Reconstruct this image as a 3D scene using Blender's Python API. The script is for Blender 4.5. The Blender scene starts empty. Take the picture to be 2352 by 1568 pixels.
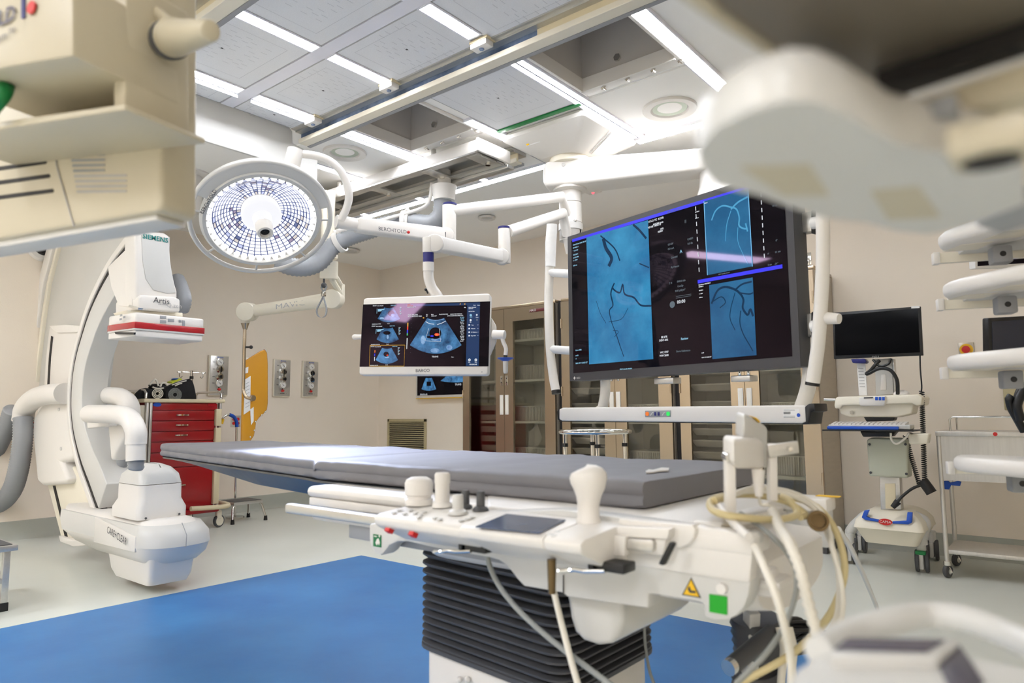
import bpy, bmesh, math, random
from mathutils import Vector, Matrix
random.seed(11)
SC = bpy.context.scene
COL = SC.collection
V = Vector

# ---------------------------------------------------------------- camera
YAW, PIT, ROL, F, CAMH = math.radians(39.2), math.radians(5.9), math.radians(-0.40), 1597.0, 1.04
FW = V((-math.sin(YAW) * math.cos(PIT), math.cos(YAW) * math.cos(PIT), math.sin(PIT)))
_rt = V((math.cos(YAW), math.sin(YAW), 0)); _up = _rt.cross(FW)
RT = math.cos(ROL) * _rt + math.sin(ROL) * _up
UP = RT.cross(FW)
CAM = V((0, 0, CAMH))
cd = bpy.data.cameras.new('camera'); cam = bpy.data.objects.new('camera', cd); COL.objects.link(cam)
cam.matrix_world = Matrix(((RT.x, UP.x, -FW.x, CAM.x), (RT.y, UP.y, -FW.y, CAM.y), (RT.z, UP.z, -FW.z, CAM.z), (0, 0, 0, 1)))
cd.sensor_width = 36; cd.lens = 36 * F / 2352; cd.clip_start = 0.02; cd.clip_end = 60
cd.dof.use_dof = True; cd.dof.focus_distance = 4.3; cd.dof.aperture_fstop = 4.0
SC.camera = cam
# ---------------------------------------------------------------- colour management, world
SC.view_settings.view_transform = 'Standard'; SC.view_settings.look = 'None'
SC.view_settings.exposure = 1.2; SC.view_settings.gamma = 1.0; SC.view_settings.use_curve_mapping = False
w = bpy.data.worlds.new('room_world'); SC.world = w; w.use_nodes = True
w.node_tree.nodes['Background'].inputs[0].default_value = (1, .97, .92, 1)
w.node_tree.nodes['Background'].inputs[1].default_value = 0.12
SC.cycles.use_denoising = True; SC.cycles.max_bounces = 10; SC.cycles.diffuse_bounces = 5
SC.cycles.glossy_bounces = 5; SC.cycles.transparent_max_bounces = 16; SC.cycles.sample_clamp_indirect = 6
LIGHT = 22.0          # strength of the ceiling strips
XW, YW, HC = -7.116, 5.956, 2.95      # left wall, back wall, ceiling
XR, YF = 2.6, -3.2                    # walls behind the camera

def at(px, py, x=None, y=None, z=None, d=None, pl=None):
    """world point seen at a photograph pixel on a given plane"""
    v = FW + RT * ((px - 1176) / F) - UP * ((py - 784) / F)
    if x is not None: t = (x - CAM.x) / v.x
    elif y is not None: t = (y - CAM.y) / v.y
    elif z is not None: t = (z - CAM.z) / v.z
    elif pl is not None: t = (pl[0] - CAM).dot(pl[1]) / v.dot(pl[1])
    else: t = d
    return CAM + v * t

# ---------------------------------------------------------------- materials
def lin(c): c = c / 255.0; return c / 12.92 if c <= .04045 else ((c + .055) / 1.055) ** 2.4
def rgb(c): return (lin(c[0]), lin(c[1]), lin(c[2]), 1)
def pmat(name, c, rough=.45, metal=0., var=.03, scale=6., bump=0., bscale=60., coat=0., stretch=None, spec=.5, c2=None, trans=0., alpha=1.):
    m = bpy.data.materials.new(name); m.use_nodes = True; nt = m.node_tree; b = nt.nodes['Principled BSDF']
    tc = nt.nodes.new('ShaderNodeTexCoord'); n = nt.nodes.new('ShaderNodeTexNoise'); n.inputs['Scale'].default_value = scale
    n.inputs['Detail'].default_value = 4
    src = tc.outputs['Object']
    if stretch:
        mp = nt.nodes.new('ShaderNodeMapping'); mp.inputs['Scale'].default_value = stretch; nt.links.new(src, mp.inputs[0]); src = mp.outputs[0]
    nt.links.new(src, n.inputs['Vector'])
    cr = nt.nodes.new('ShaderNodeValToRGB'); a = rgb(c); k = 1 - var * 2
    cr.color_ramp.elements[0].position = .3; cr.color_ramp.elements[1].position = .7
    cr.color_ramp.elements[0].color = (rgb(c2) if c2 else (a[0] * k, a[1] * k, a[2] * k, 1)); cr.color_ramp.elements[1].color = a
    nt.links.new(n.outputs['Fac'], cr.inputs[0]); nt.links.new(cr.outputs[0], b.inputs['Base Color'])
    b.inputs['Roughness'].default_value = rough; b.inputs['Metallic'].default_value = metal
    b.inputs['Coat Weight'].default_value = coat; b.inputs['Specular IOR Level'].default_value = spec
    b.inputs['Transmission Weight'].default_value = trans; b.inputs['Alpha'].default_value = alpha
    if bump:
        bp = nt.nodes.new('ShaderNodeBump'); n2 = nt.nodes.new('ShaderNodeTexNoise'); n2.inputs['Scale'].default_value = bscale
        nt.links.new(src, n2.inputs['Vector']); bp.inputs['Strength'].default_value = bump; bp.inputs['Distance'].default_value = .01
        nt.links.new(n2.outputs['Fac'], bp.inputs['Height']); nt.links.new(bp.outputs[0], b.inputs['Normal'])
    return m
def emat(name, c, s=1., noise=0., scale=10., c2=None, gloss=False):
    """something that gives off light: a lamp or a screen"""
    m = bpy.data.materials.new(name); m.use_nodes = True; nt = m.node_tree
    b = nt.nodes['Principled BSDF']; b.inputs['Base Color'].default_value = (.005, .005, .006, 1)
    b.inputs['Roughness'].default_value = .035 if gloss else .5
    if gloss: b.inputs['Specular IOR Level'].default_value = .13; b.inputs['Specular Tint'].default_value = (1., .6, .9, 1)
    b.inputs['Emission Strength'].default_value = s
    if noise or c2:
        tc = nt.nodes.new('ShaderNodeTexCoord'); n = nt.nodes.new('ShaderNodeTexNoise'); n.inputs['Scale'].default_value = scale; n.inputs['Detail'].default_value = 6
        n.inputs['Roughness'].default_value = .65
        nt.links.new(tc.outputs['Object'], n.inputs['Vector']); cr = nt.nodes.new('ShaderNodeValToRGB')
        cr.color_ramp.elements[0].position = .3; cr.color_ramp.elements[1].position = .7
        cr.color_ramp.elements[0].color = rgb(c2 or tuple(v * (1 - noise) for v in c)); cr.color_ramp.elements[1].color = rgb(c)
        nt.links.new(n.outputs['Fac'], cr.inputs[0]); nt.links.new(cr.outputs[0], b.inputs['Emission Color'])
    else: b.inputs['Emission Color'].default_value = rgb(c)
    return m
def glassmat(name, tint, refl=.08, rough=.02):
    m = bpy.data.materials.new(name); m.use_nodes = True; nt = m.node_tree; nt.nodes.remove(nt.nodes['Principled BSDF'])
    t = nt.nodes.new('ShaderNodeBsdfTransparent'); t.inputs[0].default_value = rgb(tint)
    g = nt.nodes.new('ShaderNodeBsdfGlossy'); g.inputs['Roughness'].default_value = rough
    fr = nt.nodes.new('ShaderNodeFresnel'); fr.inputs[0].default_value = 1.5
    mx = nt.nodes.new('ShaderNodeMixShader')
    nt.links.new(fr.outputs[0], mx.inputs[0]); nt.links.new(t.outputs[0], mx.inputs[1]); nt.links.new(g.outputs[0], mx.inputs[2])
    nt.links.new(mx.outputs[0], nt.nodes['Material Output'].inputs[0]); return m

M = dict(
 wall=pmat('wall_paint', (243, 231, 215), .6, var=.015, scale=2.5, bump=.05, bscale=90),
 ceil=pmat('ceiling_paint', (250, 247, 242), .6, var=.01, scale=2),
 floor=pmat('vinyl_floor', (216, 218, 209), .32, var=.035, scale=1.6, bump=.03, bscale=25),
 base=pmat('cove_base', (176, 178, 168), .5, var=.02),
 blue=pmat('blue_vinyl', (62, 126, 184), .42, var=.07, scale=2.2, bump=.04, bscale=20, c2=(46, 108, 170)),
 white=pmat('white_plastic', (226, 221, 214), .38, var=.012, scale=3),
 cream=pmat('cream_plastic', (232, 224, 205), .4, var=.015, scale=4),
 ivory=pmat('ivory_plastic', (226, 212, 178), .42, var=.02, scale=4),
 palegrey=pmat('pale_grey_plastic', (205, 203, 198), .35, var=.015, scale=3),
 grey=pmat('grey_plastic', (150, 151, 153), .45, var=.03),
 dgrey=pmat('dark_grey_plastic', (78, 78, 80), .5, var=.05),
 charc=pmat('charcoal_rubber', (74, 74, 77), .5, var=.06, bump=.03),
 black=pmat('black_plastic', (20, 19, 20), .4, var=.1),
 blackc=pmat('black_fabric', (26, 25, 27), .85, var=.15, scale=40, bump=.2, bscale=80),
 hose=pmat('grey_hose', (150, 152, 155), .42, var=.03),
 alu=pmat('aluminium', (205, 203, 198), .32, metal=.75, var=.04, scale=8, stretch=(1, 12, 12)),
 steel=pmat('brushed_steel', (190, 172, 147), .25, metal=.86, var=.025, scale=6, stretch=(1.2, 1.2, 60), bump=.02, bscale=40),
 steels=pmat('brushed_steel_side', (196, 186, 170), .4, metal=.5, var=.04, scale=5, stretch=(1, 1, 9)),
 steel2=pmat('satin_steel', (208, 204, 197), .34, metal=.6, var=.05, scale=5, stretch=(14, 14, .6), bump=.02, bscale=40),
 chrome=pmat('chrome', (222, 220, 215), .09, metal=1., var=.02),
 galv=pmat('galvanised_steel', (140, 158, 190), .3, metal=.85, var=.22, scale=9, c2=(80, 98, 130)),
 bronze=pmat('grille_bronze', (196, 184, 146), .4, metal=.3, var=.04),
 red=pmat('red_enamel', (160, 8, 20), .32, var=.04, coat=.3),
 redp=pmat('red_plastic', (205, 28, 24), .4, var=.05),
 redstripe=pmat('red_stripe', (176, 14, 30), .25, var=.08, scale=9, coat=.4),
 green=pmat('green_plastic', (10, 128, 62), .4, var=.05),
 gsign=pmat('green_sign', (12, 160, 24), .5, var=.02),
 dsign=pmat('rescue_green', (10, 110, 62), .5, var=.02),
 yellow=pmat('yellow_sticker', (240, 190, 20), .5, var=.03),
 amber=pmat('amber_acrylic', (214, 152, 42), .3, var=.05, scale=3, coat=.2),
 amberedge=pmat('amber_edge', (132, 62, 24), .35, var=.1),
 bluep=pmat('blue_plastic', (22, 82, 190), .4, var=.06),
 navy=pmat('navy_collar', (32, 34, 110), .4, var=.05),
 paper=pmat('paper', (238, 236, 232), .7, var=.03, scale=30),
 ink=pmat('ink', (60, 60, 64), .6, var=.05),
 inkl=pmat('light_grey_ink', (178, 176, 174), .6, var=.02),
 teal=pmat('teal_ink', (0, 128, 124), .5, var=.02),
 mattress=pmat('mattress_fabric', (120, 118, 122), .62, var=.03, scale=9, bump=.12, bscale=14),
 carbon=pmat('carbon_tabletop', (62, 64, 68), .35, var=.1),
 tan=pmat('tan_cable', (205, 188, 140), .5, var=.05),
 cable=pmat('white_cable', (228, 222, 208), .5, var=.04),
 gcable=pmat('grey_cable', (150, 152, 148), .5, var=.05),
 perf=pmat('perforated_panel', (230, 230, 232), .55, var=.035, scale=180),
 perfdark=pmat('panel_dash', (204, 204, 207), .6, var=.02),
 pframe=pmat('panel_frame', (232, 230, 237), .45, var=.02),
 tray_shade=pmat('shade_darkened_tray', (118, 109, 96), .5, var=.03),  # tray colour darkened to paint in the shade under the overhead shelf
 cream_shade=pmat('shade_darkened_cream', (194, 184, 160), .42, var=.015, scale=4),  # cream plastic with the dim near-camera shade put into its colour
 dark=pmat('dark_gap', (30, 26, 24), .7, var=.1),
 recess=pmat('recess_lining', (196, 190, 184), .6, var=.04, scale=3),
 bin=pmat('grey_tray', (184, 174, 166), .45, var=.06),
 basket=pmat('ribbed_basket', (216, 208, 198), .5, var=.05),
 shelf=pmat('cabinet_shelf', (232, 226, 214), .4, var=.02),
 brass=pmat('brass', (112, 94, 66), .3, metal=.9, var=.08),
 screenoff=pmat('screen_off', (9, 9, 11), .16, var=.05, spec=.35),
 lightgreen=pmat('speaker_fabric', (186, 194, 176), .6, var=.03),
 lens=pmat('smoked_dome', (22, 21, 22), .1, var=.05),
 tube=pmat('padded_tube', (240, 234, 224), .5, var=.02, bump=.06, bscale=30),
 glass=glassmat('cabinet_glass', (242, 242, 236)),
 blueglass=glassmat('blue_shield_plastic', (120, 150, 200)),
 strip=emat('fluorescent_tube', (243, 247, 255), LIGHT),
)

# ---------------------------------------------------------------- mesh building
BASE = {}
class MB:
    def __init__(s): s.bm = bmesh.new(); s.mi = 0
    def _fin(s, fs, bev=0, seg=2, ang=30):
        for f in fs: f.material_index = s.mi
        if bev > 0:
            es = set(e for f in fs for e in f.edges if len(e.link_faces) == 2 and e.calc_face_angle(0) > math.radians(ang))
            try:
                r = bmesh.ops.bevel(s.bm, geom=list(es), offset=bev, segments=seg, profile=.5, affect='EDGES', clamp_overlap=True)
                for f in r['faces']: f.material_index = s.mi
            except Exception: pass
        return s
    def box(s, c, d, R=None, bev=0, seg=2):
        m = Matrix.Translation(V(c)) @ ((R.to_4x4()) if R else Matrix.Identity(4)) @ Matrix.Diagonal((d[0], d[1], d[2], 1))
        vs = bmesh.ops.create_cube(s.bm, size=1, matrix=m)['verts']
        return s._fin(set(f for v in vs for f in v.link_faces), bev, seg)
    def lohi(s, a, b, bev=0, seg=2):
        a = V(a); b = V(b); return s.box((a + b) / 2, [abs(b[i] - a[i]) for i in range(3)], None, bev, seg)
    def prism(s, pts, vec, bev=0, seg=2, ang=30):
        vec = V(vec); a = [s.bm.verts.new(V(p)) for p in pts]; b = [s.bm.verts.new(V(p) + vec) for p in pts]; n = len(pts)
        fs = [s.bm.faces.new(a), s.bm.faces.new(b[::-1])]
        for i in range(n): fs.append(s.bm.faces.new((a[i], b[i], b[(i + 1) % n], a[(i + 1) % n])))
        bmesh.ops.recalc_face_normals(s.bm, faces=fs)
        return s._fin(fs, bev, seg, ang)
    def loft(s, rings, caps=True, closed=False, bev=0, seg=2):
        """rings: lists of points with equal count"""
        vr = [[s.bm.verts.new(V(p)) for p in r] for r in rings]; n = len(rings[0]); fs = []
        m = len(vr)
        for i in range(m if closed else m - 1):
            A, B = vr[i], vr[(i + 1) % m]
            for j in range(n): fs.append(s.bm.faces.new((A[j], A[(j + 1) % n], B[(j + 1) % n], B[j])))
        if caps and not closed: fs += [s.bm.faces.new(vr[0][::-1]), s.bm.faces.new(vr[-1])]
        bmesh.ops.recalc_face_normals(s.bm, faces=fs)
        return s._fin(fs, bev, seg)
    def poly(s, pts):
        f = s.bm.faces.new([s.bm.verts.new(V(p)) for p in pts]); f.material_index = s.mi; return s
    def cyl(s, a, b, r0, r1=None, seg=24, bev=0, bs=2):
        r1 = r0 if r1 is None else r1; a = V(a); b = V(b); ax = (b - a).normalized(); u = ax.orthogonal().normalized(); w_ = ax.cross(u)
        rr = lambda c, r: [c + (u * math.cos(t) + w_ * math.sin(t)) * r for t in [2 * math.pi * i / seg for i in range(seg)]]
        return s.loft([rr(a, r0), rr(b, r1)], bev=bev, seg=bs)
    def lathe(s, prof, o, ax, seg=32, caps=True, u=None):
        o = V(o); ax = V(ax).normalized(); u = (V(u) - ax * V(u).dot(ax)).normalized() if u else ax.orthogonal().normalized(); w_ = ax.cross(u)
        return s.loft([[o + ax * h + (u * math.cos(2 * math.pi * i / seg) + w_ * math.sin(2 * math.pi * i / seg)) * max(r, 1e-4) for i in range(seg)] for r, h in prof], caps)
    def tube(s, pts, r, seg=12, closed=False, sub=0, caps=True, corr=0, pitch=.02):
        pts = [V(p) for p in pts]
        if sub: pts = spline(pts, sub, closed)
        if corr:                                  # corrugated hose: resample and modulate the radius
            L = [0]
            for i in range(1, len(pts)): L.append(L[-1] + (pts[i] - pts[i - 1]).length)
            n = int(L[-1] / pitch) * 2; out = []; j = 0
            for i in range(n + 1):
                l = L[-1] * i / n
                while j < len(L) - 2 and L[j + 1] < l: j += 1
                t = (l - L[j]) / max(L[j + 1] - L[j], 1e-6); out.append(pts[j].lerp(pts[j + 1], t))
            pts = out; rad = [r * (1 + (corr if i % 2 else -corr)) for i in range(len(pts))]
        else: rad = r if isinstance(r, (list, tuple)) else [r] * len(pts)
        if isinstance(r, (list, tuple)) and len(r) != len(pts):
            rad = [r[min(int(i * len(r) / len(pts)), len(r) - 1)] for i in range(len(pts))]
        n = len(pts); rings = []; u = None
        for i in range(n):
            t = (pts[(i + 1) % n] - pts[i - 1]) if closed else (pts[min(i + 1, n - 1)] - pts[max(i - 1, 0)])
            t.normalize()
            if u is None: u = t.orthogonal().normalized()
            u = (u - t * u.dot(t)).normalized(); w_ = t.cross(u)
            rings.append([pts[i] + (u * math.cos(2 * math.pi * k / seg) + w_ * math.sin(2 * math.pi * k / seg)) * rad[i] for k in range(seg)])
        return s.loft(rings, caps, closed)
    def ball(s, c, r, sc=(1, 1, 1), seg=20):
        m = Matrix.Translation(V(c)) @ Matrix.Diagonal((r * sc[0], r * sc[1], r * sc[2], 1))
        vs = bmesh.ops.create_uvsphere(s.bm, u_segments=seg, v_segments=seg // 2, radius=1, matrix=m)['verts']
        return s._fin(set(f for v in vs for f in v.link_faces))
    def build(s, name, mat, parent=None, smooth=True, ang=38, base=None):
        mats = mat if isinstance(mat, (list, tuple)) else [mat]
        me = bpy.data.meshes.new(name)
        o = bpy.data.objects.new(name, me); COL.objects.link(o)
        if parent is not None: b = BASE[parent.name]; o.parent = parent
        else:
            xs = [v.co for v in s.bm.verts]
            b = V(base) if base is not None else V((sum(v.x for v in xs) / len(xs), sum(v.y for v in xs) / len(xs), min(v.z for v in xs)))
            o.location = b
        BASE[o.name] = b
        for v in s.bm.verts: v.co -= b
        s.bm.to_mesh(me); s.bm.free()
        for k in mats: me.materials.append(M[k] if isinstance(k, str) else k)
        if smooth:
            for p in me.polygons: p.use_smooth = True
            me.set_sharp_from_angle(angle=math.radians(ang))
        return o
def spline(P, n, closed=False):
    out = []; m = len(P); rng = range(m if closed else m - 1)
    for i in rng:
        p0 = P[i - 1] if (closed or i > 0) else P[0] * 2 - P[1]; p1 = P[i]; p2 = P[(i + 1) % m]
        p3 = P[(i + 2) % m] if (closed or i < m - 2) else p2 * 2 - p1
        for k in range(n):
            t = k / n; out.append(.5 * ((2 * p1) + (p2 - p0) * t + (2 * p0 - 5 * p1 + 4 * p2 - p3) * t * t + (3 * p1 - p0 - 3 * p2 + p3) * t ** 3))
    if not closed: out.append(P[-1].copy())
    return out
def tag(o, label, cat, group=None):
    o['label'] = label; o['category'] = cat
    if group: o['group'] = group
    return o
def thing(name, loc, label, cat, group=None):
    o = bpy.data.objects.new(name, None); COL.objects.link(o); o.location = V(loc); o.empty_display_size = .05
    BASE[o.name] = V(loc); return tag(o, label, cat, group)
def struct(name, mb, mat, **k):
    o = mb.build(name, mat, **k); o['kind'] = 'structure'; return o
def solo(name, mb, mat, label, cat, group=None, **k): return tag(mb.build(name, mat, **k), label, cat, group)
def text(s, o, right, up, size, mat, parent, name='lettering', align='CENTER', off=.0015, sx=1., bold=0.):
    right = V(right).normalized(); up = V(up); up = (up - right * up.dot(right)).normalized(); n = right.cross(up)
    cu = bpy.data.curves.new(name, 'FONT'); cu.body = s; cu.size = size; cu.align_x = align; cu.align_y = 'CENTER'; cu.resolution_u = 2; cu.offset = bold
    t = bpy.data.objects.new(name, cu); COL.objects.link(t); dg = bpy.context.evaluated_depsgraph_get()
    me = bpy.data.meshes.new_from_object(t.evaluated_get(dg)); bpy.data.objects.remove(t); bpy.data.curves.remove(cu)
    me.name = name
    b = BASE[parent.name] if parent else V((0, 0, 0)); o = V(o)
    for v in me.vertices: v.co = o + right * (v.co.x * sx) + up * v.co.y + n * off - b
    me.materials.clear(); me.materials.append(M[mat] if isinstance(mat, str) else mat)
    ob = bpy.data.objects.new(name, me); COL.objects.link(ob); ob.parent = parent; BASE[ob.name] = b
    return ob
def rot(ax, deg): return Matrix.Rotation(math.radians(deg), 3, ax)
def frame(r, u): r = V(r).normalized(); u = V(u); u = (u - r * u.dot(r)).normalized(); return r, u, r.cross(u)
def rrect(c, r, u, w_, h, rad, n=5):
    """rounded rectangle outline, counter-clockwise seen from r x u"""
    c = V(c); out = []
    for sx, sy, a0 in ((1, 1, 0), (-1, 1, 90), (-1, -1, 180), (1, -1, 270)):
        for k in range(n + 1):
            a = math.radians(a0 + 90 * k / n)
            out.append(c + r * (sx * (w_ / 2 - rad) + rad * math.cos(a)) + u * (sy * (h / 2 - rad) + rad * math.sin(a)))
    return out
# ---------------------------------------------------------------- room shell
m = MB(); m.lohi((XW - .2, YF - .2, -.1), (XR + .2, YW + .2, 0)); struct('floor', m, 'floor', smooth=False)
m = MB(); m.lohi((XW - .15, YF - .15, -.1), (XW, YW + .15, HC + .5)); struct('wall_left', m, 'wall', smooth=False)
m = MB(); m.lohi((XW, YW, -.1), (XR + .15, YW + .15, HC + .5)); struct('wall_back', m, 'wall', smooth=False)
m = MB(); m.lohi((XR, YF - .15, -.1), (XR + .15, YW, HC + .5)); struct('wall_right', m, 'wall', smooth=False)
m = MB(); m.lohi((XW, YF - .15, -.1), (XR, YF, HC + .5)); struct('wall_front', m, 'wall', smooth=False)
def cove(a, b, n):
    a = V(a); b = V(b); n = V(n); L = b - a; pr = [V((0, 0, 0)), n * .03, n * .012 + V((0, 0, .02)), n * .006 + V((0, 0, .05)), n * .006 + V((0, 0, .155)), V((0, 0, .158))]
    m = MB(); m.prism([a + p for p in pr], L); return m
struct('baseboard_left', cove((XW, YF, 0), (XW, YW, 0), (1, 0, 0)), 'base')
struct('baseboard_back', cove((XW, YW, 0), (XR, YW, 0), (0, -1, 0)), 'base')
m = MB(); m.lohi((-4.21, .1, 0), (-.85, 3.38, .003)); struct('trim_1', m, 'blue', smooth=False)
# ceiling with two square service recesses
R1 = (-3.62, -3.02, 2.74, 3.30); R2 = (-2.16, -1.56, 2.74, 3.32)
xs = sorted({XW - .1, XR + .1, R1[0], R1[1], R2[0], R2[1]}); ys = sorted({YF - .1, YW + .1, R1[2], R1[3], R2[3]})
m = MB()
for i in range(len(xs) - 1):
    for j in range(len(ys) - 1):
        cx, cy = (xs[i] + xs[i + 1]) / 2, (ys[j] + ys[j + 1]) / 2
        if any(r[0] < cx < r[1] and r[2] < cy < r[3] for r in (R1, R2)): continue
        m.lohi((xs[i], ys[j], HC), (xs[i + 1], ys[j + 1], HC + .03))
struct('ceiling', m, 'ceil', smooth=False)
for k, r in enumerate((R1, R2)):
    m = MB(); z1 = HC + .36; t = .012
    m.lohi((r[0] - t, r[2] - t, HC + .03), (r[0], r[3] + t, z1)); m.lohi((r[1], r[2] - t, HC + .03), (r[1] + t, r[3] + t, z1))
    m.lohi((r[0], r[2] - t, HC + .03), (r[1], r[2], z1)); m.lohi((r[0], r[3], HC + .03), (r[1], r[3] + t, z1)); m.lohi((r[0] - t, r[2] - t, z1), (r[1] + t, r[3] + t, z1 + t))
    struct('ceiling_recess', m, 'recess', smooth=False)
    fr = thing('recess_frame', ((r[0] + r[1]) / 2, (r[2] + r[3]) / 2, HC - .03),
               ['white metal frame around square ceiling opening left of ceiling boom plate', 'white metal frame around square ceiling opening beside wide bright light strip'][k], 'ceiling frame')
    m = MB(); b_ = .085
    m.lohi((r[0] - .01, r[3], HC - .02), (r[1] + .01, r[3] + b_, HC), bev=.004); m.lohi((r[0] - .02, r[2], HC - .02), (r[0], r[3] + b_, HC), bev=.004); m.lohi((r[1], r[2], HC - .02), (r[1] + .02, r[3] + b_, HC), bev=.004)
    m.lohi((r[0], r[3] - .012, HC - .03), (r[1], r[3], HC + .05)); m.lohi((r[0], r[2], HC - .03), (r[0] + .012, r[3], HC + .05))
    m.build('frame', 'white', fr)
    for q in range(4):
        m = MB(); px_ = r[0] + .12 + .16 * q; m.cyl((px_, r[3] + .02, HC - .035), (px_ + .02, r[3] + .03, HC - .018), .008, seg=8); m.cyl((px_ + .012, r[3] + .02, HC - .03), (px_ + .012, r[3] + .05, HC - .03), .005, seg=8)
        m.build('latch', 'chrome', fr)
    m = MB(); m.cyl((r[0] + .25, r[3] - .004, HC + .1), (r[0] + .25, r[3] - .02, HC + .1), .022, seg=6); m.build('bolt', 'chrome', fr)

# ---------------------------------------------------------------- ceiling panels
COLS = [-4.41, -3.70, -2.965, -2.25, -1.505]
def perf(x0, x1, y0, y1, label):
    m = MB(); z0 = HC - .012
    m.lohi((x0, y0, z0), (x1, y1, HC)); m.mi = 1
    m2 = m; zz = z0 - .0006
    cx, cy = (x0 + x1) / 2, (y0 + y1) / 2; W, H_ = x1 - x0, y1 - y0
    def q(a, b, c, d): m2.poly([(a, b, zz), (c, b, zz), (c, d, zz), (a, d, zz)])
    if H_ > .4:
        for s in (.62,):
            a, b, c, d = cx - W * s / 2 - .04, cy - H_ * .36, cx + W * s / 2 + .04, cy + H_ * .36
            q(a, b, c, b + .003); q(a, d, c, d + .003); q(a, b, a + .003, d); q(c, b, c + .003, d)
        for r_ in range(9):
            for c_ in range(3):
                if (r_ * 7 + c_ * 3) % 5 == 0: continue
                yy = cy + (r_ - 4) * .042; xx = cx + (c_ - 1) * .12 + (.03 if r_ % 2 else 0)
                q(xx - .004, yy - .018, xx, yy + .018); q(xx + .045, yy - .02, xx + .049, yy + .016)
    m.mi = 2; e = .006
    q(x0, y0, x1, y0 + e); q(x0, y1 - e, x1, y1); q(x0, y0, x0 + e, y1); q(x1 - e, y0, x1, y1)
    m.mi = 3; q(cx - .006, cy - .006, cx + .006, cy + .006)
    solo('ceiling_panel', m, ['perf', 'perfdark', 'inkl', 'dark'], label, 'ceiling panel', smooth=False)
g = .045
rowname = {0: 'first row of panels nearest the camera', 1: 'row between slim cross strip and long ceiling rail'}
colname = ['beside white fascia board', 'second column from white fascia board', 'third column from white fascia board', 'fourth column from white fascia board']
for c in range(4):
    x0, x1 = (COLS[c] + g, COLS[c + 1] - g) if c else (-3.95, COLS[1] - g)
    for r_, (y0, y1) in enumerate(((1.40, 2.035), (2.125, 2.56))):
        perf(x0, x1, y0, y1, 'perforated grey ceiling panel, %s, %s' % (rowname[r_], colname[c]))
perf(COLS[2] + g, COLS[3] - g, 2.72, 3.44, 'perforated white ceiling panel ahead of green strip and boom plate')
for c in (1, 2, 3):
    perf((COLS[c] + g) , COLS[c + 1] - g, .70, 1.33, 'perforated grey ceiling panel before the near ceiling rail, %s' % colname[c])
m = MB(); m.lohi((-3.95, 2.04, HC - .014), (-.3, 2.12, HC)); solo('ceiling_strip', m, 'pframe', 'plain pale lilac cross strip between perforated ceiling panel rows', 'ceiling strip', smooth=False)
m = MB(); m.lohi((COLS[2] + g - .02, 3.445, HC - .02), (COLS[3] - g + .03, 3.485, HC), bev=.004); solo('green_strip', m, 'green', 'green edge strip on ceiling beside the boom mounting plate', 'strip')
# plain white panels
m = MB(); m.lohi((-4.37, 2.74, HC - .01), (-3.745, 3.47, HC)); solo('ceiling_panel', m, 'ceil', 'plain white ceiling panel with large round speaker beside fascia end', 'ceiling panel', smooth=False)
m = MB(); m.lohi((-2.2, 3.45, HC - .01), (-1.55, 4.14, HC)); solo('ceiling_panel', m, 'ceil', 'plain white ceiling panel with large round speaker right of boom plate', 'ceiling panel', smooth=False)
m = MB(); m.lohi((-3.66, 3.42, HC - .01), (-3.02, 3.5, HC)); m.lohi((-4.37, 3.5, HC - .01), (-3.745, 4.0, HC)); solo('ceiling_panel', m, 'ceil', 'plain white ceiling panel above the aluminium carriage', 'ceiling panel', smooth=False)

# ---------------------------------------------------------------- fluorescent strips
def strip(x0, x1, y0, y1, label, lip=False):
    t = thing('ceiling_light', ((x0 + x1) / 2, (y0 + y1) / 2, HC - .02), label, 'ceiling light', 'fluorescent ceiling strips')
    m = MB(); m.lohi((x0, y0, HC - .016), (x1, y1, HC - .004), bev=.003); m.build('diffuser', 'strip', t)
    m = MB(); e = .009
    for a, b in (((x0 - e, y0 - e), (x0, y1 + e)), ((x1, y0 - e), (x1 + e, y1 + e)), ((x0, y0 - e), (x1, y0)), ((x0, y1), (x1, y1 + e))):
        m.lohi((a[0], a[1], HC - .018), (b[0], b[1], HC))
    m.build('frame', 'pframe', t, smooth=False)
    if lip:
        m = MB(); m.lohi((x0 - e - .004, y0 - e, HC - .042), (x0 - e, y1 + e, HC)); m.build('added_light_lip', 'grey', t, smooth=False)  # lip added to keep strip light off the fascia board
    return t
hw = .036
def bstrip(x, y0, y1, label, h=hw): return strip(x - h, x + h, y0, y1, label, x == COLS[1])
bstrip(COLS[2], 1.46, 2.03, 'ceiling light strip in near panel row, second from fascia board')
bstrip(COLS[1], 1.46, 2.03, 'ceiling light strip in near panel row, closest to fascia board')
bstrip(COLS[2], 2.09 + .04, 2.52, 'ceiling light strip between cross strip and rail, second from fascia board')
bstrip(COLS[1], 2.13, 2.52, 'ceiling light strip between cross strip and rail, closest to fascia board')
bstrip(COLS[3], 2.13, 2.47, 'ceiling light strip with open end exposing its fitting, by the rail')
bstrip(COLS[3], 1.46, 2.03, 'ceiling light strip in near panel row, third from fascia board')
bstrip(COLS[3] - .022, 2.74, 4.15, 'long narrow ceiling light strip running beside green edge and boom plate', .016)
bstrip(COLS[3] + .024, 2.74, 4.15, 'long ceiling light strip along the edge of the right square opening', .02)
bstrip(COLS[4], 2.74, 4.0, 'widest brightest ceiling light strip at right of the square opening', .042)
bstrip(COLS[1], 2.74, 3.46, 'ceiling light strip along left edge of the left square opening')
bstrip(COLS[0], 2.95, 3.47, 'short ceiling light strip behind the fascia end')
bstrip(COLS[2], 3.2, 3.62, 'ceiling light strip between left square opening and boom plate')
strip(-5.55, -3.02, 4.16, 4.235, 'long ceiling light strip beyond the aluminium carriage running along room')
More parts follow.
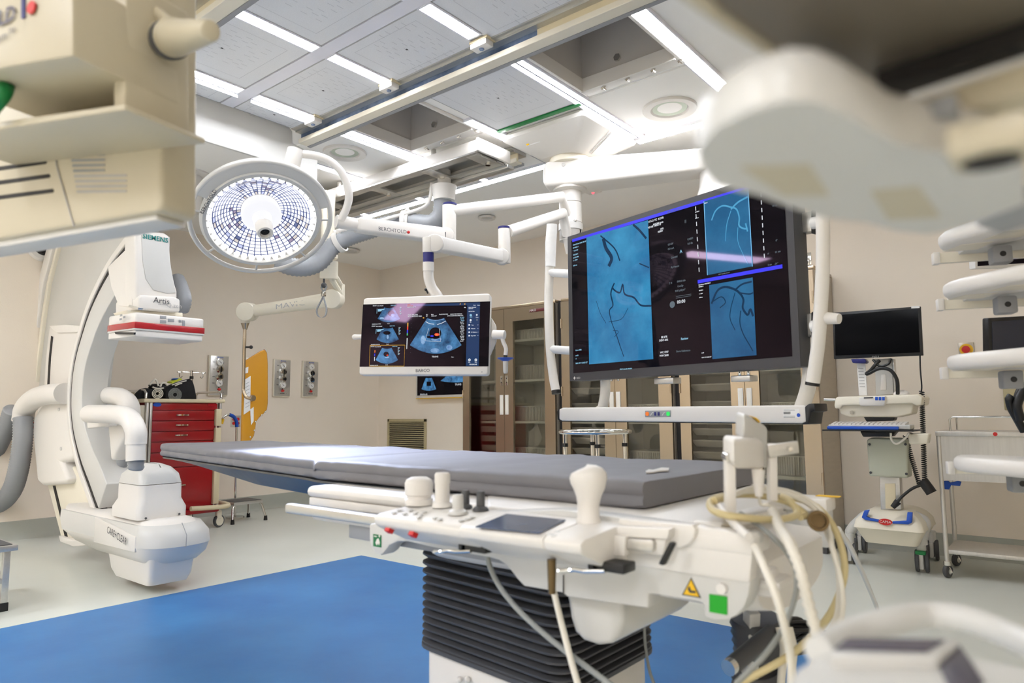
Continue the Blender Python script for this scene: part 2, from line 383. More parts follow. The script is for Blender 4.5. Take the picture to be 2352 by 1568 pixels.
strip(-2.3, -1.1, 4.2, 4.27, 'ceiling light strip passing behind the right round speaker')
for k, x in enumerate((-5.17, -4.41, -3.65)):
    bstrip(x, 4.0, 4.15, 'short cross ceiling light joining the long strip, %s' % ('farthest left', 'middle one', 'nearest the boom')[k], .03)
for x, y in ((-1.6, -2.2), (.9, -2.2), (-4.0, -2.0), (-5.6, -.6)):  # lights added out of view to brighten the room from behind
    strip(x - .15, x + .15, y - .6, y + .6, 'wide added ceiling light over the unseen camera end of the room')

# ---------------------------------------------------------------- rails
def rail(y, x0, x1, xg, label):
    t = thing('ceiling_rail', ((x0 + x1) / 2, y, HC - .1), label, 'rail')
    m = MB(); m.lohi((x0, y - .075, HC - .02), (x1, y - .045, HC - .008)); m.lohi((x0, y - .045, HC - .03), (x1, y + .1, HC - .006)); m.build('top_flange', 'alu', t, smooth=False)
    m = MB(); m.lohi((x0, y - .0, HC - .085), (xg, y + .006, HC - .03)); m.build('web', 'galv', t, smooth=False)
    if xg < x1:
        m = MB(); m.lohi((xg, y - .006, HC - .085), (x1, y + .006, HC - .03)); m.build('web', 'ivory', t, smooth=False)
    m = MB(); m.lohi((x0, y - .02, HC - .10), (x1, y + .05, HC - .085), bev=.003); m.lohi((x0, y - .02, HC - .088), (x1, y - .012, HC - .07)); m.build('bottom_flange', 'cream', t, smooth=False)
    m = MB(); m.lohi((x0, y + .05, HC - .103), (x1, y + .075, HC - .085)); m.build('seal', 'grey', t, smooth=False)
    return t
rail(2.61, -3.95, -.2, -1.95, 'long galvanised ceiling rail crossing the ceiling in front of openings')
rail(1.46, -3.9, -.2, -3.9, 'ceiling rail nearest the camera at top left')
rail(3.82, -6.2, -3.05, -6.2, 'far ceiling rail behind the aluminium carriage')
for k, x in enumerate(COLS[1:4]):
    t = thing('rail_bracket', (x, 2.54, HC - .06), 'white rail bracket with blue bolt at end of light strip, %s' % ('nearest fascia board', 'middle of three', 'farthest from fascia board')[k], 'bracket', 'brackets along the long rail')
    m = MB(); m.lohi((x - .055, 2.5, HC - .055), (x + .055, 2.56, HC - .025), bev=.006); m.build('block', 'white', t)
    m = MB(); m.lohi((x - .06, 2.5, HC - .025), (x + .06, 2.575, HC - .012)); m.build('mounting_plate', 'ivory', t)
    m = MB(); m.cyl((x, 2.53, HC - .062), (x, 2.53, HC - .054), .013, seg=6); m.build('bolt', 'galv', t)
# fascia board hung in front of the rail ends
m = MB(); xf = -3.97
m.prism([(xf, -.5, HC), (xf, 2.53, HC), (xf, 2.555, HC - .02), (xf, 2.56, HC - .1), (xf, 2.72, HC - .13), (xf, 2.76, HC - .15), (xf, 2.76, HC - .33), (xf, 2.73, HC - .36), (xf, 2.66, HC - .36), (xf, 2.64, HC - .27), (xf, -.5, HC - .27)], (-.02, 0, 0), bev=.004)
solo('fascia_board', m, 'palegrey', 'white fascia board hanging from ceiling across the rail ends', 'board', smooth=False)

# round ceiling speakers and recessed lights
def rspk(x, y, r, label, deep=True):
    t = thing('ceiling_speaker' if deep else 'downlight', (x, y, HC - .03), label, 'speaker' if deep else 'downlight', None if deep else 'small recessed downlights')
    m = MB(); m.lathe([(r * .62, .004), (r * .7, -.012), (r * .97, -.016), (r, -.006), (r, .0)], (x, y, HC - .01), (0, 0, 1), 40, caps=False); m.build('trim_ring', 'white', t)
    m = MB(); m.lathe([(r * .63, -.002), (.001, .012)], (x, y, HC - .012), (0, 0, 1), 32, caps=False); m.build('grille' if deep else 'lens', 'lightgreen' if deep else 'palegrey', t)
rspk(-4.03, 3.03, .155, 'large round ceiling speaker with greenish centre left, by fascia end')
rspk(-1.877, 3.885, .17, 'large round ceiling speaker with greenish centre right, by bright strip')
rspk(-4.366, 4.977, .085, 'small recessed ceiling downlight behind the grey hose elbow', False)
rspk(-2.59, 5.017, .095, 'small recessed ceiling downlight just below the white boom beam', False)
rspk(-6.474, 4.972, .11, 'small recessed ceiling downlight near the far room corner', False)
t = thing('smoke_sensor', at(1362, 440, z=HC), 'small square ceiling sensor with red indicator light', 'sensor')
p = at(1362, 440, z=HC); m = MB(); m.box(p - V((0, 0, .004)), (.12, .09, .008)); m.build('plate', 'white', t)
m = MB(); m.ball(p - V((0, 0, .01)), .012); m.build('indicator', emat('red_led', (255, 60, 70), 2), t)
# pendant cylinder and dome camera at left
t = thing('pendant_speaker', at(430, 470, x=-5.6), 'white cylinder hanging from ceiling behind the surgical lamp', 'speaker')
p = at(425, 400, z=HC); m = MB(); m.lathe([(.2, 0), (.2, -.012), (.13, -.02), (.13, -.3), (.1, -.31)], p, (0, 0, 1), 40); m.build('body', 'white', t)
t = thing('dome_camera', at(97, 572, x=XW), 'white dome security camera on the left wall', 'camera')
p = at(97, 568, x=XW); m = MB(); m.lathe([(.12, 0), (.13, .015), (.115, .045), (.085, .055)], p, (1, 0, 0), 36); m.build('housing', 'white', t)
m = MB(); m.lathe([(.083, .045), (.08, .07), (.06, .1), (.03, .115), (.001, .118)], p, (1, 0, 0), 28); m.build('dome', 'lens', t)
# ---------------------------------------------------------------- patient table
def lerp(tab, x):
    if x <= tab[0][0]: return tab[0][1]
    for (a, b), (c, d) in zip(tab, tab[1:]):
        if x <= c: return b + (d - b) * (x - a) / (c - a)
    return tab[-1][1]
NEAR = [(-3.53, 1.60), (-3.46, 1.55), (-3.3, 1.525), (-1.84, 1.285), (-1.80, 1.262), (-.69, 1.252)]
FAR = [(-3.53, 2.03), (-3.46, 2.07), (-3.3, 2.08), (-1.84, 1.92), (-1.80, 1.93), (-.70, 1.87)]
def mattress():
    m = MB(); rings = []; N = 116
    from mathutils import noise
    for i in range(N + 1):
        x = -3.53 + (2.84) * i / N
        y0, y1 = lerp(NEAR, x), lerp(FAR, x)
        foot = x < -1.82
        zb, zt = (.846, .904) if foot else (.847, .905)
        e = 1.0
        if i == 0: e = .35
        elif i == 1: e = .8
        if i == N: e = .9
        h = (zt - zb); zm = (zb + zt) / 2
        crease = math.exp(-((x + 1.82) / .012) ** 2) * .012 + math.exp(-((x + 1.22) / .01) ** 2) * .007
        prof = []
        # near side up
        for k, (o, t) in enumerate([(.012, 0), (.002, .1), (0, .3), (.006, .47), (.0, .6), (.001, .85), (.008, .97)]): prof.append((y0 + o, zb + h * (.5 + (t - .5) * e)))
        nt = 22
        for k in range(1, nt): prof.append((y0 + (y1 - y0) * k / nt, zm + h / 2 * e))
        for k, (o, t) in enumerate([(.008, .97), (.001, .85), (0, .6), (.006, .47), (0, .3), (.002, .1), (.012, 0)]): prof.append((y1 - o, zb + h * (.5 + (t - .5) * e)))
        r = []
        for k, (y, z) in enumerate(prof):
            nz = noise.noise(V((x * 5.2, y * 1.6, 3))) * .0055 + noise.noise(V((x * 17, y * 3.5, 9))) * .0022 + noise.noise(V((x * 42 + y * 9, y * 5, 1))) * .0007
            if 6 < k < len(prof) - 7: z += nz - crease; 
            else: y += noise.noise(V((x * 24, z * 9, 5))) * .004; z += nz * (1 if z > zm else .2) - (crease if z > zm else 0)
            r.append((x, y, z))
        rings.append(r)
    m.loft(rings); return m
mt = solo('mattress', mattress(), 'mattress', 'long grey fabric mattress pad lying on the patient table', 'mattress', ang=50)
mp = MB(); pp = [at(x, y, z=.9085) for x, y in ((1483, 1081), (1490, 1077), (1500, 1078), (1520, 1073), (1537, 1074), (1535, 1079), (1515, 1080), (1500, 1083), (1484, 1084))]; mp.prism(pp, (0, 0, -.003)); mp.build('printed_mark', 'white', mt)

tb = thing('patient_table', (-1.22, 1.55, 0), 'white motorised patient table on ribbed black bellows column and white pedestal', 'patient table')
# carbon tabletop, tapering to the foot end
m = MB(); rings = []
for i in range(31):
    x = -3.5 + 2.3 * i / 30; y0, y1 = lerp(NEAR, x) + .004, lerp(FAR, x) - .004; dz = .012 + .05 * min(1, (x + 3.5) / 1.0)
    rings.append([(x, y0, .8445), (x, y1, .8445), (x, y1, .838), (x, y1 - .02, .834), (x, y1 - .1, .834 - dz), (x, y0 + .1, .834 - dz), (x, y0 + .02, .834), (x, y0, .838)])
m.loft(rings); m.build('tabletop', 'carbon', tb)
# cradle under the tabletop
m = MB(); m.lohi((-1.70, 1.165, .812), (-.62, 1.90, .842), bev=.02, seg=3); m.build('cradle', 'white', tb)
m = MB(); m.lohi((-1.69, 1.17, .79), (-.55, 1.9, .812), bev=.004); m.build('cradle_base', 'white', tb)
m = MB(); m.lohi((-1.70, 1.10, .775), (-1.05, 1.125, .80), bev=.006); m.build('accessory_rail', 'alu', tb)
m = MB(); m.lohi((-1.6, 1.12, .765), (-1.05, 1.17, .785), bev=.003); m.build('rail_carrier', 'white', tb)
m = MB(); m.lohi((-1.46, 1.13, .73), (-.6, 1.8, .79), bev=.004); m.build('slide_block', 'grey', tb)
YS = 1.08
sk = [(848, 1203), (848, 1238), (852, 1256), (860, 1268), (873, 1275), (882, 1268), (893, 1252), (912, 1243), (935, 1243), (985, 1255), (1040, 1266), (1120, 1279), (1145, 1286), (1165, 1300), (1188, 1330), (1203, 1346), (1290, 1361), (1302, 1370), (1489, 1397), (1489, 1363), (1610, 1383), (1616, 1390), (1618, 1416), (1640, 1424), (1668, 1424), (1690, 1415), (1708, 1397), (1719, 1370), (1724, 1338), (1733, 1236), (1726, 1228), (1290, 1170), (1000, 1180)]
m = MB(); m.prism([at(x, y, y=YS) for x, y in sk], (0, .045, 0), bev=.004, ang=50); m.build('side_skirt', 'palegrey', tb)
m = MB(); m.prism([at(x, y, y=YS - .004) for x, y in ((1400, 1292), (1722, 1341), (1733, 1236), (1726, 1227), (1600, 1208), (1400, 1195))], (0, .03, 0), bev=.006, ang=50); m.build('upper_side_panel', 'white', tb)
m = MB(); a = at(1294, 1320, y=YS - .0015); b = at(1294, 1362, y=YS - .0015); m.tube([a, b], .0012, 6); m.build('panel_seam', 'dgrey', tb)
# rounded tab of the top cover hanging over the side
m = MB(); m.prism([at(x, y, y=YS - .014) for x, y in ((1420, 1190), (1590, 1206), (1597, 1215), (1594, 1235), (1582, 1251), (1562, 1259), (1545, 1256), (1500, 1235), (1420, 1225))], (0, .03, 0), bev=.004, ang=60); m.build('cover_tab', 'white', tb)
m = MB(); m.prism([at(x, y, z=.846) for x, y in ((1120, 1160), (1425, 1192), (1590, 1206), (1628, 1194), (1660, 1188), (1800, 1140), (1760, 1110), (1480, 1100), (1120, 1100))], (0, 0, -.03), bev=.006, ang=30); m.build('top_cover', 'white', tb)
# far side plate with its end
m = MB(); m.prism([(-.46, 1.68, .84), (-.46, 1.68, .735), (-1.2, 1.68, .735), (-1.2, 1.68, .84)], (0, .05, 0), bev=.006); m.build('side_skirt', 'palegrey', tb)
m = MB(); m.lohi((-.58, 1.66, .845), (-.455, 1.735, .815), bev=.006); m.build('end_cap', 'white', tb)
m = MB(); m.lohi((-.62, YS - .006, .82), (-.405, YS + .075, .845), bev=.006); m.build('end_cap', 'white', tb)
for px, py in ((1688, 1218), (1903, 1139)):
    m = MB(); p = at(px, py, z=.8462); m.box(p, (.05, .025, .0012)); m.build('warning_sticker', 'yellow', tb)
# belly: drum shaped housing between the two side plates
m = MB(); rings = []
for x, s, zt in ((-1.25, .8, .79), (-1.2, 1, .80), (-.55, 1, .80), (-.47, .98, .795), (-.44, .9, .78)):
    r = [(x, 1.37 - .21 * s, zt), (x, 1.37 + .21 * s, zt)]
    for k in range(13):
        a = math.pi * k / 12; r.append((x, 1.37 + .21 * s * math.cos(a), .735 - .055 * s * math.sin(a)))
    rings.append(r)
m.loft(rings); m.build('drum_housing', 'white', tb)
m = MB(); m.lohi((-.46, 1.14, .745), (-.40, 1.18, .79), bev=.008); m.lohi((-.45, 1.13, .76), (-.385, 1.2, .775), bev=.008); m.build('cable_inlet', 'white', tb)
# gimbal housing in front of the bellows
g_ = [(1296, 1355), (1302, 1380), (1308, 1420), (1318, 1452), (1338, 1472), (1372, 1483), (1400, 1480), (1420, 1463), (1430, 1430), (1431, 1375)]
m = MB(); m.prism([at(x, y, y=1.125) for x, y in g_], (0, .3, 0), bev=.012, seg=3, ang=50); m.build('gimbal_housing', 'palegrey', tb)
m = MB(); m.lohi((-.80, 1.15, .72), (-.50, 1.2, .748), bev=.004); m.build('slide_bar', 'ivory', tb)
# bellows and pedestal
def plan(s, r=.07): 
    c = V((-1.20, 1.56)); pts = [V((-1.46, 1.37)), V((-.93, 1.31)), V((-.93, 1.74)), V((-1.46, 1.80))]; out = []
    for i, p in enumerate(pts):
        a = (pts[i - 1] - p).normalized(); b = (pts[(i + 1) % 4] - p).normalized()
        for k in range(6):
            t = k / 5; q0 = p + a * r; q1 = p + b * r
            out.append(q0 * (1 - t) ** 2 + p * 2 * t * (1 - t) + q1 * t * t)
    return [c + (q - c) * s for q in out]
m = MB(); rings = []; z = .42; nf = 13
for i in range(nf):
    h = .0175 + .0085 * i / nf
    for s, dz in ((1.0, 0), (1.035, .25), (1.035, .45), (1.0, .62), (.90, .75), (.90, .95)):
        rings.append([(q.x, q.y, z + h * dz) for q in plan(s)])
    z += h
rings.append([(q.x, q.y, z) for q in plan(.9)])
m.loft(rings); m.build('bellows', 'charc', tb, ang=60)
m = MB(); m.loft([[(q.x, q.y, zz) for q in plan(s)] for s, zz in ((.97, 0), (.97, .40), (.94, .42))], bev=.0); m.build('pedestal', 'white', tb, ang=50)
m = MB(); m.loft([[(q.x, q.y, zz) for q in plan(s)] for s, zz in ((1.0, .405), (1.04, .41), (1.04, .42), (1.0, .425))]); m.build('bellows_rim', 'charc', tb)
for k in (0, 1):
    p = at(1056 + 18 * k, 1560, y=1.345); m = MB(); m.ball(p, .008); m.build('screw_cap', 'white', tb)
# signs and buttons on the skirt
def flatpx(pts, off, axis_y): return [at(x, y, y=axis_y - off) for x, y in pts]
m = MB(); m.prism(flatpx(((1629, 1364), (1670, 1370), (1670, 1412), (1629, 1405)), .0015, YS), (0, .002, 0)); m.build('green_marker', 'gsign', tb)
m = MB(); m.prism(flatpx(((1587, 1326), (1610, 1373), (1566, 1366)), .001, YS), (0, .002, 0)); m.build('warning_sign', 'ink', tb)
m = MB(); m.prism(flatpx(((1587, 1331), (1605, 1370), (1570, 1364)), .002, YS), (0, .001, 0)); m.mi = 1
m.prism(flatpx(((1579, 1352), (1583, 1345), (1587, 1356), (1598, 1357), (1597, 1362), (1584, 1361)), .0026, YS), (0, .0006, 0)); m.build('warning_symbol', ['yellow', 'ink'], tb)
m = MB(); p = at(1660, 1350, y=YS); m.cyl(p, p - V((0, .008, 0)), .008); m.build('cap_button', 'white', tb)
m = MB(); m.prism(flatpx(((857, 1226), (875, 1229), (875, 1257), (857, 1254)), .0015, YS), (0, .002, 0)); m.build('rescue_sign', 'dsign', tb)
m = MB(); m.prism(flatpx(((862, 1246), (866, 1237), (869, 1236), (872, 1246), (870, 1252), (868, 1247), (865, 1252)), .0025, YS), (0, .001, 0)); m.prism(flatpx(((869, 1230), (871, 1228), (873, 1231), (871, 1234)), .0025, YS), (0, .001, 0)); m.prism(flatpx(((859, 1230), (865, 1231), (865, 1233), (859, 1232)), .0025, YS), (0, .001, 0)); m.build('rescue_symbol', 'white', tb)
for px, py in ((896, 1213), (951, 1222)):
    m = MB(); p = at(px, py, y=.962); m.box(p, (.014, .014, .018), rot('X', -35), bev=.001); m.build('red_label', 'redp', tb)

# side control console clamped to the rail
cn = thing('control_console', (-.85, 1.0, .75), 'white control console with joysticks and small screen on table side', 'control console')
def conprof(x, dy=0., dz=0.): return [(x, 1.085, .846 + dz), (x, 1.05, .846 + dz), (x, .957 - dy, .837 + dz), (x, .945 - dy, .83 + dz), (x, .95 - dy, .814 + dz), (x, .985, .797), (x, 1.03, .775), (x, 1.085, .765)]
xA, xB, xC, xD = at(861, 1178, y=.95).x, at(1061, 1212, y=.945).x, at(1245, 1242, y=.935).x, at(1334, 1258, y=.935).x
for a, b, dy, dz in ((xA, xB, 0, 0), (xB, xC, .01, .003), (xC, xD, .01, .003)):
    m = MB(); m.loft([conprof(a, dy, dz), conprof(b, dy, dz)], bev=.005); m.build('console_module', 'white', cn)
def top(px, py, h=0.):        # point on the sloping console top
    p0 = V((xB, 1.05, .847 + h)); n = V((0, -.009, .093)).normalized(); return at(px, py, pl=(p0, n)), n
def knob(px, py, prof, mat, name, seg=28):
    p, n = top(px, py); m = MB(); m.lathe(prof, p, V((0, 0, 1)), seg); m.build(name, mat, cn)
knob(962, 1158, [(.030, 0), (.030, .012), (.026, .014), (.026, .018), (.030, .022), (.0305, .045), (.027, .053), (.018, .058), (.001, .0595)], 'white', 'joystick')
knob(1016, 1163, [(.022, 0), (.02, .006), (.0155, .01), (.0155, .047), (.0165, .049), (.0165, .066), (.014, .07), (.001, .071)], 'white', 'joystick')
knob(1052, 1180, [(.02, 0), (.018, .006), (.011, .01), (.0105, .035), (.009, .038), (.001, .0385)], 'palegrey', 'joystick')
knob(1069, 1166, [(.015, 0), (.013, .005), (.0085, .008), (.0082, .033), (.007, .036), (.001, .0365)], 'dgrey', 'knob')
knob(1104, 1171, [(.017, 0), (.014, .005), (.0088, .008), (.0085, .034), (.007, .037), (.001, .0375)], 'dgrey', 'knob')
# big grip joystick
p, n = top(1352, 1200); m = MB(); rings = []
for h, r_, dx in ((0, .021, 0), (.006, .021, 0), (.01, .0185, 0), (.03, .0185, 0), (.045, .021, .001), (.06, .027, .002), (.072, .031, .002), (.082, .0315, .0), (.09, .027, -.002), (.095, .017, -.003), (.096, .002, -.003)):
    rings.append([(p.x + dx + r_ * math.cos(t) * 1.08, p.y + r_ * math.sin(t) * .95, p.z + h + (.006 * math.cos(t) if h > .06 else 0)) for t in [2 * math.pi * k / 28 for k in range(28)]])
m.loft(rings); m.build('grip_joystick', 'white', cn)
q = [top(px, py, .004)[0] for px, py in ((1092, 1211), (1163, 1182), (1299, 1195), (1240, 1226))]
m = MB(); m.prism(q, (0, 0, .002)); m.build('touch_screen', pmat('console_screen', (92, 104, 128), .12, var=.15, scale=12), cn)
for i, (px, py) in enumerate([(905, 1178), (917, 1172), (930, 1180), (955, 1178), (966, 1183), (975, 1176), (962, 1188), (1000, 1190), (1010, 1193), (1060, 1196), (1075, 1192), (1085, 1188), (1265, 1229), (1280, 1223), (1273, 1232), (942, 1172)]):
    p, n = top(px, py, .001); m = MB(); m.lathe([(.006, 0), (.006, .002), (.001, .003)], p, n, 14); m.build('push_button', 'palegrey', cn)
for px, py in ((1030, 1264), (1320, 1308)):
    p = at(px, py, y=1.0); m = MB(); m.tube([p + V((.06, 0, .006)), p + V((.02, 0, 0)), p, p + V((-.022, -.006, -.004)), p + V((-.03, -.012, -.004))], .004, 8); m.build('clamp_lever', 'chrome', cn)
    m = MB(); m.box(p + V((.06, .02, .012)), (.07, .04, .016), bev=.003); m.box(p + V((.04, .01, .02)), (.012, .02, .03), bev=.002); m.build('clamp', 'black', cn)
m = MB(); p = at(1267, 1300, y=.985); m.cyl(p + V((0, 0, .012)), p - V((0, 0, .045)), .008, .0065); m.build('cable_plug', 'brass', cn)
# rail end with steel latch and black lever
ra = thing('rail_clamp', at(1480, 1250, y=1.03), 'white rail clamp with steel plate and black lever beside the console', 'clamp')
m = MB(); m.prism([at(x, y, y=1.045) for x, y in ((1405, 1208), (1537, 1214), (1533, 1240), (1408, 1232))], (0, .03, 0), bev=.003); m.prism([at(x, y, y=1.05) for x, y in ((1405, 1232), (1530, 1238), (1523, 1276), (1410, 1266))], (0, .03, 0), bev=.003); m.build('rail_profile', 'white', ra)
m = MB(); m.prism([at(x, y, y=1.035) for x, y in ((1406, 1228), (1436, 1231), (1434, 1279), (1404, 1274))], (0, .02, 0), bev=.003); m.build('slider', 'white', ra)
m = MB(); m.prism([at(x, y, y=1.04) for x, y in ((1440, 1237), (1495, 1239), (1501, 1246), (1500, 1264), (1493, 1269), (1438, 1262))], (0, .012, 0), bev=.002); m.build('latch_plate', 'steel2', ra)
m = MB(); m.prism([at(x, y, y=1.03) for x, y in ((1536, 1244), (1548, 1248), (1523, 1300), (1510, 1296))], (0, .014, 0), bev=.003); m.build('lever', 'black', ra)
# ---------------------------------------------------------------- C-arm x-ray unit parked beyond the foot end
ca = thing('x_ray_c_arm', (-5.1, 2.0, 0), 'large white x-ray C-arm with red striped detector parked at the foot end of the table', 'x-ray machine')
YC = 1.9
outer = [(330, 532), (300, 562), (278, 590), (248, 632), (222, 680), (203, 724), (188, 770), (174, 820), (166, 870), (163, 930), (167, 980), (175, 1020), (188, 1065), (205, 1110), (226, 1168), (250, 1220), (272, 1262), (295, 1295), (318, 1318), (345, 1336)]
O_ = spline([at(x, y, y=YC) for x, y in outer], 4); cc = V((-4.592, YC, 1.182))
def shell(r0, r1, y0, y1, ii=None):
    """curved beam following the C: radial offsets inward r0..r1, depth range y0..y1"""
    pts = O_ if ii is None else O_[ii[0]:ii[1]]
    rings = []
    for p in pts:
        n = (cc - p).normalized(); a = p + n * r0; b = p + n * r1
        rings.append([(a.x, y0, a.z), (b.x, y0, b.z), (b.x, y1, b.z), (a.x, y1, a.z)])
    m = MB(); m.loft(rings, bev=.006); return m
shell(0, .2, YC, YC + .17, (0, -20)).build('c_arc', 'palegrey', ca, ang=50)
shell(-.07, -.004, YC + .02, YC + .06, (0, -12)).build('groove', 'dark', ca, ang=50)
shell(-.12, -.07, YC + .01, YC + .06, (0, -12)).build('rim', 'white', ca, ang=50)
# ceiling column behind the arc
yk = 2.12
colpx = [(250, 470, 120, 470), (246, 500, 140, 500), (330, 540, 130, 545), (300, 600, 118, 590), (265, 680, 100, 660), (230, 760, 88, 740), (200, 840, 78, 820), (190, 920, 70, 900)]
L_ = [at(c, d, y=yk) for a, b, c, d in colpx]; R_ = [at(a, b, y=yk) for a, b, c, d in colpx]
rings = []
for i, (l, r) in enumerate(zip(L_, R_)):
    rings.append([(l.x, yk, l.z), (r.x, yk, l.z), (r.x, yk + .2, l.z), (l.x, yk + .2, l.z)])
m = MB(); m.loft(rings, bev=.01); m.build('column', 'palegrey', ca, ang=50)
m = MB(); m.loft([[(l.x - .02, yk - .05, l.z), (l.x + .14, yk - .05, l.z), (l.x + .14, yk + .05, l.z), (l.x - .02, yk + .05, l.z)] for l in L_], bev=.008); m.build('column_rim', 'white', ca, ang=50)
m = MB(); m.loft([[(l.x + .16, yk - .03, l.z), (l.x + .21, yk - .03, l.z), (l.x + .21, yk + .02, l.z), (l.x + .16, yk + .02, l.z)] for l in L_], bev=.004); m.build('column_rim', 'cream', ca, ang=50)
m = MB(); m.prism([at(x, y, y=yk) for x, y in ((75, 868), (62, 872), (20, 930), (30, 1000), (160, 1000), (160, 868))], (0, .2, 0), bev=.02); m.build('column_foot', 'white', ca)
# carriage track and housing on the outside of the arc
yt = 2.0
def pxp(pts, y, dep, name, mat, bev=.012, seg=3, ang=40, par=None):
    m = MB(); m.prism([at(a, b, y=y) for a, b in pts], (0, dep, 0), bev=bev, seg=seg, ang=ang); return m.build(name, mat, par or ca, ang=50)
pxp([(113, 750), (181, 747), (179, 780), (165, 900), (100, 900), (104, 830)], yt, .16, 'track_housing', 'white')
pxp([(111, 748), (130, 764), (178, 763), (182, 748), (150, 745)], yt - .02, .2, 'track_cap', 'white', .006)
pxp([(121, 773), (116, 820), (112, 890), (108, 890), (112, 820), (117, 771)], yt - .004, .01, 'groove', 'dark', 0)
pxp([(98, 896), (160, 894), (163, 1010), (176, 1040), (170, 1055), (140, 1062), (156, 1100), (150, 1112), (95, 1115), (84, 1105), (74, 990), (76, 960), (98, 925)], yt - .06, .3, 'carriage', 'white', .03)
pxp([(98, 893), (160, 893), (160, 914), (100, 914)], yt - .08, .3, 'carriage_cap', 'white', .01)
for px, py in ((135, 940), (140, 1030)):
    p = at(px, py, y=yt - .062); m = MB(); m.cyl(p + V((0, .004, 0)), p - V((0, .004, 0)), .014); m.build('screw_cap', 'palegrey', ca)
pxp([(108, 1112), (168, 1070), (215, 1140), (236, 1225), (230, 1240), (140, 1235)], yt, .14, 'lower_track', 'cream')
pxp([(121, 1115), (126, 1115), (155, 1235), (149, 1234)], yt - .004, .01, 'groove', 'dark', 0)
pxp([(134, 1230), (166, 1240), (236, 1225), (240, 1248), (168, 1255), (138, 1244)], yt - .03, .18, 'end_stop', 'white', .006)
def elbow(pts, y, r, name='cable_elbow', mat='white'):
    m = MB(); m.tube([at(a, b, y=y) for a, b in pts], r, 24, sub=8); return m.build(name, mat, ca, ang=60)
elbow([(150, 903), (110, 906), (80, 915), (58, 937), (52, 966)], 1.9, .078)
elbow([(250, 908), (278, 912), (297, 930), (300, 965)], 2.08, .062)
elbow([(205, 950), (270, 952), (298, 962), (312, 990), (312, 1020)], 1.80, .058)
m = MB(); m.tube([at(a, b, y=1.80) for a, b in ((312, 1000), (312, 1058))], .053, 24); m.build('hose_sleeve', 'white', ca)
pxp([(198, 934), (245, 934), (250, 978), (200, 984)], 1.86, .06, 'elbow_bracket', 'white', .008)
pxp([(246, 965), (270, 965), (287, 975), (285, 1005), (265, 1040), (262, 1055), (254, 1058)], 1.92, .1, 'cable_guide', 'white', .02)
def hose(pts, y, r, name='corrugated_hose', corr=.055, par=None, pitch=.022, mat='hose'):
    m = MB(); m.tube([at(a, b, y=y) if len((a, b)) == 2 else a for a, b in pts], r, 18, sub=10, corr=corr, pitch=pitch); return m.build(name, mat, par or ca, ang=180)
hose([(53, 958), (52, 1010), (44, 1070), (30, 1120), (8, 1150), (-20, 1165)], 1.88, .07)
hose([(30, 940), (14, 985), (-8, 1030), (-24, 1055)], 1.84, .066)
hose([(312, 1050), (312, 1062), (312, 1070), (311, 1076)], 1.81, .044)
hose([(288, 975), (286, 1020), (284, 1060), (270, 1090)], 2.05, .042)
# detector head
XD = -4.38
pl_ = (at(310, 750, x=XD)); y0 = pl_.y; y1 = at(468, 760, x=XD).y
def zof(py, px=390): return at(px, py, x=XD).z
def dbox(pa, pb, name, mat, grow=0., bev=.008):
    """slab of the detector between image rows pa (top) and pb (bottom)"""
    zt, zb = zof(pa), zof(pb); m = MB()
    m.prism([(XD + grow, y0 - grow, zb), (XD + grow, y1 + grow, zb), (XD - .32, y1 + grow, zb), (XD - .32, y0 - .03 - grow, zb), (XD - .24, y0 - .03 - grow, zb)], (0, 0, zt - zb), bev=bev); return m.build(name, mat, ca, ang=50)
dbox(724, 749, 'detector_housing', 'white', 0, .012)
dbox(746, 760, 'detector_stripe', 'redstripe', .004, .002)
dbox(759, 764, 'detector_rim', 'palegrey', .002, .002)
dbox(763, 778, 'detector_window', 'white', -.004, .006)
pxp([(263, 762), (308, 763), (307, 768), (265, 767)], y0 - .032, .01, 'slot', 'black', 0)
def xprism(pts, x, dep, name, mat, bev=.01, seg=3, ang=40):
    m = MB(); m.prism([at(a, b, x=x) for a, b in pts], (-dep, 0, 0), bev=bev, seg=seg, ang=ang); return m.build(name, mat, ca, ang=50)
for a, b, w_, h_ in ((375, 728, 14, 7), (375, 738, 14, 7), (393, 735, 14, 7), (422, 742, 6, 14), (414, 737, 6, 6)):
    xprism([(a - w_ / 2, b - h_ / 2), (a + w_ / 2, b - h_ / 2 + 1), (a + w_ / 2, b + h_ / 2), (a - w_ / 2, b + h_ / 2)], XD + .004, .003, 'button', 'grey', .001)
for a, b in ((278, 724), (285, 728), (277, 733)):
    p = at(a, b, y=y0 - .033); m = MB(); m.box(p, (.03, .003, .012), bev=.001); m.build('button', 'grey', ca)
XH = -4.44
xprism([(311, 531), (330, 528), (378, 534), (391, 542), (392, 590), (399, 640), (408, 668), (408, 690), (312, 690)], XH, .17, 'detector_lift', 'white', .02)
xprism([(325, 538), (388, 546), (391, 600), (400, 650), (404, 672), (385, 674), (352, 666), (335, 640), (328, 600)], XH + .006, .008, 'recessed_panel', 'palegrey', .004)
xprism([(318, 682), (325, 677), (400, 681), (414, 687), (414, 716), (400, 716), (318, 710)], XH + .03, .34, 'detector_collar', 'white', .012)
xprism([(290, 712), (420, 718), (420, 728), (300, 724)], XH - .02, .2, 'detector_neck', 'cream', .005)
pxp([(247, 612), (305, 556), (309, 562), (303, 704), (297, 706), (272, 703), (255, 660), (249, 628)], y0 + .02, .08, 'lift_side_cover', 'white', .008)
pxp([(296, 700), (318, 706), (316, 711), (294, 705)], y0 + .01, .03, 'latch', 'alu', .002)
hose([(405, 640), (415, 662), (422, 690), (415, 712)], y1 + .02, .05, pitch=.016)
r_, u_ = V((0, 1, 0)), V((0, 0, 1))
text('SIEMENS', at(357, 547.5, x=XH + .008), r_, u_, .042, 'teal', ca, bold=.0008)
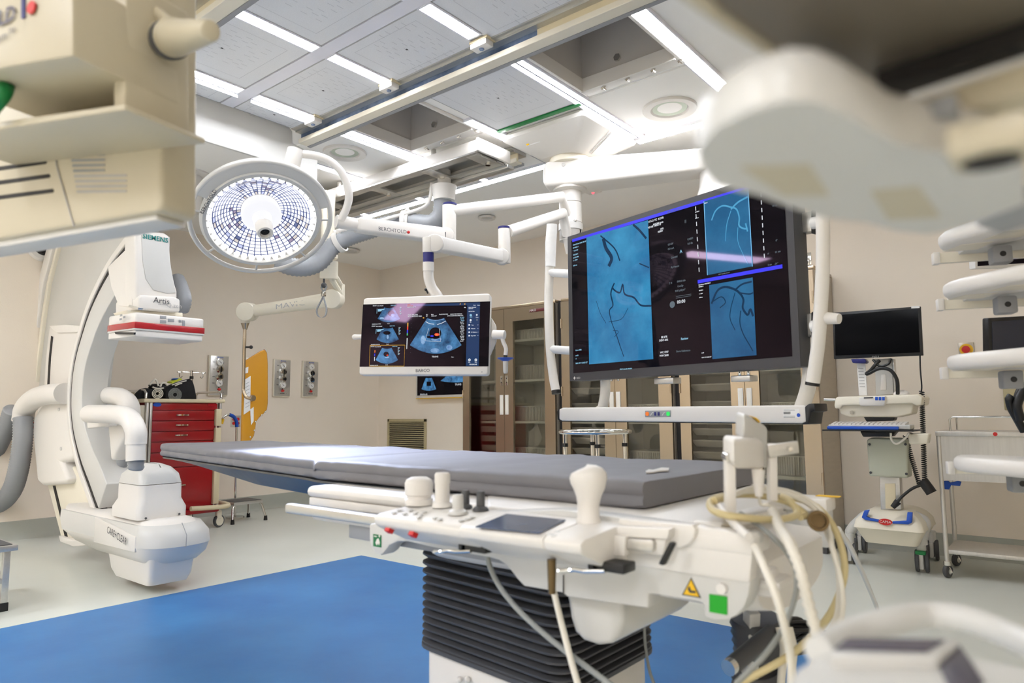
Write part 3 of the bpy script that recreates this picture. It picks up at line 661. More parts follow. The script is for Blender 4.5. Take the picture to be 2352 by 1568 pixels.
text('Artis', at(371, 691, x=XH + .033), r_, u_, .05, 'ink', ca)
text('with PURE', at(373, 699, x=XH + .033), r_, u_, .012, 'ink', ca)
text('Q.zen', at(400, 702, x=XH + .033), r_, u_, .04, 'inkl', ca)
# tube housing at the lower end
def ring(x0, x1, ya, yb, z, r=.04, n=5):
    return [V((q.x, q.y, z)) for q in rrect(((x0 + x1) / 2, (ya + yb) / 2, z), V((1, 0, 0)), V((0, 1, 0)), x1 - x0, yb - ya, r, n)]
pa = at(322, 1195, x=-4.36); pb = at(422, 1180, x=-4.36); ya, yb = pa.y, pb.y; zb = pa.z; zt = at(370, 1066, x=-4.36).z; xb = -4.72
H_ = zt - zb
m = MB(); m.loft([ring(xb - .03, -4.345, ya - .02, yb + .02, zb), ring(xb - .03, -4.345, ya - .02, yb + .02, zb + H_ * .18, .04), ring(xb, -4.37, ya, yb, zb + H_ * .34), ring(xb, -4.375, ya, yb, zb + H_ * .62)]); m.build('tube_housing', 'white', ca, ang=50)
m = MB(); m.loft([ring(xb, -4.375, ya, yb, zb + H_ * .63), ring(xb, -4.38, ya + .005, yb - .005, zb + H_ * .8, .07), ring(xb + .03, -4.41, ya + .035, yb - .035, zb + H_ * .93, .09), ring(xb + .09, -4.47, ya + .09, yb - .09, zb + H_, .05)]); m.build('tube_cap', 'palegrey', ca, ang=70)
for a, b in ((335, 1190), (412, 1180)):
    p = at(a, b, x=-4.343); m = MB(); m.ball(p, .007); m.build('screw', 'dgrey', ca)
# lower housing of the arc
ye0, ye1 = at(335, 1265, x=-4.3).y - .06, at(475, 1225, x=-4.3).y
def hull(x0, x1, a, b, z, r):
    c = (a + b) / 2; h = (b - a) / 2; pts = []
    for k in range(21):
        t = -math.pi / 2 + math.pi * k / 20; pts.append((x1 - r + r * max(0, math.cos(t)) ** .75, c + h * math.sin(t), z))
    return pts + [(x0, b, z), (x0, c, z), (x0, a, z)]
w0 = ye1 - ye0
zz = lambda py, px=345: at(px, py, x=-4.35).z
m = MB(); m.loft([hull(-5.0, -4.22, ye0 + .06, ye1 - .06, zz(1290), .1), hull(-5.25, -4.17, ye0 + .015, ye1 - .01, zz(1272), .16), hull(-5.45, -4.13, ye0, ye1, zz(1250), .2)]); m.build('lower_housing', 'white', ca, ang=60)
m = MB(); m.loft([hull(-5.45, -4.128, ye0 - .002, ye1 + .002, zz(1250), .2), hull(-5.5, -4.14, ye0, ye1, zz(1225), .2), hull(-5.55, -4.2, ye0 + .02, ye1 - .03, zz(1203), .18)]); m.build('bumper_band', 'palegrey', ca, ang=60)
m = MB(); m.loft([hull(-5.5, -4.2, ye0 + .03, ye1 - .06, zz(1206), .16), hull(-5.55, -4.24, ye0 + .05, ye1 - .08, zz(1196), .14), hull(-5.6, -4.3, ye0 + .08, ye1 - .11, zz(1192), .12)]); m.build('housing_top', 'white', ca, ang=60)
fa, fb = at(340, 1330, x=-4.28), at(432, 1312, x=-4.28)
m = MB(); m.loft([ring(-4.75, -4.27, fa.y, fb.y, .055, .03), ring(-4.8, -4.24, fa.y - .01, fb.y + .01, .1, .03), ring(-4.85, -4.22, fa.y - .02, fb.y + .02, zz(1268), .03)]); m.build('foot_housing', 'white', ca, ang=50)
m = MB(); m.prism([(-4.9, ye0 - .003, zz(1200)), (-4.3, ye0 - .003, zz(1225)), (-4.3, ye0 - .003, zz(1260)), (-4.9, ye0 - .003, zz(1262))], (0, .02, 0), bev=.004); 
m.build('side_cover', 'white', ca)
text('CARE+CLEAR', at(268, 1230, y=ye0 - .012), (1, 0, -.16), (0, 0, 1), .06, 'ink', ca, sx=.8)
m = MB(); m.tube([(-4.129, (ye0 + ye1) / 2, zz(1252)), (-4.126, (ye0 + ye1) / 2, zz(1225)), (-4.19, (ye0 + ye1) / 2, zz(1200))], .0022, 6); m.build('seam', 'grey', ca)

# ---------------------------------------------------------------- red crash cart
XC = -6.38
cya, cyb = at(334, 1000, x=XC).y, at(508, 1000, x=XC).y
zt = at(420, 919, x=XC).z; zb = at(420, 1172, x=XC).z
ct = thing('crash_cart', (-6.7, (cya + cyb) / 2, 0), 'red drawer crash cart with cream top standing by the left wall', 'crash cart')
m = MB(); m.lohi((XC - .55, cya + .03, zb), (XC - .012, cyb - .05, zt - .02), bev=.004); m.build('body', 'red', ct)
m = MB(); m.lohi((XC - .58, cya - .04, zt - .022), (XC + .03, cyb + .015, zt + .012), bev=.012, seg=3); m.build('top', 'ivory', ct)
for k, y in enumerate((cya + .005, cya + .035, cyb - .02)):
    m = MB(); m.lohi((XC - .03, y - .011, zb - .02), (XC + .012, y + .011, zt - .02), bev=.003); m.build('corner_post', 'alu', ct)
rows = [942, 966, 990, 1013, 1037, 1072, 1172]
for k in range(6):
    za, zc = at(420, rows[k], x=XC).z, at(420, rows[k + 1], x=XC).z
    m = MB(); m.lohi((XC - .02, cya + .05, zc + .004), (XC + .004, cyb - .075, za - .003), bev=.003); d = m.build('drawer', 'red', ct)
    py = [953, 976, 999, 1022, 1050, 1114][k]; px = 421 - k * 1.5 if k < 5 else 413
    c = at(px, py, x=XC + .01); m = MB(); rr = []
    for j in range(9):
        t = -1 + 2 * j / 8; y = c.y + t * .062; q = (1 - t * t) ** .5 * .022 + .002
        rr.append([(XC + .004, y, c.z + .006), (XC + .004 + q, y, c.z + .006), (XC + .004 + q, y, c.z - .004), (XC + .004, y, c.z - .006)])
    m.loft(rr); m.build('handle', 'chrome', d, ang=60)
za, zc = zt - .03, at(420, rows[0], x=XC).z
m = MB(); m.lohi((XC - .02, cya + .05, zc + .003), (XC + .003, cyb - .05, za), bev=.002); m.build('header_panel', 'red', ct)
p = at(361, 929, x=XC + .006); m = MB(); m.lathe([(.036, 0), (.036, .002)], p, (1, 0, 0), 24, u=(0, 1, 0)); 
for v in m.bm.verts: v.co.z = p.z + (v.co.z - p.z) * .5
m.build('oval_badge', 'bluep', ct)
p = at(488, 930, x=XC + .006); m = MB(); m.box(p, (.002, .09, .025)); m.build('label_plate', 'redstripe', ct)
m = MB(); m.lohi((XC - .02, cyb - .072, zb + .03), (XC + .03, cyb - .014, at(495, 982, x=XC).z), bev=.008); m.build('locking_bar', 'ivory', ct)
m = MB(); m.lohi((XC - .02, cyb - .072, at(495, 978, x=XC).z), (XC + .03, cyb - .014, at(495, 939, x=XC).z), bev=.008); m.build('locking_bar', 'ivory', ct)
for y in (cya, cyb):
    m = MB(); s = 1 if y > 0 else 1
    m.tube([(XC - .52, y, zt), (XC - .52, y, zt + .06), (XC - .49, y, zt + .085), (XC - .06, y, zt + .085), (XC - .025, y, zt + .06), (XC - .025, y, zt)], .012, 10); m.build('guard_rail', 'chrome', ct, ang=60)
m = MB(); m.tube([(XC - .55, cya - .02, zt + .08), (XC - .55, cyb, zt + .08)], .01, 10); m.build('guard_rail', 'chrome', ct)
bz = at(480, 1166, x=XC + .1).z
m = MB(); m.tube([at(438, 1168, x=XC + .12), at(475, 1166, x=XC + .12), at(520, 1162, x=XC + .08), (XC - .0, cyb + .06, bz + .01), (XC - .5, cyb + .06, bz + .01)], .022, 12, sub=5); m.build('bumper', 'ivory', ct, ang=60)
m = MB(); m.lohi((XC - .55, cya, zb - .04), (XC + .05, cyb - .02, zb), bev=.005); m.build('base', 'red', ct)
for x, y in ((XC + .03, cyb - .01), (XC + .03, cya + .03), (XC - .5, cyb - .05), (XC - .5, cya + .03)):
    m = MB(); m.cyl((x, y, .055), (x, y, .055), .01); 
    m.bm.clear(); m.lathe([(.055, -.014), (.058, -.008), (.058, .008), (.055, .014)], (x, y, .058), (1, .25, 0), 28); w_ = m.build('caster_wheel', 'dgrey', ct)
    m = MB(); m.lathe([(.043, -.016), (.043, .016)], (x, y, .058), (1, .25, 0), 24); m.build('hub', 'cream', w_)
    m = MB(); m.lohi((x - .025, y - .03, .075), (x + .025, y + .02, zb - .03), bev=.012); m.build('caster_fork', 'cream', ct)
m = MB(); m.lohi((XC - .45, cya - .08, at(320, 985, x=XC).z), (XC - .02, cya - .005, at(320, 930, x=XC).z), bev=.006); m.build('side_bin', 'cream', ct)
m = MB(); m.tube([at(311, 945, x=XC - .1), at(318, 932, x=XC - .1), at(326, 938, x=XC - .1), at(328, 965, x=XC - .1)], .008, 8, sub=5); m.build('side_hook', 'ivory', ct)
# things on the cart
zc = zt + .012
def bl(px, py, x=XC - .1): return at(px, py, x=x)
m = MB(); rr = []
for px, top in ((374, 893), (386, 884), (405, 877), (425, 871), (436, 869), (440, 880), (445, 905)):
    a = bl(px, top); rr.append([(a.x - .07, a.y, zc), (a.x + .06, a.y, zc), (a.x + .055, a.y, max(a.z - .02, zc + .01)), (a.x, a.y, max(a.z, zc + .015)), (a.x - .06, a.y, max(a.z - .02, zc + .01))])
m.loft(rr, bev=.008); bag = solo('equipment_bag', m, 'blackc', 'black fabric equipment pouch standing open on the red cart', 'bag', ang=60)
p = bl(402, 906, XC - .035); m = MB()
for k in range(5):
    m.tube([p + V((0, math.cos(t) * (.058 - .009 * k), math.sin(t) * (.058 - .009 * k))) for t in [2 * math.pi * i / 24 for i in range(24)]], .0032, 6, closed=True)
m.build('coiled_tubing', 'gcable', bag)
m = MB(); m.tube([bl(395, 884, XC - .02), bl(412, 878, XC - .02), bl(428, 874, XC - .02)], .005, 6, sub=4); m.tube([bl(402, 886, XC - .02), bl(410, 882, XC - .02), bl(418, 880, XC - .02)], .006, 6, sub=4); m.build('drawcord', 'cable', bag)
m = MB(); rr = []
for px, top in ((314, 905), (318, 900), (326, 893), (340, 890), (352, 893), (354, 908)):
    a = bl(px, top); rr.append([(a.x - .07, a.y, zc), (a.x + .05, a.y, zc), (a.x + .04, a.y, max(a.z - .01, zc + .005)), (a.x - .05, a.y, max(a.z, zc + .01))])
m.loft(rr, bev=.01); solo('cuff_pouch', m, 'blackc', 'small black rolled cuff at left end of the cart top', 'pouch', ang=60)
m = MB(); p = bl(361, 905, XC - .06); ax = V((1, -.35, 0)).normalized()
for r in (.042, .03, .018): m.lathe([(r, -.05), (r + .004, .05), (r - .003, .05), (r - .006, -.05)], (p.x, p.y, zc + .046), ax, 28, caps=False)
solo('tape_roll', m, 'cream', 'cream rolled bandage coil between the two black bags on cart', 'roll')
m = MB(); p = bl(365, 884, XC - .2)
m.lathe([(.07, -.03), (.08, 0), (.07, .03)], (p.x, p.y, zc + .04), (0, 0, 1), 20); 
for k in range(6):
    m.tube([V((p.x, p.y, zc + .09 + .007 * k)) + V((.06 * math.cos(t), (.075 + .004 * (k % 3)) * math.sin(t), .012 * math.sin(t + k))) for t in [2 * math.pi * i / 20 for i in range(20)]], .009, 8, closed=True)
solo('coiled_cable', m, 'black', 'black cable coil heaped behind the rolled bandage on cart', 'cable')
m = MB(); m.tube([bl(344, 884), bl(352, 874), bl(358, 872), bl(364, 886)], .009, 8, sub=5); m.tube([bl(368, 888), bl(372, 880), bl(380, 880), bl(387, 888)], .009, 8, sub=5); m.tube([bl(350, 889), bl(362, 892), bl(376, 891)], .008, 8, sub=5)
solo('cable_loop', m, 'cable', 'white cable loops lying over the black coil on cart', 'cable', base=(XC - .1, bl(360, 880).y, zc))
m = MB(); a = bl(395, 881, XC - .12); b = bl(418, 872, XC - .12); m.prism([a, b, b + V((0, 0, .012)), a + V((0, 0, .012))], (-.1, 0, .01), bev=.003); solo('yellow_packet', m, pmat('lime_packet', (212, 226, 30), .4), 'lime yellow packet lying behind the black pouch on cart', 'packet')
m = MB(); a = bl(404, 871, XC - .2); m.ball(a, .04, (1, 1, .28)); solo('blue_cap', m, 'bluep', 'small blue cap on the heap atop the red cart', 'cap')  # small blue cap, modelled as a flattened ball
# IV pole fixed to the cart
iv = thing('iv_pole', bl(440, 912, XC - .3), 'short IV pole with curled hooks behind the black pouch on cart', 'IV pole')
a = bl(440, 910, XC - .3); b = bl(440, 851, XC - .3)
m = MB(); m.cyl(V((a.x, a.y, zt)), b, .013); m.build('pole', 'chrome', iv)
m = MB(); c = bl(440, 867, XC - .3); m.cyl(c - V((0, 0, .014)), c + V((0, 0, .014)), .018); m.build('collar', 'black', iv)
for dx in (-1, 1):
    m = MB(); y = dx * .11; e = b + V((0, 0, -.02)); m.tube([e, e + V((0, y * .6, .004)), e + V((0, y, 0)), e + V((0, y * 1.05, -.035)), e + V((0, y * .92, -.05)), e + V((0, y * .8, -.035))], .0042, 8, sub=4); m.tube([e + V((0, y, 0)), e + V((0, y * 1.2, .002))], .0042, 8); m.ball(e + V((0, y * 1.22, .002)), .008); m.build('hook', 'chrome', iv)

# ---------------------------------------------------------------- step stool, hook pole
ss = thing('step_stool', at(575, 1190, z=0), 'chrome step stool with black rubber top by the left wall', 'step stool')
fr, fl = at(603, 1194, z=0), at(530, 1202, z=0); bk = at(560, 1184, z=0)
zs = at(560, 1152, x=fr.x).z
c = V((fr.x - .14, (fr.y + fl.y) / 2, 0)); hx, hy = .14, (fr.y - fl.y) / 2
m = MB(); m.lohi((c.x - hx, c.y - hy, zs - .028), (c.x + hx, c.y + hy, zs), bev=.004); m.build('platform', 'alu', ss)
m = MB(); m.lohi((c.x - hx + .012, c.y - hy + .012, zs), (c.x + hx - .012, c.y + hy - .012, zs + .004)); m.build('tread', 'charc', ss)
for sx in (-1, 1):
    for sy in (-1, 1):
        q = c + V((sx * (hx - .02), sy * (hy - .02), 0)); f = c + V((sx * (hx + .02), sy * (hy + .02), 0))
        m = MB(); m.tube([q + V((0, 0, zs - .03)), q + V((sx * .005, sy * .02, zs - .06)), f + V((0, 0, .03))], .012, 12, sub=4); m.build('leg', 'chrome', ss, ang=60)
        m = MB(); m.cyl(f, f + V((0, 0, .045)), .019, .015); m.build('foot', 'black', ss)
hp = thing('hook_pole', at(541, 1150, x=-6.75), 'chrome pole with curved hook carrying blue and yellow tape behind stool', 'pole')
a = at(541, 1150, x=-6.75); 
m = MB(); m.tube([V((a.x, a.y, .0))] + [at(*q, x=-6.75) for q in ((543, 1000), (543, 975), (541, 962), (533, 953), (523, 953), (513, 958), (509, 970))], .011, 12, sub=5); m.build('pole', 'chrome', hp, ang=60)
m = MB(); m.tube([at(*q, x=-6.745) for q in ((544, 980), (543, 968), (537, 957), (527, 952))], .018, 10, sub=4); m.build('blue_tape', 'bluep', hp, ang=60)
m = MB(); m.tube([at(*q, x=-6.745) for q in ((512, 962), (509, 973))], .016, 10); m.build('yellow_tape', 'yellow', hp)
m = MB(); m.cyl((a.x, a.y, 0), (a.x, a.y, .02), .09); m.build('base', 'chrome', hp)

# ---------------------------------------------------------------- wall panels, outlets
def gas(pxl, pxr, pt, pb, label):
    a, b = at(pxl, pt, x=XW), at(pxr, pb, x=XW); c = (a + b) / 2; w_, h_ = .215, .475 * .9
    t = thing('gas_panel', (XW, c.y, c.z - h_ / 2), label, 'gas control panel', 'medical gas panels on the left wall')
    m = MB(); m.lohi((XW, c.y - w_ / 2, c.z - h_ / 2), (XW + .03, c.y + w_ / 2, c.z + h_ / 2), bev=.003); m.build('box', 'cream', t)
    m = MB(); m.lohi((XW + .03, c.y - w_ / 2 + .014, c.z - h_ / 2 + .008), (XW + .034, c.y + w_ / 2 - .002, c.z + h_ / 2 - .008), bev=.001); m.build('faceplate', 'alu', t)
    X = XW + .034; yc = c.y + .006
    m = MB(); m.lohi((X, yc - .006, c.z - h_ * .33), (X + .002, yc + .006, c.z + h_ * .3)); m.build('flow_line', 'black', t)
    for k, zz_ in enumerate((.33, .155, -.03, -.19)):
        z = c.z + h_ * zz_
        if k in (0, 3):
            m = MB(); m.lathe([(.04, 0), (.04, .014), (.035, .016)], (X, yc, z), (1, 0, 0), 28); g1 = m.build('gauge', 'chrome', t)
            m = MB(); m.cyl((X + .016, yc, z), (X + .0165, yc, z), .034); m.build('dial', 'paper', g1)
            m = MB(); m.prism([(X + .0175, yc - .02, z + .018), (X + .0175, yc + .014, z - .008), (X + .0175, yc + .01, z - .014)], (.001, 0, 0)); m.build('needle', 'ink', g1)
        else:
            m = MB(); m.lathe([(.042, 0), (.044, .02), (.03, .035), (.012, .036)], (X, yc, z), (1, 0, 0), 28); g1 = m.build('valve_knob', 'chrome', t)
            m = MB(); m.lohi((X + .034, yc - .006, z - .03), (X + .04, yc + .006, z + .03)) if k == 1 else m.lathe([(.016, .034), (.016, .04), (.009, .04)], (X, yc, z), (1, 0, 0), 20); m.build('pointer', 'black', g1)
        m = MB(); m.lohi((X, yc - .075, z - .003), (X + .0008, yc - .048, z + .003)); m.build('caption', 'ink', t)
    m = MB(); z = c.z - h_ * .345; m.ball((X + .01, yc, z), .014, (1, 1.5, 1)); m.cyl((X, yc, z), (X + .02, yc, z), .012); m.build('outlet_button', 'redp', t)
    m = MB(); m.lohi((X, yc - .03, c.z - h_ * .425), (X + .001, yc + .03, c.z - h_ * .405)); m.lohi((X, yc - .055, c.z - h_ * .42), (X + .001, yc - .048, c.z - h_ * .41)); m.lohi((X, yc + .048, c.z - h_ * .42), (X + .001, yc + .055, c.z - h_ * .41)); m.build('caption', 'ink', t)
    m = MB(); m.lohi((X, yc - .03, c.z + h_ * .445), (X + .001, yc - .012, c.z + h_ * .465)); m.lohi((X, yc - .008, c.z + h_ * .448), (X + .001, yc + .04, c.z + h_ * .462)); m.build('logo', 'bluep', t)
    m = MB(); m.lohi((X, yc - .045, c.z + h_ * .418), (X + .001, yc + .045, c.z + h_ * .422)); m.build('title_line', 'ink', t)
gas(481, 516, 815, 909, 'grey medical gas panel above the red cart')
gas(563, 598, 820, 910, 'grey medical gas panel half hidden behind the amber shield')
gas(628, 660, 824, 911, 'grey medical gas panel first to the right of the amber shield')
gas(694, 724, 828, 912, 'grey medical gas panel nearest the far room corner')
def outlet(px, py, label, n=4):
    c = at(px, py, x=XW); t = thing('wall_outlet', (XW, c.y, c.z - .055), label, 'outlet')
    m = MB(); m.lohi((XW, c.y - .055, c.z - .062), (XW + .006, c.y + .055, c.z + .062), bev=.002); m.build('plate', 'alu', t)
    for dy in (-.024, .024):
        for dz in (-.022, .022):
            m = MB(); m.cyl((XW + .004, c.y + dy, c.z + dz), (XW + .011, c.y + dy, c.z + dz), .017); m.build('socket', 'redp', t)
outlet(541, 967, 'red four socket wall outlet on steel plate behind the hook pole')
outlet(73, 975, 'red four socket wall outlet behind the C-arm carriage')

# ---------------------------------------------------------------- amber lead acrylic shield on its arm
DS = 5.9
S_ = lambda px, py, d=DS: at(px, py, d=d)
pc = at(757, 600, d=5.5)        # pivot below the carriage
sh = thing('shield_arm', pc, 'cream jointed ceiling arm carrying the amber shield, hanging below the carriage', 'support arm')
m = MB(); m.cyl(at(755, 640, d=5.5), at(756, 600, d=5.5), .07); m.build('pivot_column', 'cream', sh)
m = MB(); cx = at(757, 590, d=5.5); m.prism([at(*q, d=5.5) for q in ((735, 572), (766, 571), (768, 590), (752, 602), (735, 602))], FW * .12, bev=.008); m.build('pivot_head', 'cream', sh)
for px in (745, 758):
    top_ = at(px + 2, 480, d=5.5); m = MB(); m.cyl(at(px, 574, d=5.55), V((at(px, 574, d=5.55).x, at(px, 574, d=5.55).y, HC - .12)), .03 if px == 745 else .034); m.build('drop_tube', 'cream', sh)
m = MB(); a, b = at(758, 620, d=5.53), at(782, 660, d=5.65)
for dz in (0, -.07): m.tube([a + V((0, 0, dz + .02)), b + V((0, 0, dz + .02))], .022, 8)
m.build('parallel_link', 'cream', sh)
m = MB(); m.prism([at(*q, d=5.65) for q in ((774, 652), (786, 650), (786, 692), (772, 697), (766, 690), (774, 672))], FW * .1, bev=.008); m.build('elbow', 'cream', sh)
a, b = at(766, 687, d=5.65), at(570, 716, d=DS)
m = MB(); d_ = (b - a).normalized(); m.tube([a, a.lerp(b, .12), a.lerp(b, .5), a.lerp(b, .88), b], [.068, .06, .053, .05, .06], 16); m.build('spring_arm', 'cream', sh, ang=60)
for q in (a, b):
    m = MB(); m.cyl(q - FW * .075, q + FW * .07, .078, bev=.01); m.build('joint_cover', 'cream', sh)
tn = a.lerp(b, .47) - FW * .055
text('MAVIG', tn, -d_, V((0, 0, 1)), .06, 'inkl', sh, sx=1.6)
m = MB(); m.cyl(at(563, 742, d=DS), at(563, 712, d=DS), .038, bev=.006); m.build('swivel', 'cream', sh)
m = MB(); m.cyl(at(563, 757, d=DS), at(563, 741, d=DS), .016, .036); m.build('cone', 'steel', sh)
ssd = thing('lead_shield', at(585, 900, d=DS), 'amber lead acrylic shield with taped paper sheets hanging from the cream arm', 'radiation shield')
m = MB(); m.tube([at(563, 748, d=DS), at(562, 765, d=DS - .01), at(561, 800, d=DS - .03), at(559, 885, d=DS - .04), at(560, 900, d=DS - .05), at(566, 912, d=DS - .06), at(577, 915, d=DS - .06)], .014, 12, sub=5); m.build('hanger_rod', 'steel', ssd, ang=60)
p = at(563, 797, d=DS - .03); m = MB(); m.tube([p, p + RT * .045], .008, 8); m.ball(p + RT * .05, .016); m.build('knob', 'black', ssd)
# sheet stands obliquely: left edge nearer, right edge further away
pl0 = at(563, 900, d=DS); pn = (RT * .88 - FW * .47); pn.z = 0; pn.normalize(); sr = V((0, 0, 1)).cross(pn); PLS = (pl0, V((pn.x, pn.y, 0)))
shp = [(556, 1012), (560, 835), (565, 828), (600, 806), (608, 803), (613, 810), (615, 835), (615, 925), (613, 940), (606, 948), (595, 958), (588, 968), (586, 985), (583, 1000), (575, 1012), (572, 1030), (556, 1030)]
m = MB(); m.prism([at(*q, pl=PLS) for q in shp], PLS[1] * -.02, bev=.003); m.build('sheet', 'amber', ssd, ang=50)
m = MB(); m.tube([at(a_, b_, pl=PLS) - PLS[1] * .012 for a_, b_ in shp[4:15]], .009, 6); m.build('edge', 'amberedge', ssd)
if PLS[1].dot(CAM - pl0) < 0: PF = -1
else: PF = 1
for pts in (((562, 845), (570, 842), (569, 856), (561, 858)), ((561, 872), (575, 863), (574, 942), (559, 952)), ((574, 940), (582, 934), (582, 967), (576, 976))):
    m = MB(); m.prism([at(*q, pl=PLS) + PLS[1] * PF * .003 for q in pts], PLS[1] * .001); m.build('paper_sheet', 'paper', ssd, smooth=False)
for y in (880, 888, 896, 904, 926, 934):
    m = MB(); m.prism([at(*q, pl=PLS) + PLS[1] * PF * .0045 for q in ((563, y + 1), (572, y - 4), (572, y - 2.6), (563, y + 2.4))], PLS[1] * .0004); m.build('print_line', 'inkl', ssd, smooth=False)
m = MB(); p = at(578, 914, pl=PLS) + PLS[1] * PF * .006; m.cyl(p, p + PLS[1] * PF * .02, .03, .024); m.build('clamp', 'steel', ssd)
for px, py in ((608, 946), (600, 953), (586, 968), (583, 988), (574, 1003)):
    m = MB(); p = at(px, py, pl=PLS) + PLS[1] * PF * .004; m.ball(p, .008); m.build('rivet', 'chrome', ssd)
# strap handle below the pivot
st = thing('pull_strap', at(745, 660, d=5.4), 'grey looped pull strap hanging under the arm pivot', 'strap')
m = MB(); m.cyl(at(744, 640, d=5.42), at(744, 652, d=5.42), .008); m.ball(at(744, 655, d=5.42), .022); m.build('swivel_hook', 'dgrey', st)
loop = [(744, 652), (738, 660), (742, 668), (744, 676), (737, 692), (728, 710), (730, 724), (738, 729), (747, 725), (750, 710), (746, 692), (742, 676), (746, 666), (750, 658)]
P_ = spline([at(*q, d=5.42) for q in loop], 5, True); m = MB()
m.loft([[p - RT * .004 - FW * .012, p + RT * .004 - FW * .012, p + RT * .004 + FW * .012, p - RT * .004 + FW * .012] for p in P_], closed=True); m.build('webbing', 'grey', st, ang=60)
m = MB(); m.box(at(743, 675, d=5.4), (.028, .028, .04), bev=.003); m.build('buckle', 'chrome', st)
# ---------------------------------------------------------------- stainless glass-door cabinets along the back wall
YD, YBK, ZT = 5.45, 5.94, 2.14
ORD = ['top', 'second from top', 'third from top', 'fourth from top', 'fifth from top', 'sixth from top', 'seventh from top', 'eighth from top', 'ninth from top', 'tenth from top']
zs_ = [at(1210, py, y=YD + .2).z for py in (783, 873, 966, 1060, 1140)]
def tray(x0, x1, z, lab):
    t = MB(); y0 = YD + .09; h = .055
    t.loft([[(x0 + .03, y0, z), (x1 - .03, y0, z), (x1 - .03, y0 + .34, z), (x0 + .03, y0 + .34, z)], [(x0, y0 - .03, z + h), (x1, y0 - .03, z + h), (x1, y0 + .34, z + h), (x0, y0 + .34, z + h)]], bev=.004)
    t.lohi((x0, y0 - .035, z + h - .008), (x1, y0 - .02, z + h + .004))
    return solo('storage_tray', t, 'bin', lab, 'tray', 'pull-out trays in the steel cabinets')
def basket(x0, x1, z, h, lab):
    m = MB(); y0 = YD + .12; n = int((x1 - x0) / .018); pts = []
    for i in range(n):
        xa = x0 + (x1 - x0) * i / n; w_ = (x1 - x0) / n
        pts += [(xa, y0, z), (xa + w_ * .5, y0, z), (xa + w_ * .5, y0 + .008, z), (xa + w_, y0 + .008, z)]
    pts += [(x1, y0 + .3, z), (x0, y0 + .3, z)]
    m.prism(pts, (0, 0, h)); m.lohi((x0 - .004, y0 - .005, z + h - .012), (x1 + .004, y0 + .004, z + h))
    return solo('ribbed_basket', m, 'basket', lab, 'basket', 'ribbed bins in the steel cabinets', smooth=False)
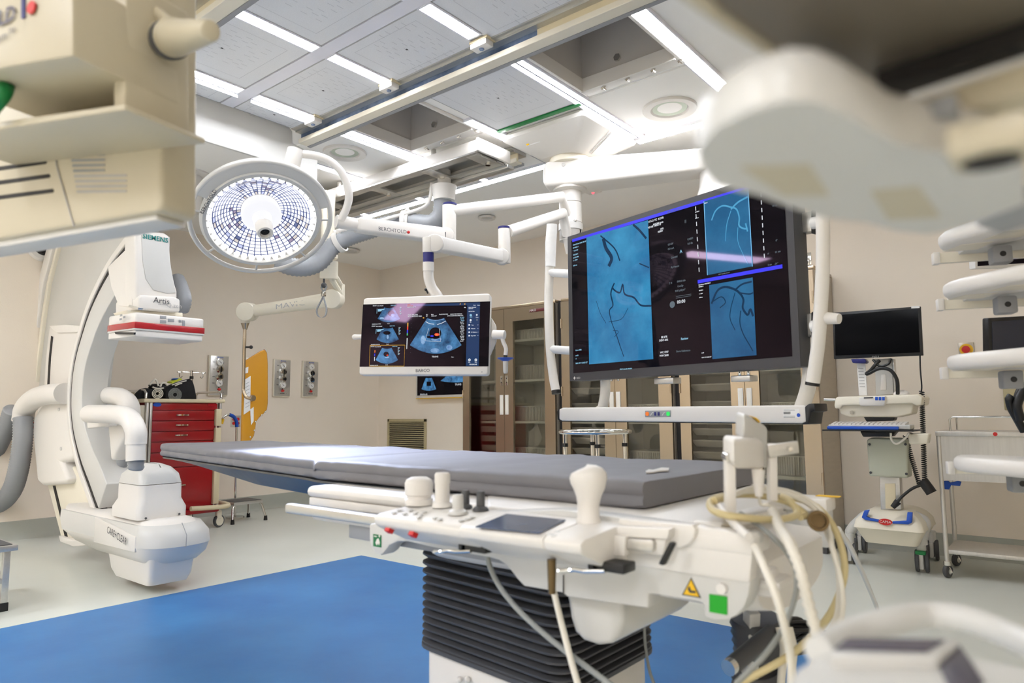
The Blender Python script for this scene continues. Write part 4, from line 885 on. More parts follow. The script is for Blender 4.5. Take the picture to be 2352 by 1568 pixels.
def cabinet(x0, x1, xm, lab, name):
    t = thing('steel_cabinet', ((x0 + x1) / 2, (YD + YBK) / 2, 0), lab, 'cabinet', 'stainless cabinets on the back wall')
    m = MB(); k = .02
    m.lohi((x0, YD + .02, .09), (x0 + k, YBK, ZT - .03)); m.lohi((x1 - k, YD + .02, .09), (x1, YBK, ZT - .03)); m.lohi((x0, YBK - .01, .09), (x1, YBK, ZT - .03)); m.lohi((x0, YD + .02, .09), (x1, YBK, .12))
    m.build('carcass', 'steels', t, smooth=False)
    m = MB(); m.lohi((x0 + .021, YBK - .014, .12), (x1 - .021, YBK - .011, ZT - .03)); m.build('back_lining', 'shelf', t, smooth=False)
    m = MB(); m.lohi((x0 - .004, YD, ZT - .03), (x1 + .004, YBK, ZT), bev=.004); m.build('top', 'steel', t)
    m = MB(); m.lohi((x0 + .02, YD + .05, 0), (x1 - .02, YBK - .05, .09)); m.build('plinth', 'dgrey', t)
    m = MB(); m.lohi((xm - .01, YD + .06, .12), (xm + .01, YBK - .02, ZT - .03)); m.build('partition', 'shelf', t, smooth=False)
    for z in zs_:
        m = MB(); m.lohi((x0 + k, YD + .03, z - .024), (x1 - k, YBK - .02, z), bev=.002); m.build('shelf', 'shelf', t)
    for s, (a, b) in enumerate(((x0, xm), (xm, x1))):
        g0, g1 = (a + .095, b - .115) if s == 0 else (a + .115, b - .125)
        zt_, zb_ = ZT - .035, .11; gt, gb = ZT - .17, .30
        m = MB()
        for p_, q_ in (((a + .002, zb_), (g0, zt_)), ((g1, zb_), (b - .002, zt_)), ((g0, gt), (g1, zt_)), ((g0, zb_), (g1, gb))):
            m.lohi((p_[0], YD - .012, p_[1]), (q_[0], YD + .016, q_[1]))
        d = m.build('door', 'steel', t, smooth=False)
        m = MB(); m.lohi((g0 - .005, YD, gb - .005), (g1 + .005, YD + .004, gt + .005)); m.build('glass_pane', 'glass', d, smooth=False)
        xs_ = b - .035 if s == 0 else a + .035
        za, zb2 = at(1153, 907, y=YD).z, at(1153, 952, y=YD).z
        m = MB(); m.lohi((xs_ - .022, YD - .02, zb2), (xs_ + .022, YD - .012, za), bev=.004); m.mi = 1; m.lohi((xs_ - .013, YD - .022, zb2 + .02), (xs_ + .013, YD - .019, za - .02)); m.build('recessed_pull', ['white', 'shelf'], d)
        m = MB(); zc_ = at(1153, 874, y=YD).z; m.lohi((xs_ - .015, YD - .018, zc_ - .05), (xs_ + .012, YD - .012, zc_ + .05), bev=.003); m.mi = 1; m.cyl((xs_, YD - .02, zc_ - .02), (xs_, YD - .017, zc_ - .02), .006, seg=10); m.cyl((xs_, YD - .02, zc_ + .02), (xs_, YD - .017, zc_ + .02), .006, seg=10); m.build('lock', ['chrome', 'dark'], d)
        for z in (.5, 1.2, 1.85):
            m = MB(); xh = a + .006 if s == 0 else b - .006; m.cyl((xh, YD - .016, z), (xh, YD - .016, z + .09), .008, seg=10); m.build('hinge', 'steel', d)
    m = MB(); z = ZT - .085; m.lohi((x1 - .3, YD - .017, z - .016), (x1 - .1, YD - .012, z + .016), bev=.004); n_ = m.build('nameplate', pmat('maroon_plate', (92, 22, 22), .35), t)
    text('MASS', (x1 - .255, YD - .0175, z), (1, 0, 0), (0, 0, 1), .034, 'white', t)
    # contents
    for k_, py in enumerate((905, 936, 958, 985, 1006, 1027, 1048, 1075, 1098)):
        z = at(1110, py, y=YD + .1).z
        if min(abs(z - q) for q in zs_) < .02: z += .03
        tray(x0 + .06, xm - .03, z - .03, 'grey pull-out tray, %s in left half of the %s' % (ORD[k_], name))
    for k_, z in enumerate(zs_):
        basket(xm + .03, x1 - .05, z + .001, .15 if k_ else .11, 'ribbed grey bin, %s shelf, right half of the %s' % (ORD[k_], name))
    if name != 'cabinet nearest the corner':
        for k_, z in enumerate(zs_[3:]): basket(x0 + .05, xm - .04, z + .001, .1, 'ribbed grey bin, %s shelf, left half of the %s' % (ORD[k_ + 3], name)) if z < .3 else None
cabinet(-5.12, -3.905, -4.54, 'stainless glass-door cabinet nearest the room corner, left of the black gap', 'cabinet nearest the corner')
cabinet(-3.83, -2.69, -3.245, 'stainless glass-door cabinet in the middle, behind the big display', 'middle cabinet')
cabinet(-2.62, -1.503, -2.06, 'stainless glass-door cabinet farthest right, beside the computer cart', 'right cabinet')
m = MB(); m.lohi((-3.9, YD + .05, 0), (-3.835, YBK, ZT - .01)); solo('painted_gap_shade', m, 'dark', 'dark strip painted as shade in the gap between the corner cabinet and middle cabinet', 'gap shade', smooth=False)  # dark slab painted for the shade between two cabinets
m = MB(); m.lohi((-2.685, YD + .05, 0), (-2.625, YBK, ZT - .01)); solo('painted_gap_shade', m, 'dark', 'dark strip painted as shade in the gap between the middle cabinet and right cabinet', 'gap shade', smooth=False)  # second dark slab standing in for shade in a cabinet gap
t = thing('wall_plate', at(1853, 596, y=YW), 'small chrome wall plate with two sockets above the right cabinet', 'wall plate')
p = at(1853, 597, y=YW); m = MB(); m.box(p, (.075, .012, .12), bev=.003); m.build('plate', 'chrome', t)
for dz in (-.022, .022):
    m = MB(); m.box(p + V((0, -.007, dz)), (.022, .004, .022), bev=.002); m.build('socket', 'dgrey', t)
# vent grille and corner monitor on the back wall
va, vb = at(892, 962, y=YW), at(980, 1028, y=YW); z0_ = va.z - .62
vt = thing('vent_grille', ((va.x + vb.x) / 2, YW, z0_), 'tan slatted vent grille low on the back wall near the corner', 'vent')
m = MB(); e = .035
for a, b in (((va.x, z0_), (va.x + e, va.z)), ((vb.x - e, z0_), (vb.x, va.z)), ((va.x, va.z - e), (vb.x, va.z)), ((va.x, z0_), (vb.x, z0_ + e))): m.lohi((a[0], YW - .018, a[1]), (b[0], YW, b[1]), bev=.003)
m.build('frame', 'bronze', vt)
m = MB(); m.lohi((va.x + .01, YW - .004, z0_ + .01), (vb.x - .01, YW - .001, va.z - .01)); m.build('backing', 'dark', vt, smooth=False)
for k in range(22):
    z = va.z - e - .012 - k * .0255
    if z < z0_ + e: break
    m = MB(); m.prism([(va.x + e, YW - .017, z), (va.x + e, YW - .006, z + .006), (va.x + e, YW - .004, z + .003), (va.x + e, YW - .017, z - .007)], (vb.x - va.x - 2 * e, 0, 0)); m.build('slat', 'bronze', vt, smooth=False)

# ---------------------------------------------------------------- screens: shared painting helpers
EM = dict(
 bg=emat('screen_black', (4, 3, 6), 0.147, gloss=True), panel=emat('screen_panel', (38, 66, 108), 0.357, gloss=True), us=emat('ultrasound_echo', (92, 160, 216), 0.399, c2=(6, 26, 66), scale=14, gloss=True),
 us2=emat('ultrasound_bright', (170, 208, 240), 0.420, c2=(40, 100, 170), scale=22, gloss=True), usd=emat('ultrasound_dark', (8, 8, 18), 0.210, gloss=True), txt=emat('screen_white', (232, 238, 245), 0.399), txb=emat('screen_cyan', (150, 210, 240), 0.378),
 org=emat('screen_orange', (240, 120, 20), 0.420), redh=emat('screen_red', (255, 60, 10), 0.462), yel=emat('screen_yellow', (226, 170, 20), 0.399), bl=emat('screen_blue', (24, 18, 250), 0.441),
 grn=emat('screen_green', (60, 220, 130), 0.378), ang=emat('angiogram', (70, 166, 214), 0.399, c2=(30, 104, 158), scale=2.6, gloss=True), angd=emat('angiogram_shadow', (30, 88, 134), 0.378, c2=(50, 124, 172), scale=3, gloss=True), angl=emat('angiogram_light', (96, 182, 222), 0.399, c2=(70, 150, 200), scale=6, gloss=True),
 ves=emat('vessel', (16, 56, 88), 0.378, gloss=True), dim=emat('screen_grey', (96, 112, 124), 0.315), lines=emat('screen_line', (110, 190, 240), 0.399), wine=emat('screen_wine', (60, 14, 30), 0.336, gloss=True))
def paint(par, pl, off, pts, mat, name):
    n = pl[1]; m = MB(); P_ = [at(*q, pl=pl) + n * off for q in pts]; m.poly(P_); return m.build(name, EM[mat], par, smooth=False)
def ribbon(par, pl, off, pts, wd, mat, name, sub=4):
    n = pl[1]; P_ = [at(*q, pl=pl) + n * off for q in pts]
    if sub > 1: P_ = spline(P_, sub)
    wl = wd if isinstance(wd, (list, tuple)) else [wd]
    m = MB(); L = []; k = len(P_)
    for i in range(k):
        t = (P_[min(i + 1, k - 1)] - P_[max(i - 1, 0)]).normalized(); s = n.cross(t); w_ = wl[min(int(i * len(wl) / k), len(wl) - 1)] / 2
        L.append((m.bm.verts.new(P_[i] + s * w_), m.bm.verts.new(P_[i] - s * w_)))
    for (a, b), (c, d) in zip(L, L[1:]): m.bm.faces.new((a, b, d, c))
    return m.build(name, EM[mat], par, smooth=False)
def stext(par, pl, s, px, py, h, mat='txt', off=.0022, align='LEFT', right=None, up=(0, 0, 1), bold=0.0):
    n = pl[1]; r = V(right) if right else V((0, 0, 1)).cross(n); o = at(px, py, pl=pl); dep = (o - CAM).dot(FW)
    return text(s, o, r, up, h * dep / F * 1.3, EM[mat], par, 'screen_text', align, off, bold=bold)
def fan(par, pl, off, cx, top, w0, w1, h, mat='us', name='ultrasound_image', sk=0., lift=.12):
    """sector image: cx centre, top row, half widths at top and bottom, height (photo pixels)"""
    pts = []
    for k in range(9): t = -1 + k / 4; pts.append((cx + w0 * t + sk * top, top + (1 - t * t) * h * .04))
    for k in range(13): t = 1 - k / 6; pts.append((cx + w1 * t, top + h * (1 - lift) + (1 - t * t) * h * lift))
    return paint(par, pl, off, pts, mat, name)

# corner monitor (mostly hidden behind the hanging monitor)
cm = thing('wall_monitor', (-5.85, YW, 1.17), 'wall monitor with yellow lower edge in the corner, half hidden behind hanging monitor', 'monitor')
ca_, cb_ = at(955, 916, y=YW - .06), at(1066, 914, y=YW - .06); x1_ = -5.16
m = MB(); m.lohi((ca_.x, YW - .06, ca_.z + .008), (x1_, YW - .005, ca_.z + .62), bev=.006); m.build('bezel', 'white', cm)
m = MB(); m.lohi((ca_.x, YW - .062, ca_.z), (x1_, YW - .005, ca_.z + .009), bev=.002); m.build('yellow_edge', 'yellow', cm)
m = MB(); m.lohi((ca_.x + .028, YW - .063, ca_.z + .04), (x1_ - .02, YW - .06, ca_.z + .6)); m.build('screen', EM['bg'], cm, smooth=False)
PM = (V((0, YW - .0635, 0)), V((0, -1, 0)))
fan(cm, PM, .0005, 985, 867, 7, 17, 30); fan(cm, PM, .0005, 1046, 850, 5, 34, 28)
paint(cm, PM, .001, ((980, 876), (990, 876), (990, 886), (980, 886)), 'usd', 'cyst')
stext(cm, PM, 'TRANS', 1045, 883, 5, off=.001); stext(cm, PM, 'BRAINLAB', 965, 906, 4, off=.001)

# ---------------------------------------------------------------- chrome ring stand
d = 4.0; c = at(1366, 991, d=d); rs = thing('ring_stand', (c.x, c.y, 0), 'chrome basin ring stand with black collars standing before the cabinets', 'stand')
R_ = 80 * d / F; seg = 36
m = MB(); m.tube([(c.x + R_ * math.cos(t), c.y + R_ * math.sin(t), c.z) for t in [2 * math.pi * i / seg for i in range(seg)]], .012, 10, closed=True); m.build('ring', 'chrome', rs, ang=60)
m = MB(); m.cyl((c.x, c.y, c.z - .006), (c.x, c.y, c.z + .004), R_ - .005, seg=36); m.build('top', 'chrome', rs)
for k in range(4):
    t = .65 + k * math.pi / 2; p = V((c.x + (R_ - .03) * math.cos(t), c.y + (R_ - .03) * math.sin(t), 0)); q = V((c.x + (R_ + .03) * math.cos(t), c.y + (R_ + .03) * math.sin(t), .02))
    m = MB(); m.tube([p + V((0, 0, c.z)), p + V((0, 0, .5)), q], .0125, 12); m.build('leg', 'chrome', rs)
    m = MB(); zc_ = c.z - .085; m.cyl(p + V((0, 0, zc_)), p + V((0, 0, zc_ + .02)), .017); m.build('collar', 'black', rs)
    m = MB(); m.cyl(q - V((0, 0, .02)), q + V((0, 0, .02)), .018); m.build('foot', 'black', rs)
m = MB(); p = at(1583, 1063, d=2.15); m.lathe([(.022, 0), (.022, .014), (.012, .02), (.001, .021)], p - V((0, 0, .02)), (0, 0, 1), 20); m.cyl((p.x, p.y, p.z - .06), p, .008); solo('clamp_knob', m, 'white', 'small white knob showing behind the mattress edge', 'knob')

# ---------------------------------------------------------------- big angiography display
TLp, BLp, BRp = at(1302, 545, d=3.87), at(1310, 875, d=3.87), at(1840, 838, d=2.75)
ex = V((BRp.x - BLp.x, BRp.y - BLp.y, 0)).normalized(); dn = ex.cross(V((0, 0, 1))).normalized()     # towards the camera
if dn.dot(CAM - BLp) < 0: dn = -dn
PD = (BLp.copy(), dn)
W_ = (V((BRp.x, BRp.y, 0)) - V((BLp.x, BLp.y, 0))).dot(ex); zb_, zt_ = BLp.z, at(1302, 545, pl=PD).z
dp = thing('wall_display', (BLp + BRp) / 2, 'huge black framed angiography display hanging from the ceiling boom', 'display')
m = MB(); b0 = V((BLp.x, BLp.y, zb_)); m.prism([b0, b0 + ex * W_, b0 + ex * W_ + V((0, 0, zt_ - zb_)), b0 + V((0, 0, zt_ - zb_))], -dn * .09, bev=.006); m.build('housing', 'dgrey', dp)
def DP(u, v, o=0.): return b0 + ex * (W_ * u) + V((0, 0, (zt_ - zb_) * v)) + dn * o
m = MB(); e = .03
m.prism([DP(.0, 0, .0), DP(1, 0, .0), DP(1, 1, .0), DP(0, 1, .0)], dn * .004)
m.build('bezel', pmat('display_bezel', (58, 57, 61), .4), dp)
m = MB(); m.prism([DP(.024, .052, .0045), DP(.976, .052, .0045), DP(.976, .962, .0045), DP(.024, .962, .0045)], dn * .001); m.build('screen', EM['bg'], dp, smooth=False)
PS = (DP(0, 0, .0062), dn)
def Z(x, y): return (1220 + x / 3.136, 420 + y / 3.136)
ribbon(dp, PS, .0, [Z(296, 416), Z(1580, 30)], .016, 'bl', 'title_bar', 1)
paint(dp, PS, .0002, [Z(398, 392), Z(842, 268), Z(880, 1268), Z(418, 1306)], 'ang', 'angiogram')
paint(dp, PS, .0002, [Z(1245, 132), Z(1565, 40), Z(1594, 600), Z(1270, 664)], 'angd', 'angiogram')
paint(dp, PS, .0002, [Z(1282, 736), Z(1596, 680), Z(1624, 1240), Z(1306, 1268)], 'angd', 'angiogram')
ribbon(dp, PS, .0004, [Z(1245, 132), Z(1270, 664)], .004, 'lines', 'frame_line', 1); ribbon(dp, PS, .0004, [Z(1562, 40), Z(1594, 602)], .004, 'lines', 'frame_line', 1)
ribbon(dp, PS, .0004, [Z(1200, 712), Z(1810, 600)], .016, 'bl', 'divider_bar', 1)
def ves(pts, w_, mat='ves'): ribbon(dp, PS, .0010, [Z(*q) for q in pts], w_, mat, 'vessel', 5)
ves([(520, 400), (540, 470), (580, 540), (560, 600)], .022); ves([(600, 720), (590, 760), (640, 790), (660, 730), (675, 800), (740, 825), (790, 880), (866, 885)], .009)
ves([(590, 740), (575, 800), (590, 880), (565, 920), (580, 1000), (610, 1080), (640, 1170), (668, 1250)], [.010, .009, .007, .006, .005, .006, .005])
ves([(735, 300), (780, 340), (830, 400)], .012); ves([(780, 580), (850, 610)], .006); ves([(470, 850), (500, 940), (540, 1010)], .003); ves([(700, 900), (650, 980), (560, 1000)], .003)
ves([(590, 1060), (630, 1070), (600, 1110)], .003); ves([(500, 380), (600, 470), (640, 560)], .008)
ves([(1300, 870), (1340, 780), (1390, 750), (1450, 760), (1500, 790), (1530, 840), (1525, 900), (1560, 950), (1580, 910), (1600, 960)], .010)
ves([(1470, 770), (1520, 730), (1590, 710)], .008); ves([(1490, 790), (1570, 800), (1600, 790)], .006); ves([(1470, 790), (1440, 900), (1435, 980), (1470, 1060)], .004)
ves([(1510, 920), (1505, 1010), (1530, 1090), (1570, 1160), (1598, 1210)], .005); ves([(1300, 860), (1370, 820), (1400, 860), (1360, 900)], .005)
ves([(1300, 270), (1330, 200), (1380, 165), (1440, 175), (1480, 190), (1500, 250), (1500, 310), (1550, 330), (1545, 290), (1560, 350)], .007, 'angl')
ves([(1440, 190), (1490, 140), (1560, 100)], .008, 'angl'); ves([(1440, 200), (1410, 300), (1400, 420)], .004, 'angl'); ves([(1490, 320), (1490, 420), (1530, 520), (1560, 580)], .003, 'angl')
for xa in (1185, 1655):
    for k in range(9):
        y = 170 + k * 55 if xa < 1200 else 70 + k * 55; ribbon(dp, PS, .0008, [Z(xa + k * 3, y), Z(xa + k * 3 + 2, y + 30)], .004, 'txt', 'dashed_line', 1)
dr = ex
for s, x, y, h, mt_ in [('ClearChoice CINE, BMI 27', 302, 448, 16, 'txb'), ('20140521-1', 302, 470, 16, 'txb'), ('* 1/1/1940', 302, 492, 16, 'txb'), ('5/21/2014', 304, 520, 16, 'txb'), ('5:15:24 PM', 304, 541, 16, 'txb'), ('1 - 27/33', 304, 560, 16, 'txb'), ('0.00 sec', 304, 597, 16, 'txb'),
    ('Coro HDR', 320, 1206, 18, 'txb'), ('cm 20', 320, 1244, 16, 'txb'), ('A', 322, 1266, 16, 'txb'), ("RAO 10' / CAUD 27'", 322, 1300, 18, 'txb'), ('XRAY manually disabled', 640, 1342, 15, 'txb'), ('EE 27%', 938, 1112, 24, 'txt'), ('DDO 60%', 924, 1136, 24, 'txt'), ('WC 1707', 930, 1222, 24, 'txt'), ('WW 2600', 926, 1246, 24, 'txt'),
    ('Review', 1080, 1124, 28, 'txb'), ('Store Reference', 1046, 1214, 24, 'dim'), ('00:00', 1052, 860, 42, 'txt'), ('0:00 \u00b5Gym\u00b2', 1038, 780, 24, 'dim'), ('0 mGy', 1056, 746, 24, 'dim'), ('000:0 min', 1052, 712, 24, 'dim'), ('\u03a3 IS', 994, 724, 22, 'dim'), ('FL Neuro', 1008, 610, 24, 'dim'), ('Carotid', 1008, 540, 24, 'dim'), ('A', 1072, 496, 40, 'txb'), ('CARD', 1126, 408, 24, 'dim'), ('0.0 f/s', 1128, 440, 24, 'dim'),
    ('0.0 kV', 986, 446, 24, 'dim'), ('0.0 mA', 986, 478, 24, 'dim'), ('18.05.24-11:07', 978, 216, 26, 'dim'), ('X R-D TC  KO7B', 846, 282, 24, 'txt'), ('AXIOM-Artis', 878, 302, 22, 'txt'), ('VD10E 140321-2', 842, 324, 22, 'txt'), ('HFS', 932, 334, 22, 'txt'), ('RIIIIIH', 914, 354, 22, 'txt'), ('II', 1106, 280, 40, 'dim'),
    ('ClearChoice CINE, BMI 27', 1206, 736, 12, 'txt'), ('20140521-1', 1208, 750, 11, 'txt'), ('5/21/2014', 1210, 776, 11, 'txt'), ('1 - 18/33', 1210, 800, 11, 'txt'), ('0.00 sec', 1212, 826, 11, 'txt'), ('cm 20', 1228, 1224, 11, 'txt'), ("RAO 10' / CAUD 27'", 1230, 1258, 12, 'txt'), ('BMI 27', 1250, 148, 11, 'txt'), ('5/21/2014', 1182, 212, 11, 'txt'), ('0.00 sec', 1184, 256, 11, 'txt'),
    ('0\u00b0', 1762, 416, 22, 'dim'), ('51 cm', 1758, 500, 22, 'dim'), ('-31\u00b0', 1754, 584, 22, 'dim'), ('5 cm', 1706, 592, 20, 'dim'), ('0\u00b0', 1704, 512, 20, 'dim'), ('38 cm', 1738, 168, 20, 'dim'), ('XRAY manually disabled', 1350, 660, 12, 'dim')]:
    stext(dp, PS, s, *Z(x, y), h / 3.136 * .62, mt_, .0012, right=ex, bold=.0004)
m = MB(); pq = at(*Z(1018, 876), pl=PS) + dn * .0012; m.lathe([(.016, 0), (.016, .0004)], pq, dn, 20); m.build('timer_icon', EM['dim'], dp)
ribbon(dp, PS, .0012, [Z(1044, 818), Z(1154, 800)], .002, 'dim', 'scale_line', 1); ribbon(dp, PS, .0012, [Z(1044, 830), Z(1154, 812)], .002, 'dim', 'scale_line', 1)
m = MB(); pq = at(1320, 868, pl=PS) + dn * .001; m.prism([pq + ex * .009, pq + V((0, 0, .009)), pq - ex * .009, pq - V((0, 0, .009))], dn * .0005); m.build('maker_mark', 'white', dp)
text('EIZO', at(1329, 868, pl=PS), ex, (0, 0, 1), .014, 'white', dp, align='CENTER')
# hanging frame around the display, handles and control bar
df = thing('display_frame', DP(.5, 0, -.2), 'white tubular carrier frame with handle bars around the big display', 'frame')
def PT(px, py, o): return at(px, py, pl=(PD[0] + dn * o, dn))
def ptube(pts, o, r, name, mat='tube', sub=6, sg=16): 
    m = MB(); m.tube([PT(a, b, o) for a, b in pts], r, sg, sub=sub); return m.build(name, mat, df, ang=60)
ptube([(1267, 518), (1263, 600), (1260, 690), (1263, 790), (1270, 860), (1277, 898)], .0, .026, 'handle_bar')
m = MB(); m.tube([PT(1268, 515, .0), PT(1265, 560, .0), PT(1264, 612, .0)], [.031, .033, .03], 14); m.build('foam_wrap', 'paper', df, ang=60)
m = MB(); m.tube([PT(1277, 896, .0), PT(1278, 904, .0)], .027, 16); m.build('end_cap', 'black', df)
for y in (626, 802):
    m = MB(); m.tube([PT(1264, y, .0), PT(1312, y + 3, -.05)], .024, 14); m.build('foam_wrap', 'paper', df)
ptube([(1890, 470), (1890, 600), (1886, 690), (1880, 780), (1874, 830), (1867, 880)], -.02, .026, 'handle_bar')
m = MB(); m.tube([PT(1867, 878, -.02), PT(1866, 885, -.02)], .0275, 16); m.build('end_cap', 'black', df)
m = MB(); m.tube([PT(1888, 730, -.03), PT(1928, 732, -.03)], [.026, .02], 16); m.build('handle_stub', 'tube', df)
for y0_, y1_ in ((490, 535), (724, 776)):
    m = MB(); m.prism([PT(1836, y0_, -.06), PT(1866, y0_ - 6, -.06), PT(1866, y1_ - 4, -.06), PT(1836, y1_, -.06)], -dn * .05, bev=.004); m.build('clamp_bracket', 'alu', df)
    m = MB(); m.prism([PT(1862, y0_ - 8, -.045), PT(1870, y0_ - 10, -.045), PT(1871, y1_, -.045), PT(1862, y1_ + 2, -.045)], -dn * .08, bev=.006); m.build('clamp_jaw', 'black', df)
    m = MB(); m.tube([PT(1866, (y0_ + y1_) / 2, -.03), PT(1890, (y0_ + y1_) / 2 - 4, -.03)], .024, 14); m.build('foam_wrap', 'paper', df)
ptube([(1862, 770), (1862, 840), (1856, 890), (1842, 935)], -.1, .03, 'frame_tube', 'tube'); ptube([(1390, 868), (1390, 900), (1384, 935), (1374, 945)], -.12, .028, 'frame_tube', 'tube')
for px in (1528, 1704):
    m = MB(); m.prism([PT(px - 26, 868 - (px - 1528) * .03, -.03), PT(px + 18, 866 - (px - 1528) * .03, -.03), PT(px + 18, 880 - (px - 1528) * .03, -.03), PT(px - 26, 882 - (px - 1528) * .03, -.03)], -dn * .06, bev=.004); m.build('mounting_block', 'alu', df)
# control bar
BO = .06
m = MB(); bar = [(1283, 940), (1292, 936), (1846, 930), (1852, 934), (1852, 968), (1846, 972), (1290, 966), (1283, 962)]
m.prism([PT(*q, BO) for q in bar], -dn * .07, bev=.008, seg=3); m.build('control_bar', 'white', df, ang=50)
m = MB(); m.prism([PT(*q, BO + .004) for q in ((1278, 944), (1284, 938), (1284, 966), (1280, 964))], -dn * .09, bev=.006); m.build('end_cap', 'black', df)
m = MB(); m.prism([PT(*q, BO + .006) for q in ((1848, 934), (1857, 927), (1870, 926), (1872, 944), (1862, 946), (1858, 974), (1840, 975), (1842, 971), (1850, 968))], -dn * .09, bev=.006); m.build('end_cap', 'black', df)
m = MB(); m.prism([PT(*q, BO - .02) for q in ((1284, 964), (1846, 971), (1846, 974), (1284, 968))], -dn * .05); m.build('lower_gasket', 'black', df)
m = MB(); m.prism([PT(*q, BO + .001) for q in ((1482, 943), (1541, 942), (1541, 957), (1482, 957))], dn * .002, bev=.001); m.build('keypad', 'grey', df)
for px, py, r_, mt_ in ((1487, 950, .010, EM['org']), (1535, 950, .010, emat('keypad_green', (30, 190, 80), .7))):
    m = MB(); p = PT(px, py, BO + .003); m.lathe([(r_, 0), (r_, .003)], p, dn, 20); m.build('key', mt_, df)
for px in (1505, 1513):
    m = MB(); p = PT(px, 950, BO + .003); m.box(p, (.011, .004, .017), Matrix((ex, -dn, V((0, 0, 1)))).transposed(), bev=.001); m.build('key', 'navy', df)
for px in (1497, 1524):
    m = MB(); m.tube([PT(px - 3, 954, BO + .003), PT(px + 1, 948, BO + .003), PT(px + 4, 946, BO + .003)], .002, 6); m.build('key_symbol', 'white', df)
m = MB(); m.prism([PT(*q, BO + .0006) for q in ((1799, 939), (1836, 939), (1836, 959), (1799, 959))], dn * .0004); lb = m.build('rating_label', 'paper', df, smooth=False)
for k in range(9):
    m = MB(); m.prism([PT(*q, BO + .0012) for q in ((1800 + 1.8 * k, 945), (1801 + 1.8 * k, 945), (1801 + 1.8 * k, 951), (1800 + 1.8 * k, 951))], dn * .0003); m.build('bar_code', 'ink', lb, smooth=False)
m = MB(); p = PT(1834, 953, BO + .001); m.lathe([(.0075, 0), (.0075, .0006)], p, dn, 16); m.build('blue_symbol', 'bluep', lb)
for y in (941, 955, 957.5):
    m = MB(); m.prism([PT(*q, BO + .0012) for q in ((1800, y), (1826, y), (1826, y + .8), (1800, y + .8))], dn * .0003); m.build('print_line', 'ink', lb, smooth=False)
# ---------------------------------------------------------------- ceiling boom: mounting plate, beam, column
bc = V((-2.63, 3.87, 0))
bm_ = thing('ceiling_boom', (bc.x, bc.y, 2.3), 'white ceiling boom with square mounting plate, beam and vertical column', 'ceiling boom')
def sq(h, z): return [V((q.x, q.y, z)) for q in rrect((bc.x, bc.y, z), V((1, 0, 0)), V((0, 1, 0)), 2 * h, 2 * h, .03, 3)]
m = MB(); m.loft([sq(.33, HC - .005), sq(.345, HC - .03), sq(.335, HC - .05), sq(.15, HC - .17)]); m.build('mounting_cover', 'white', bm_, ang=30)
for a in ((1, 1), (1, -1), (-1, 1), (-1, -1)):
    m = MB(); p0, p1 = bc + V((a[0] * .335, a[1] * .01, HC - .056)), bc + V((a[0] * .17, a[1] * .01, HC - .165)); m.tube([p0, p1], .003, 6); m.build('cover_seam', 'inkl', bm_)
m = MB(); p = bc + V((-.12, -.262, HC - .093)); m.box(p, (.12, .004, .022), rot('X', 32), bev=.001); m.build('rating_label', 'paper', bm_)
m = MB(); p = bc + V((-.16, -.266, HC - .095)); m.box(p, (.02, .004, .014), rot('X', 32)); m.build('warning_label', 'yellow', bm_)
m = MB(); m.lathe([(.14, -.165), (.145, -.185), (.145, -.21), (.12, -.22)], bc + V((0, 0, HC)), (0, 0, 1), 40); m.build('bearing_ring', 'cream', bm_)
b0_, b1_ = bc + V((0, 0, 2.66)), at(1650, 372, z=2.66)
dv = (b1_ - b0_).normalized(); sv = V((0, 0, 1)).cross(dv)
m = MB(); rings = []
for t, hh, ww in ((-.17, .05, .08), (-.15, .085, .115), (.12, .09, .12), (.3, .085, .115), ((b1_ - b0_).length * .95, .07, .10), ((b1_ - b0_).length + .05, .066, .095)):
    c = b0_ + dv * t; rings.append([c + sv * ww + V((0, 0, hh)), c - sv * ww + V((0, 0, hh)), c - sv * ww - V((0, 0, hh)), c + sv * ww - V((0, 0, hh))])
m.loft(rings, bev=.018, seg=3); m.build('beam', 'white', bm_, ang=50)
m = MB(); c = b0_ - dv * .12; m.box(c, (.06, .22, .15), Matrix((dv, sv, V((0, 0, 1)))).transposed(), bev=.02); m.build('beam_end_cap', 'palegrey', bm_)
for t in (-.02, .16):
    m = MB(); p = b0_ + dv * t - sv * .118; m.cyl(p - sv * .004 + V((0, 0, .05)), p + sv * .004 + V((0, 0, .05)), .012); p2 = m.build('bolt_cover', 'palegrey', bm_)
m = MB(); m.lathe([(.115, 2.575), (.115, 2.56), (.09, 2.55)], bc, (0, 0, 1), 36); m.build('column_flange', 'white', bm_)
zcol = at(1318, 510, d=(bc - CAM).dot(FW)).z
m = MB()
z_ = [2.555, 2.47, 2.33, 2.21, zcol + .045]; 
for a, b in zip(z_, z_[1:]): m.cyl(bc + V((0, 0, a)), bc + V((0, 0, b + .004)), .078, seg=36)
m.build('column', 'white', bm_)
m = MB(); m.lathe([(.07, zcol + .06), (.083, zcol + .05), (.083, zcol + .005), (.075, zcol)], bc, (0, 0, 1), 36); m.build('column_cap', 'palegrey', bm_)
vd = (CAM - bc); vd.z = 0; vd.normalize(); vr = V((0, 0, 1)).cross(vd)
m = MB(); p = bc + vd * .0785 + V((0, 0, 2.35)) + vr * -.02; m.box(p, (.07, .003, .06), Matrix((vr, vd, V((0, 0, 1)))).transposed()); m.build('rating_label', 'paper', bm_)
for dx, z in ((.03, 2.33), (-.05, 2.3)):
    m = MB(); p = bc + vd * .074 + vr * dx + V((0, 0, z)); m.ball(p, .011); m.build('key_switch', 'chrome', bm_)
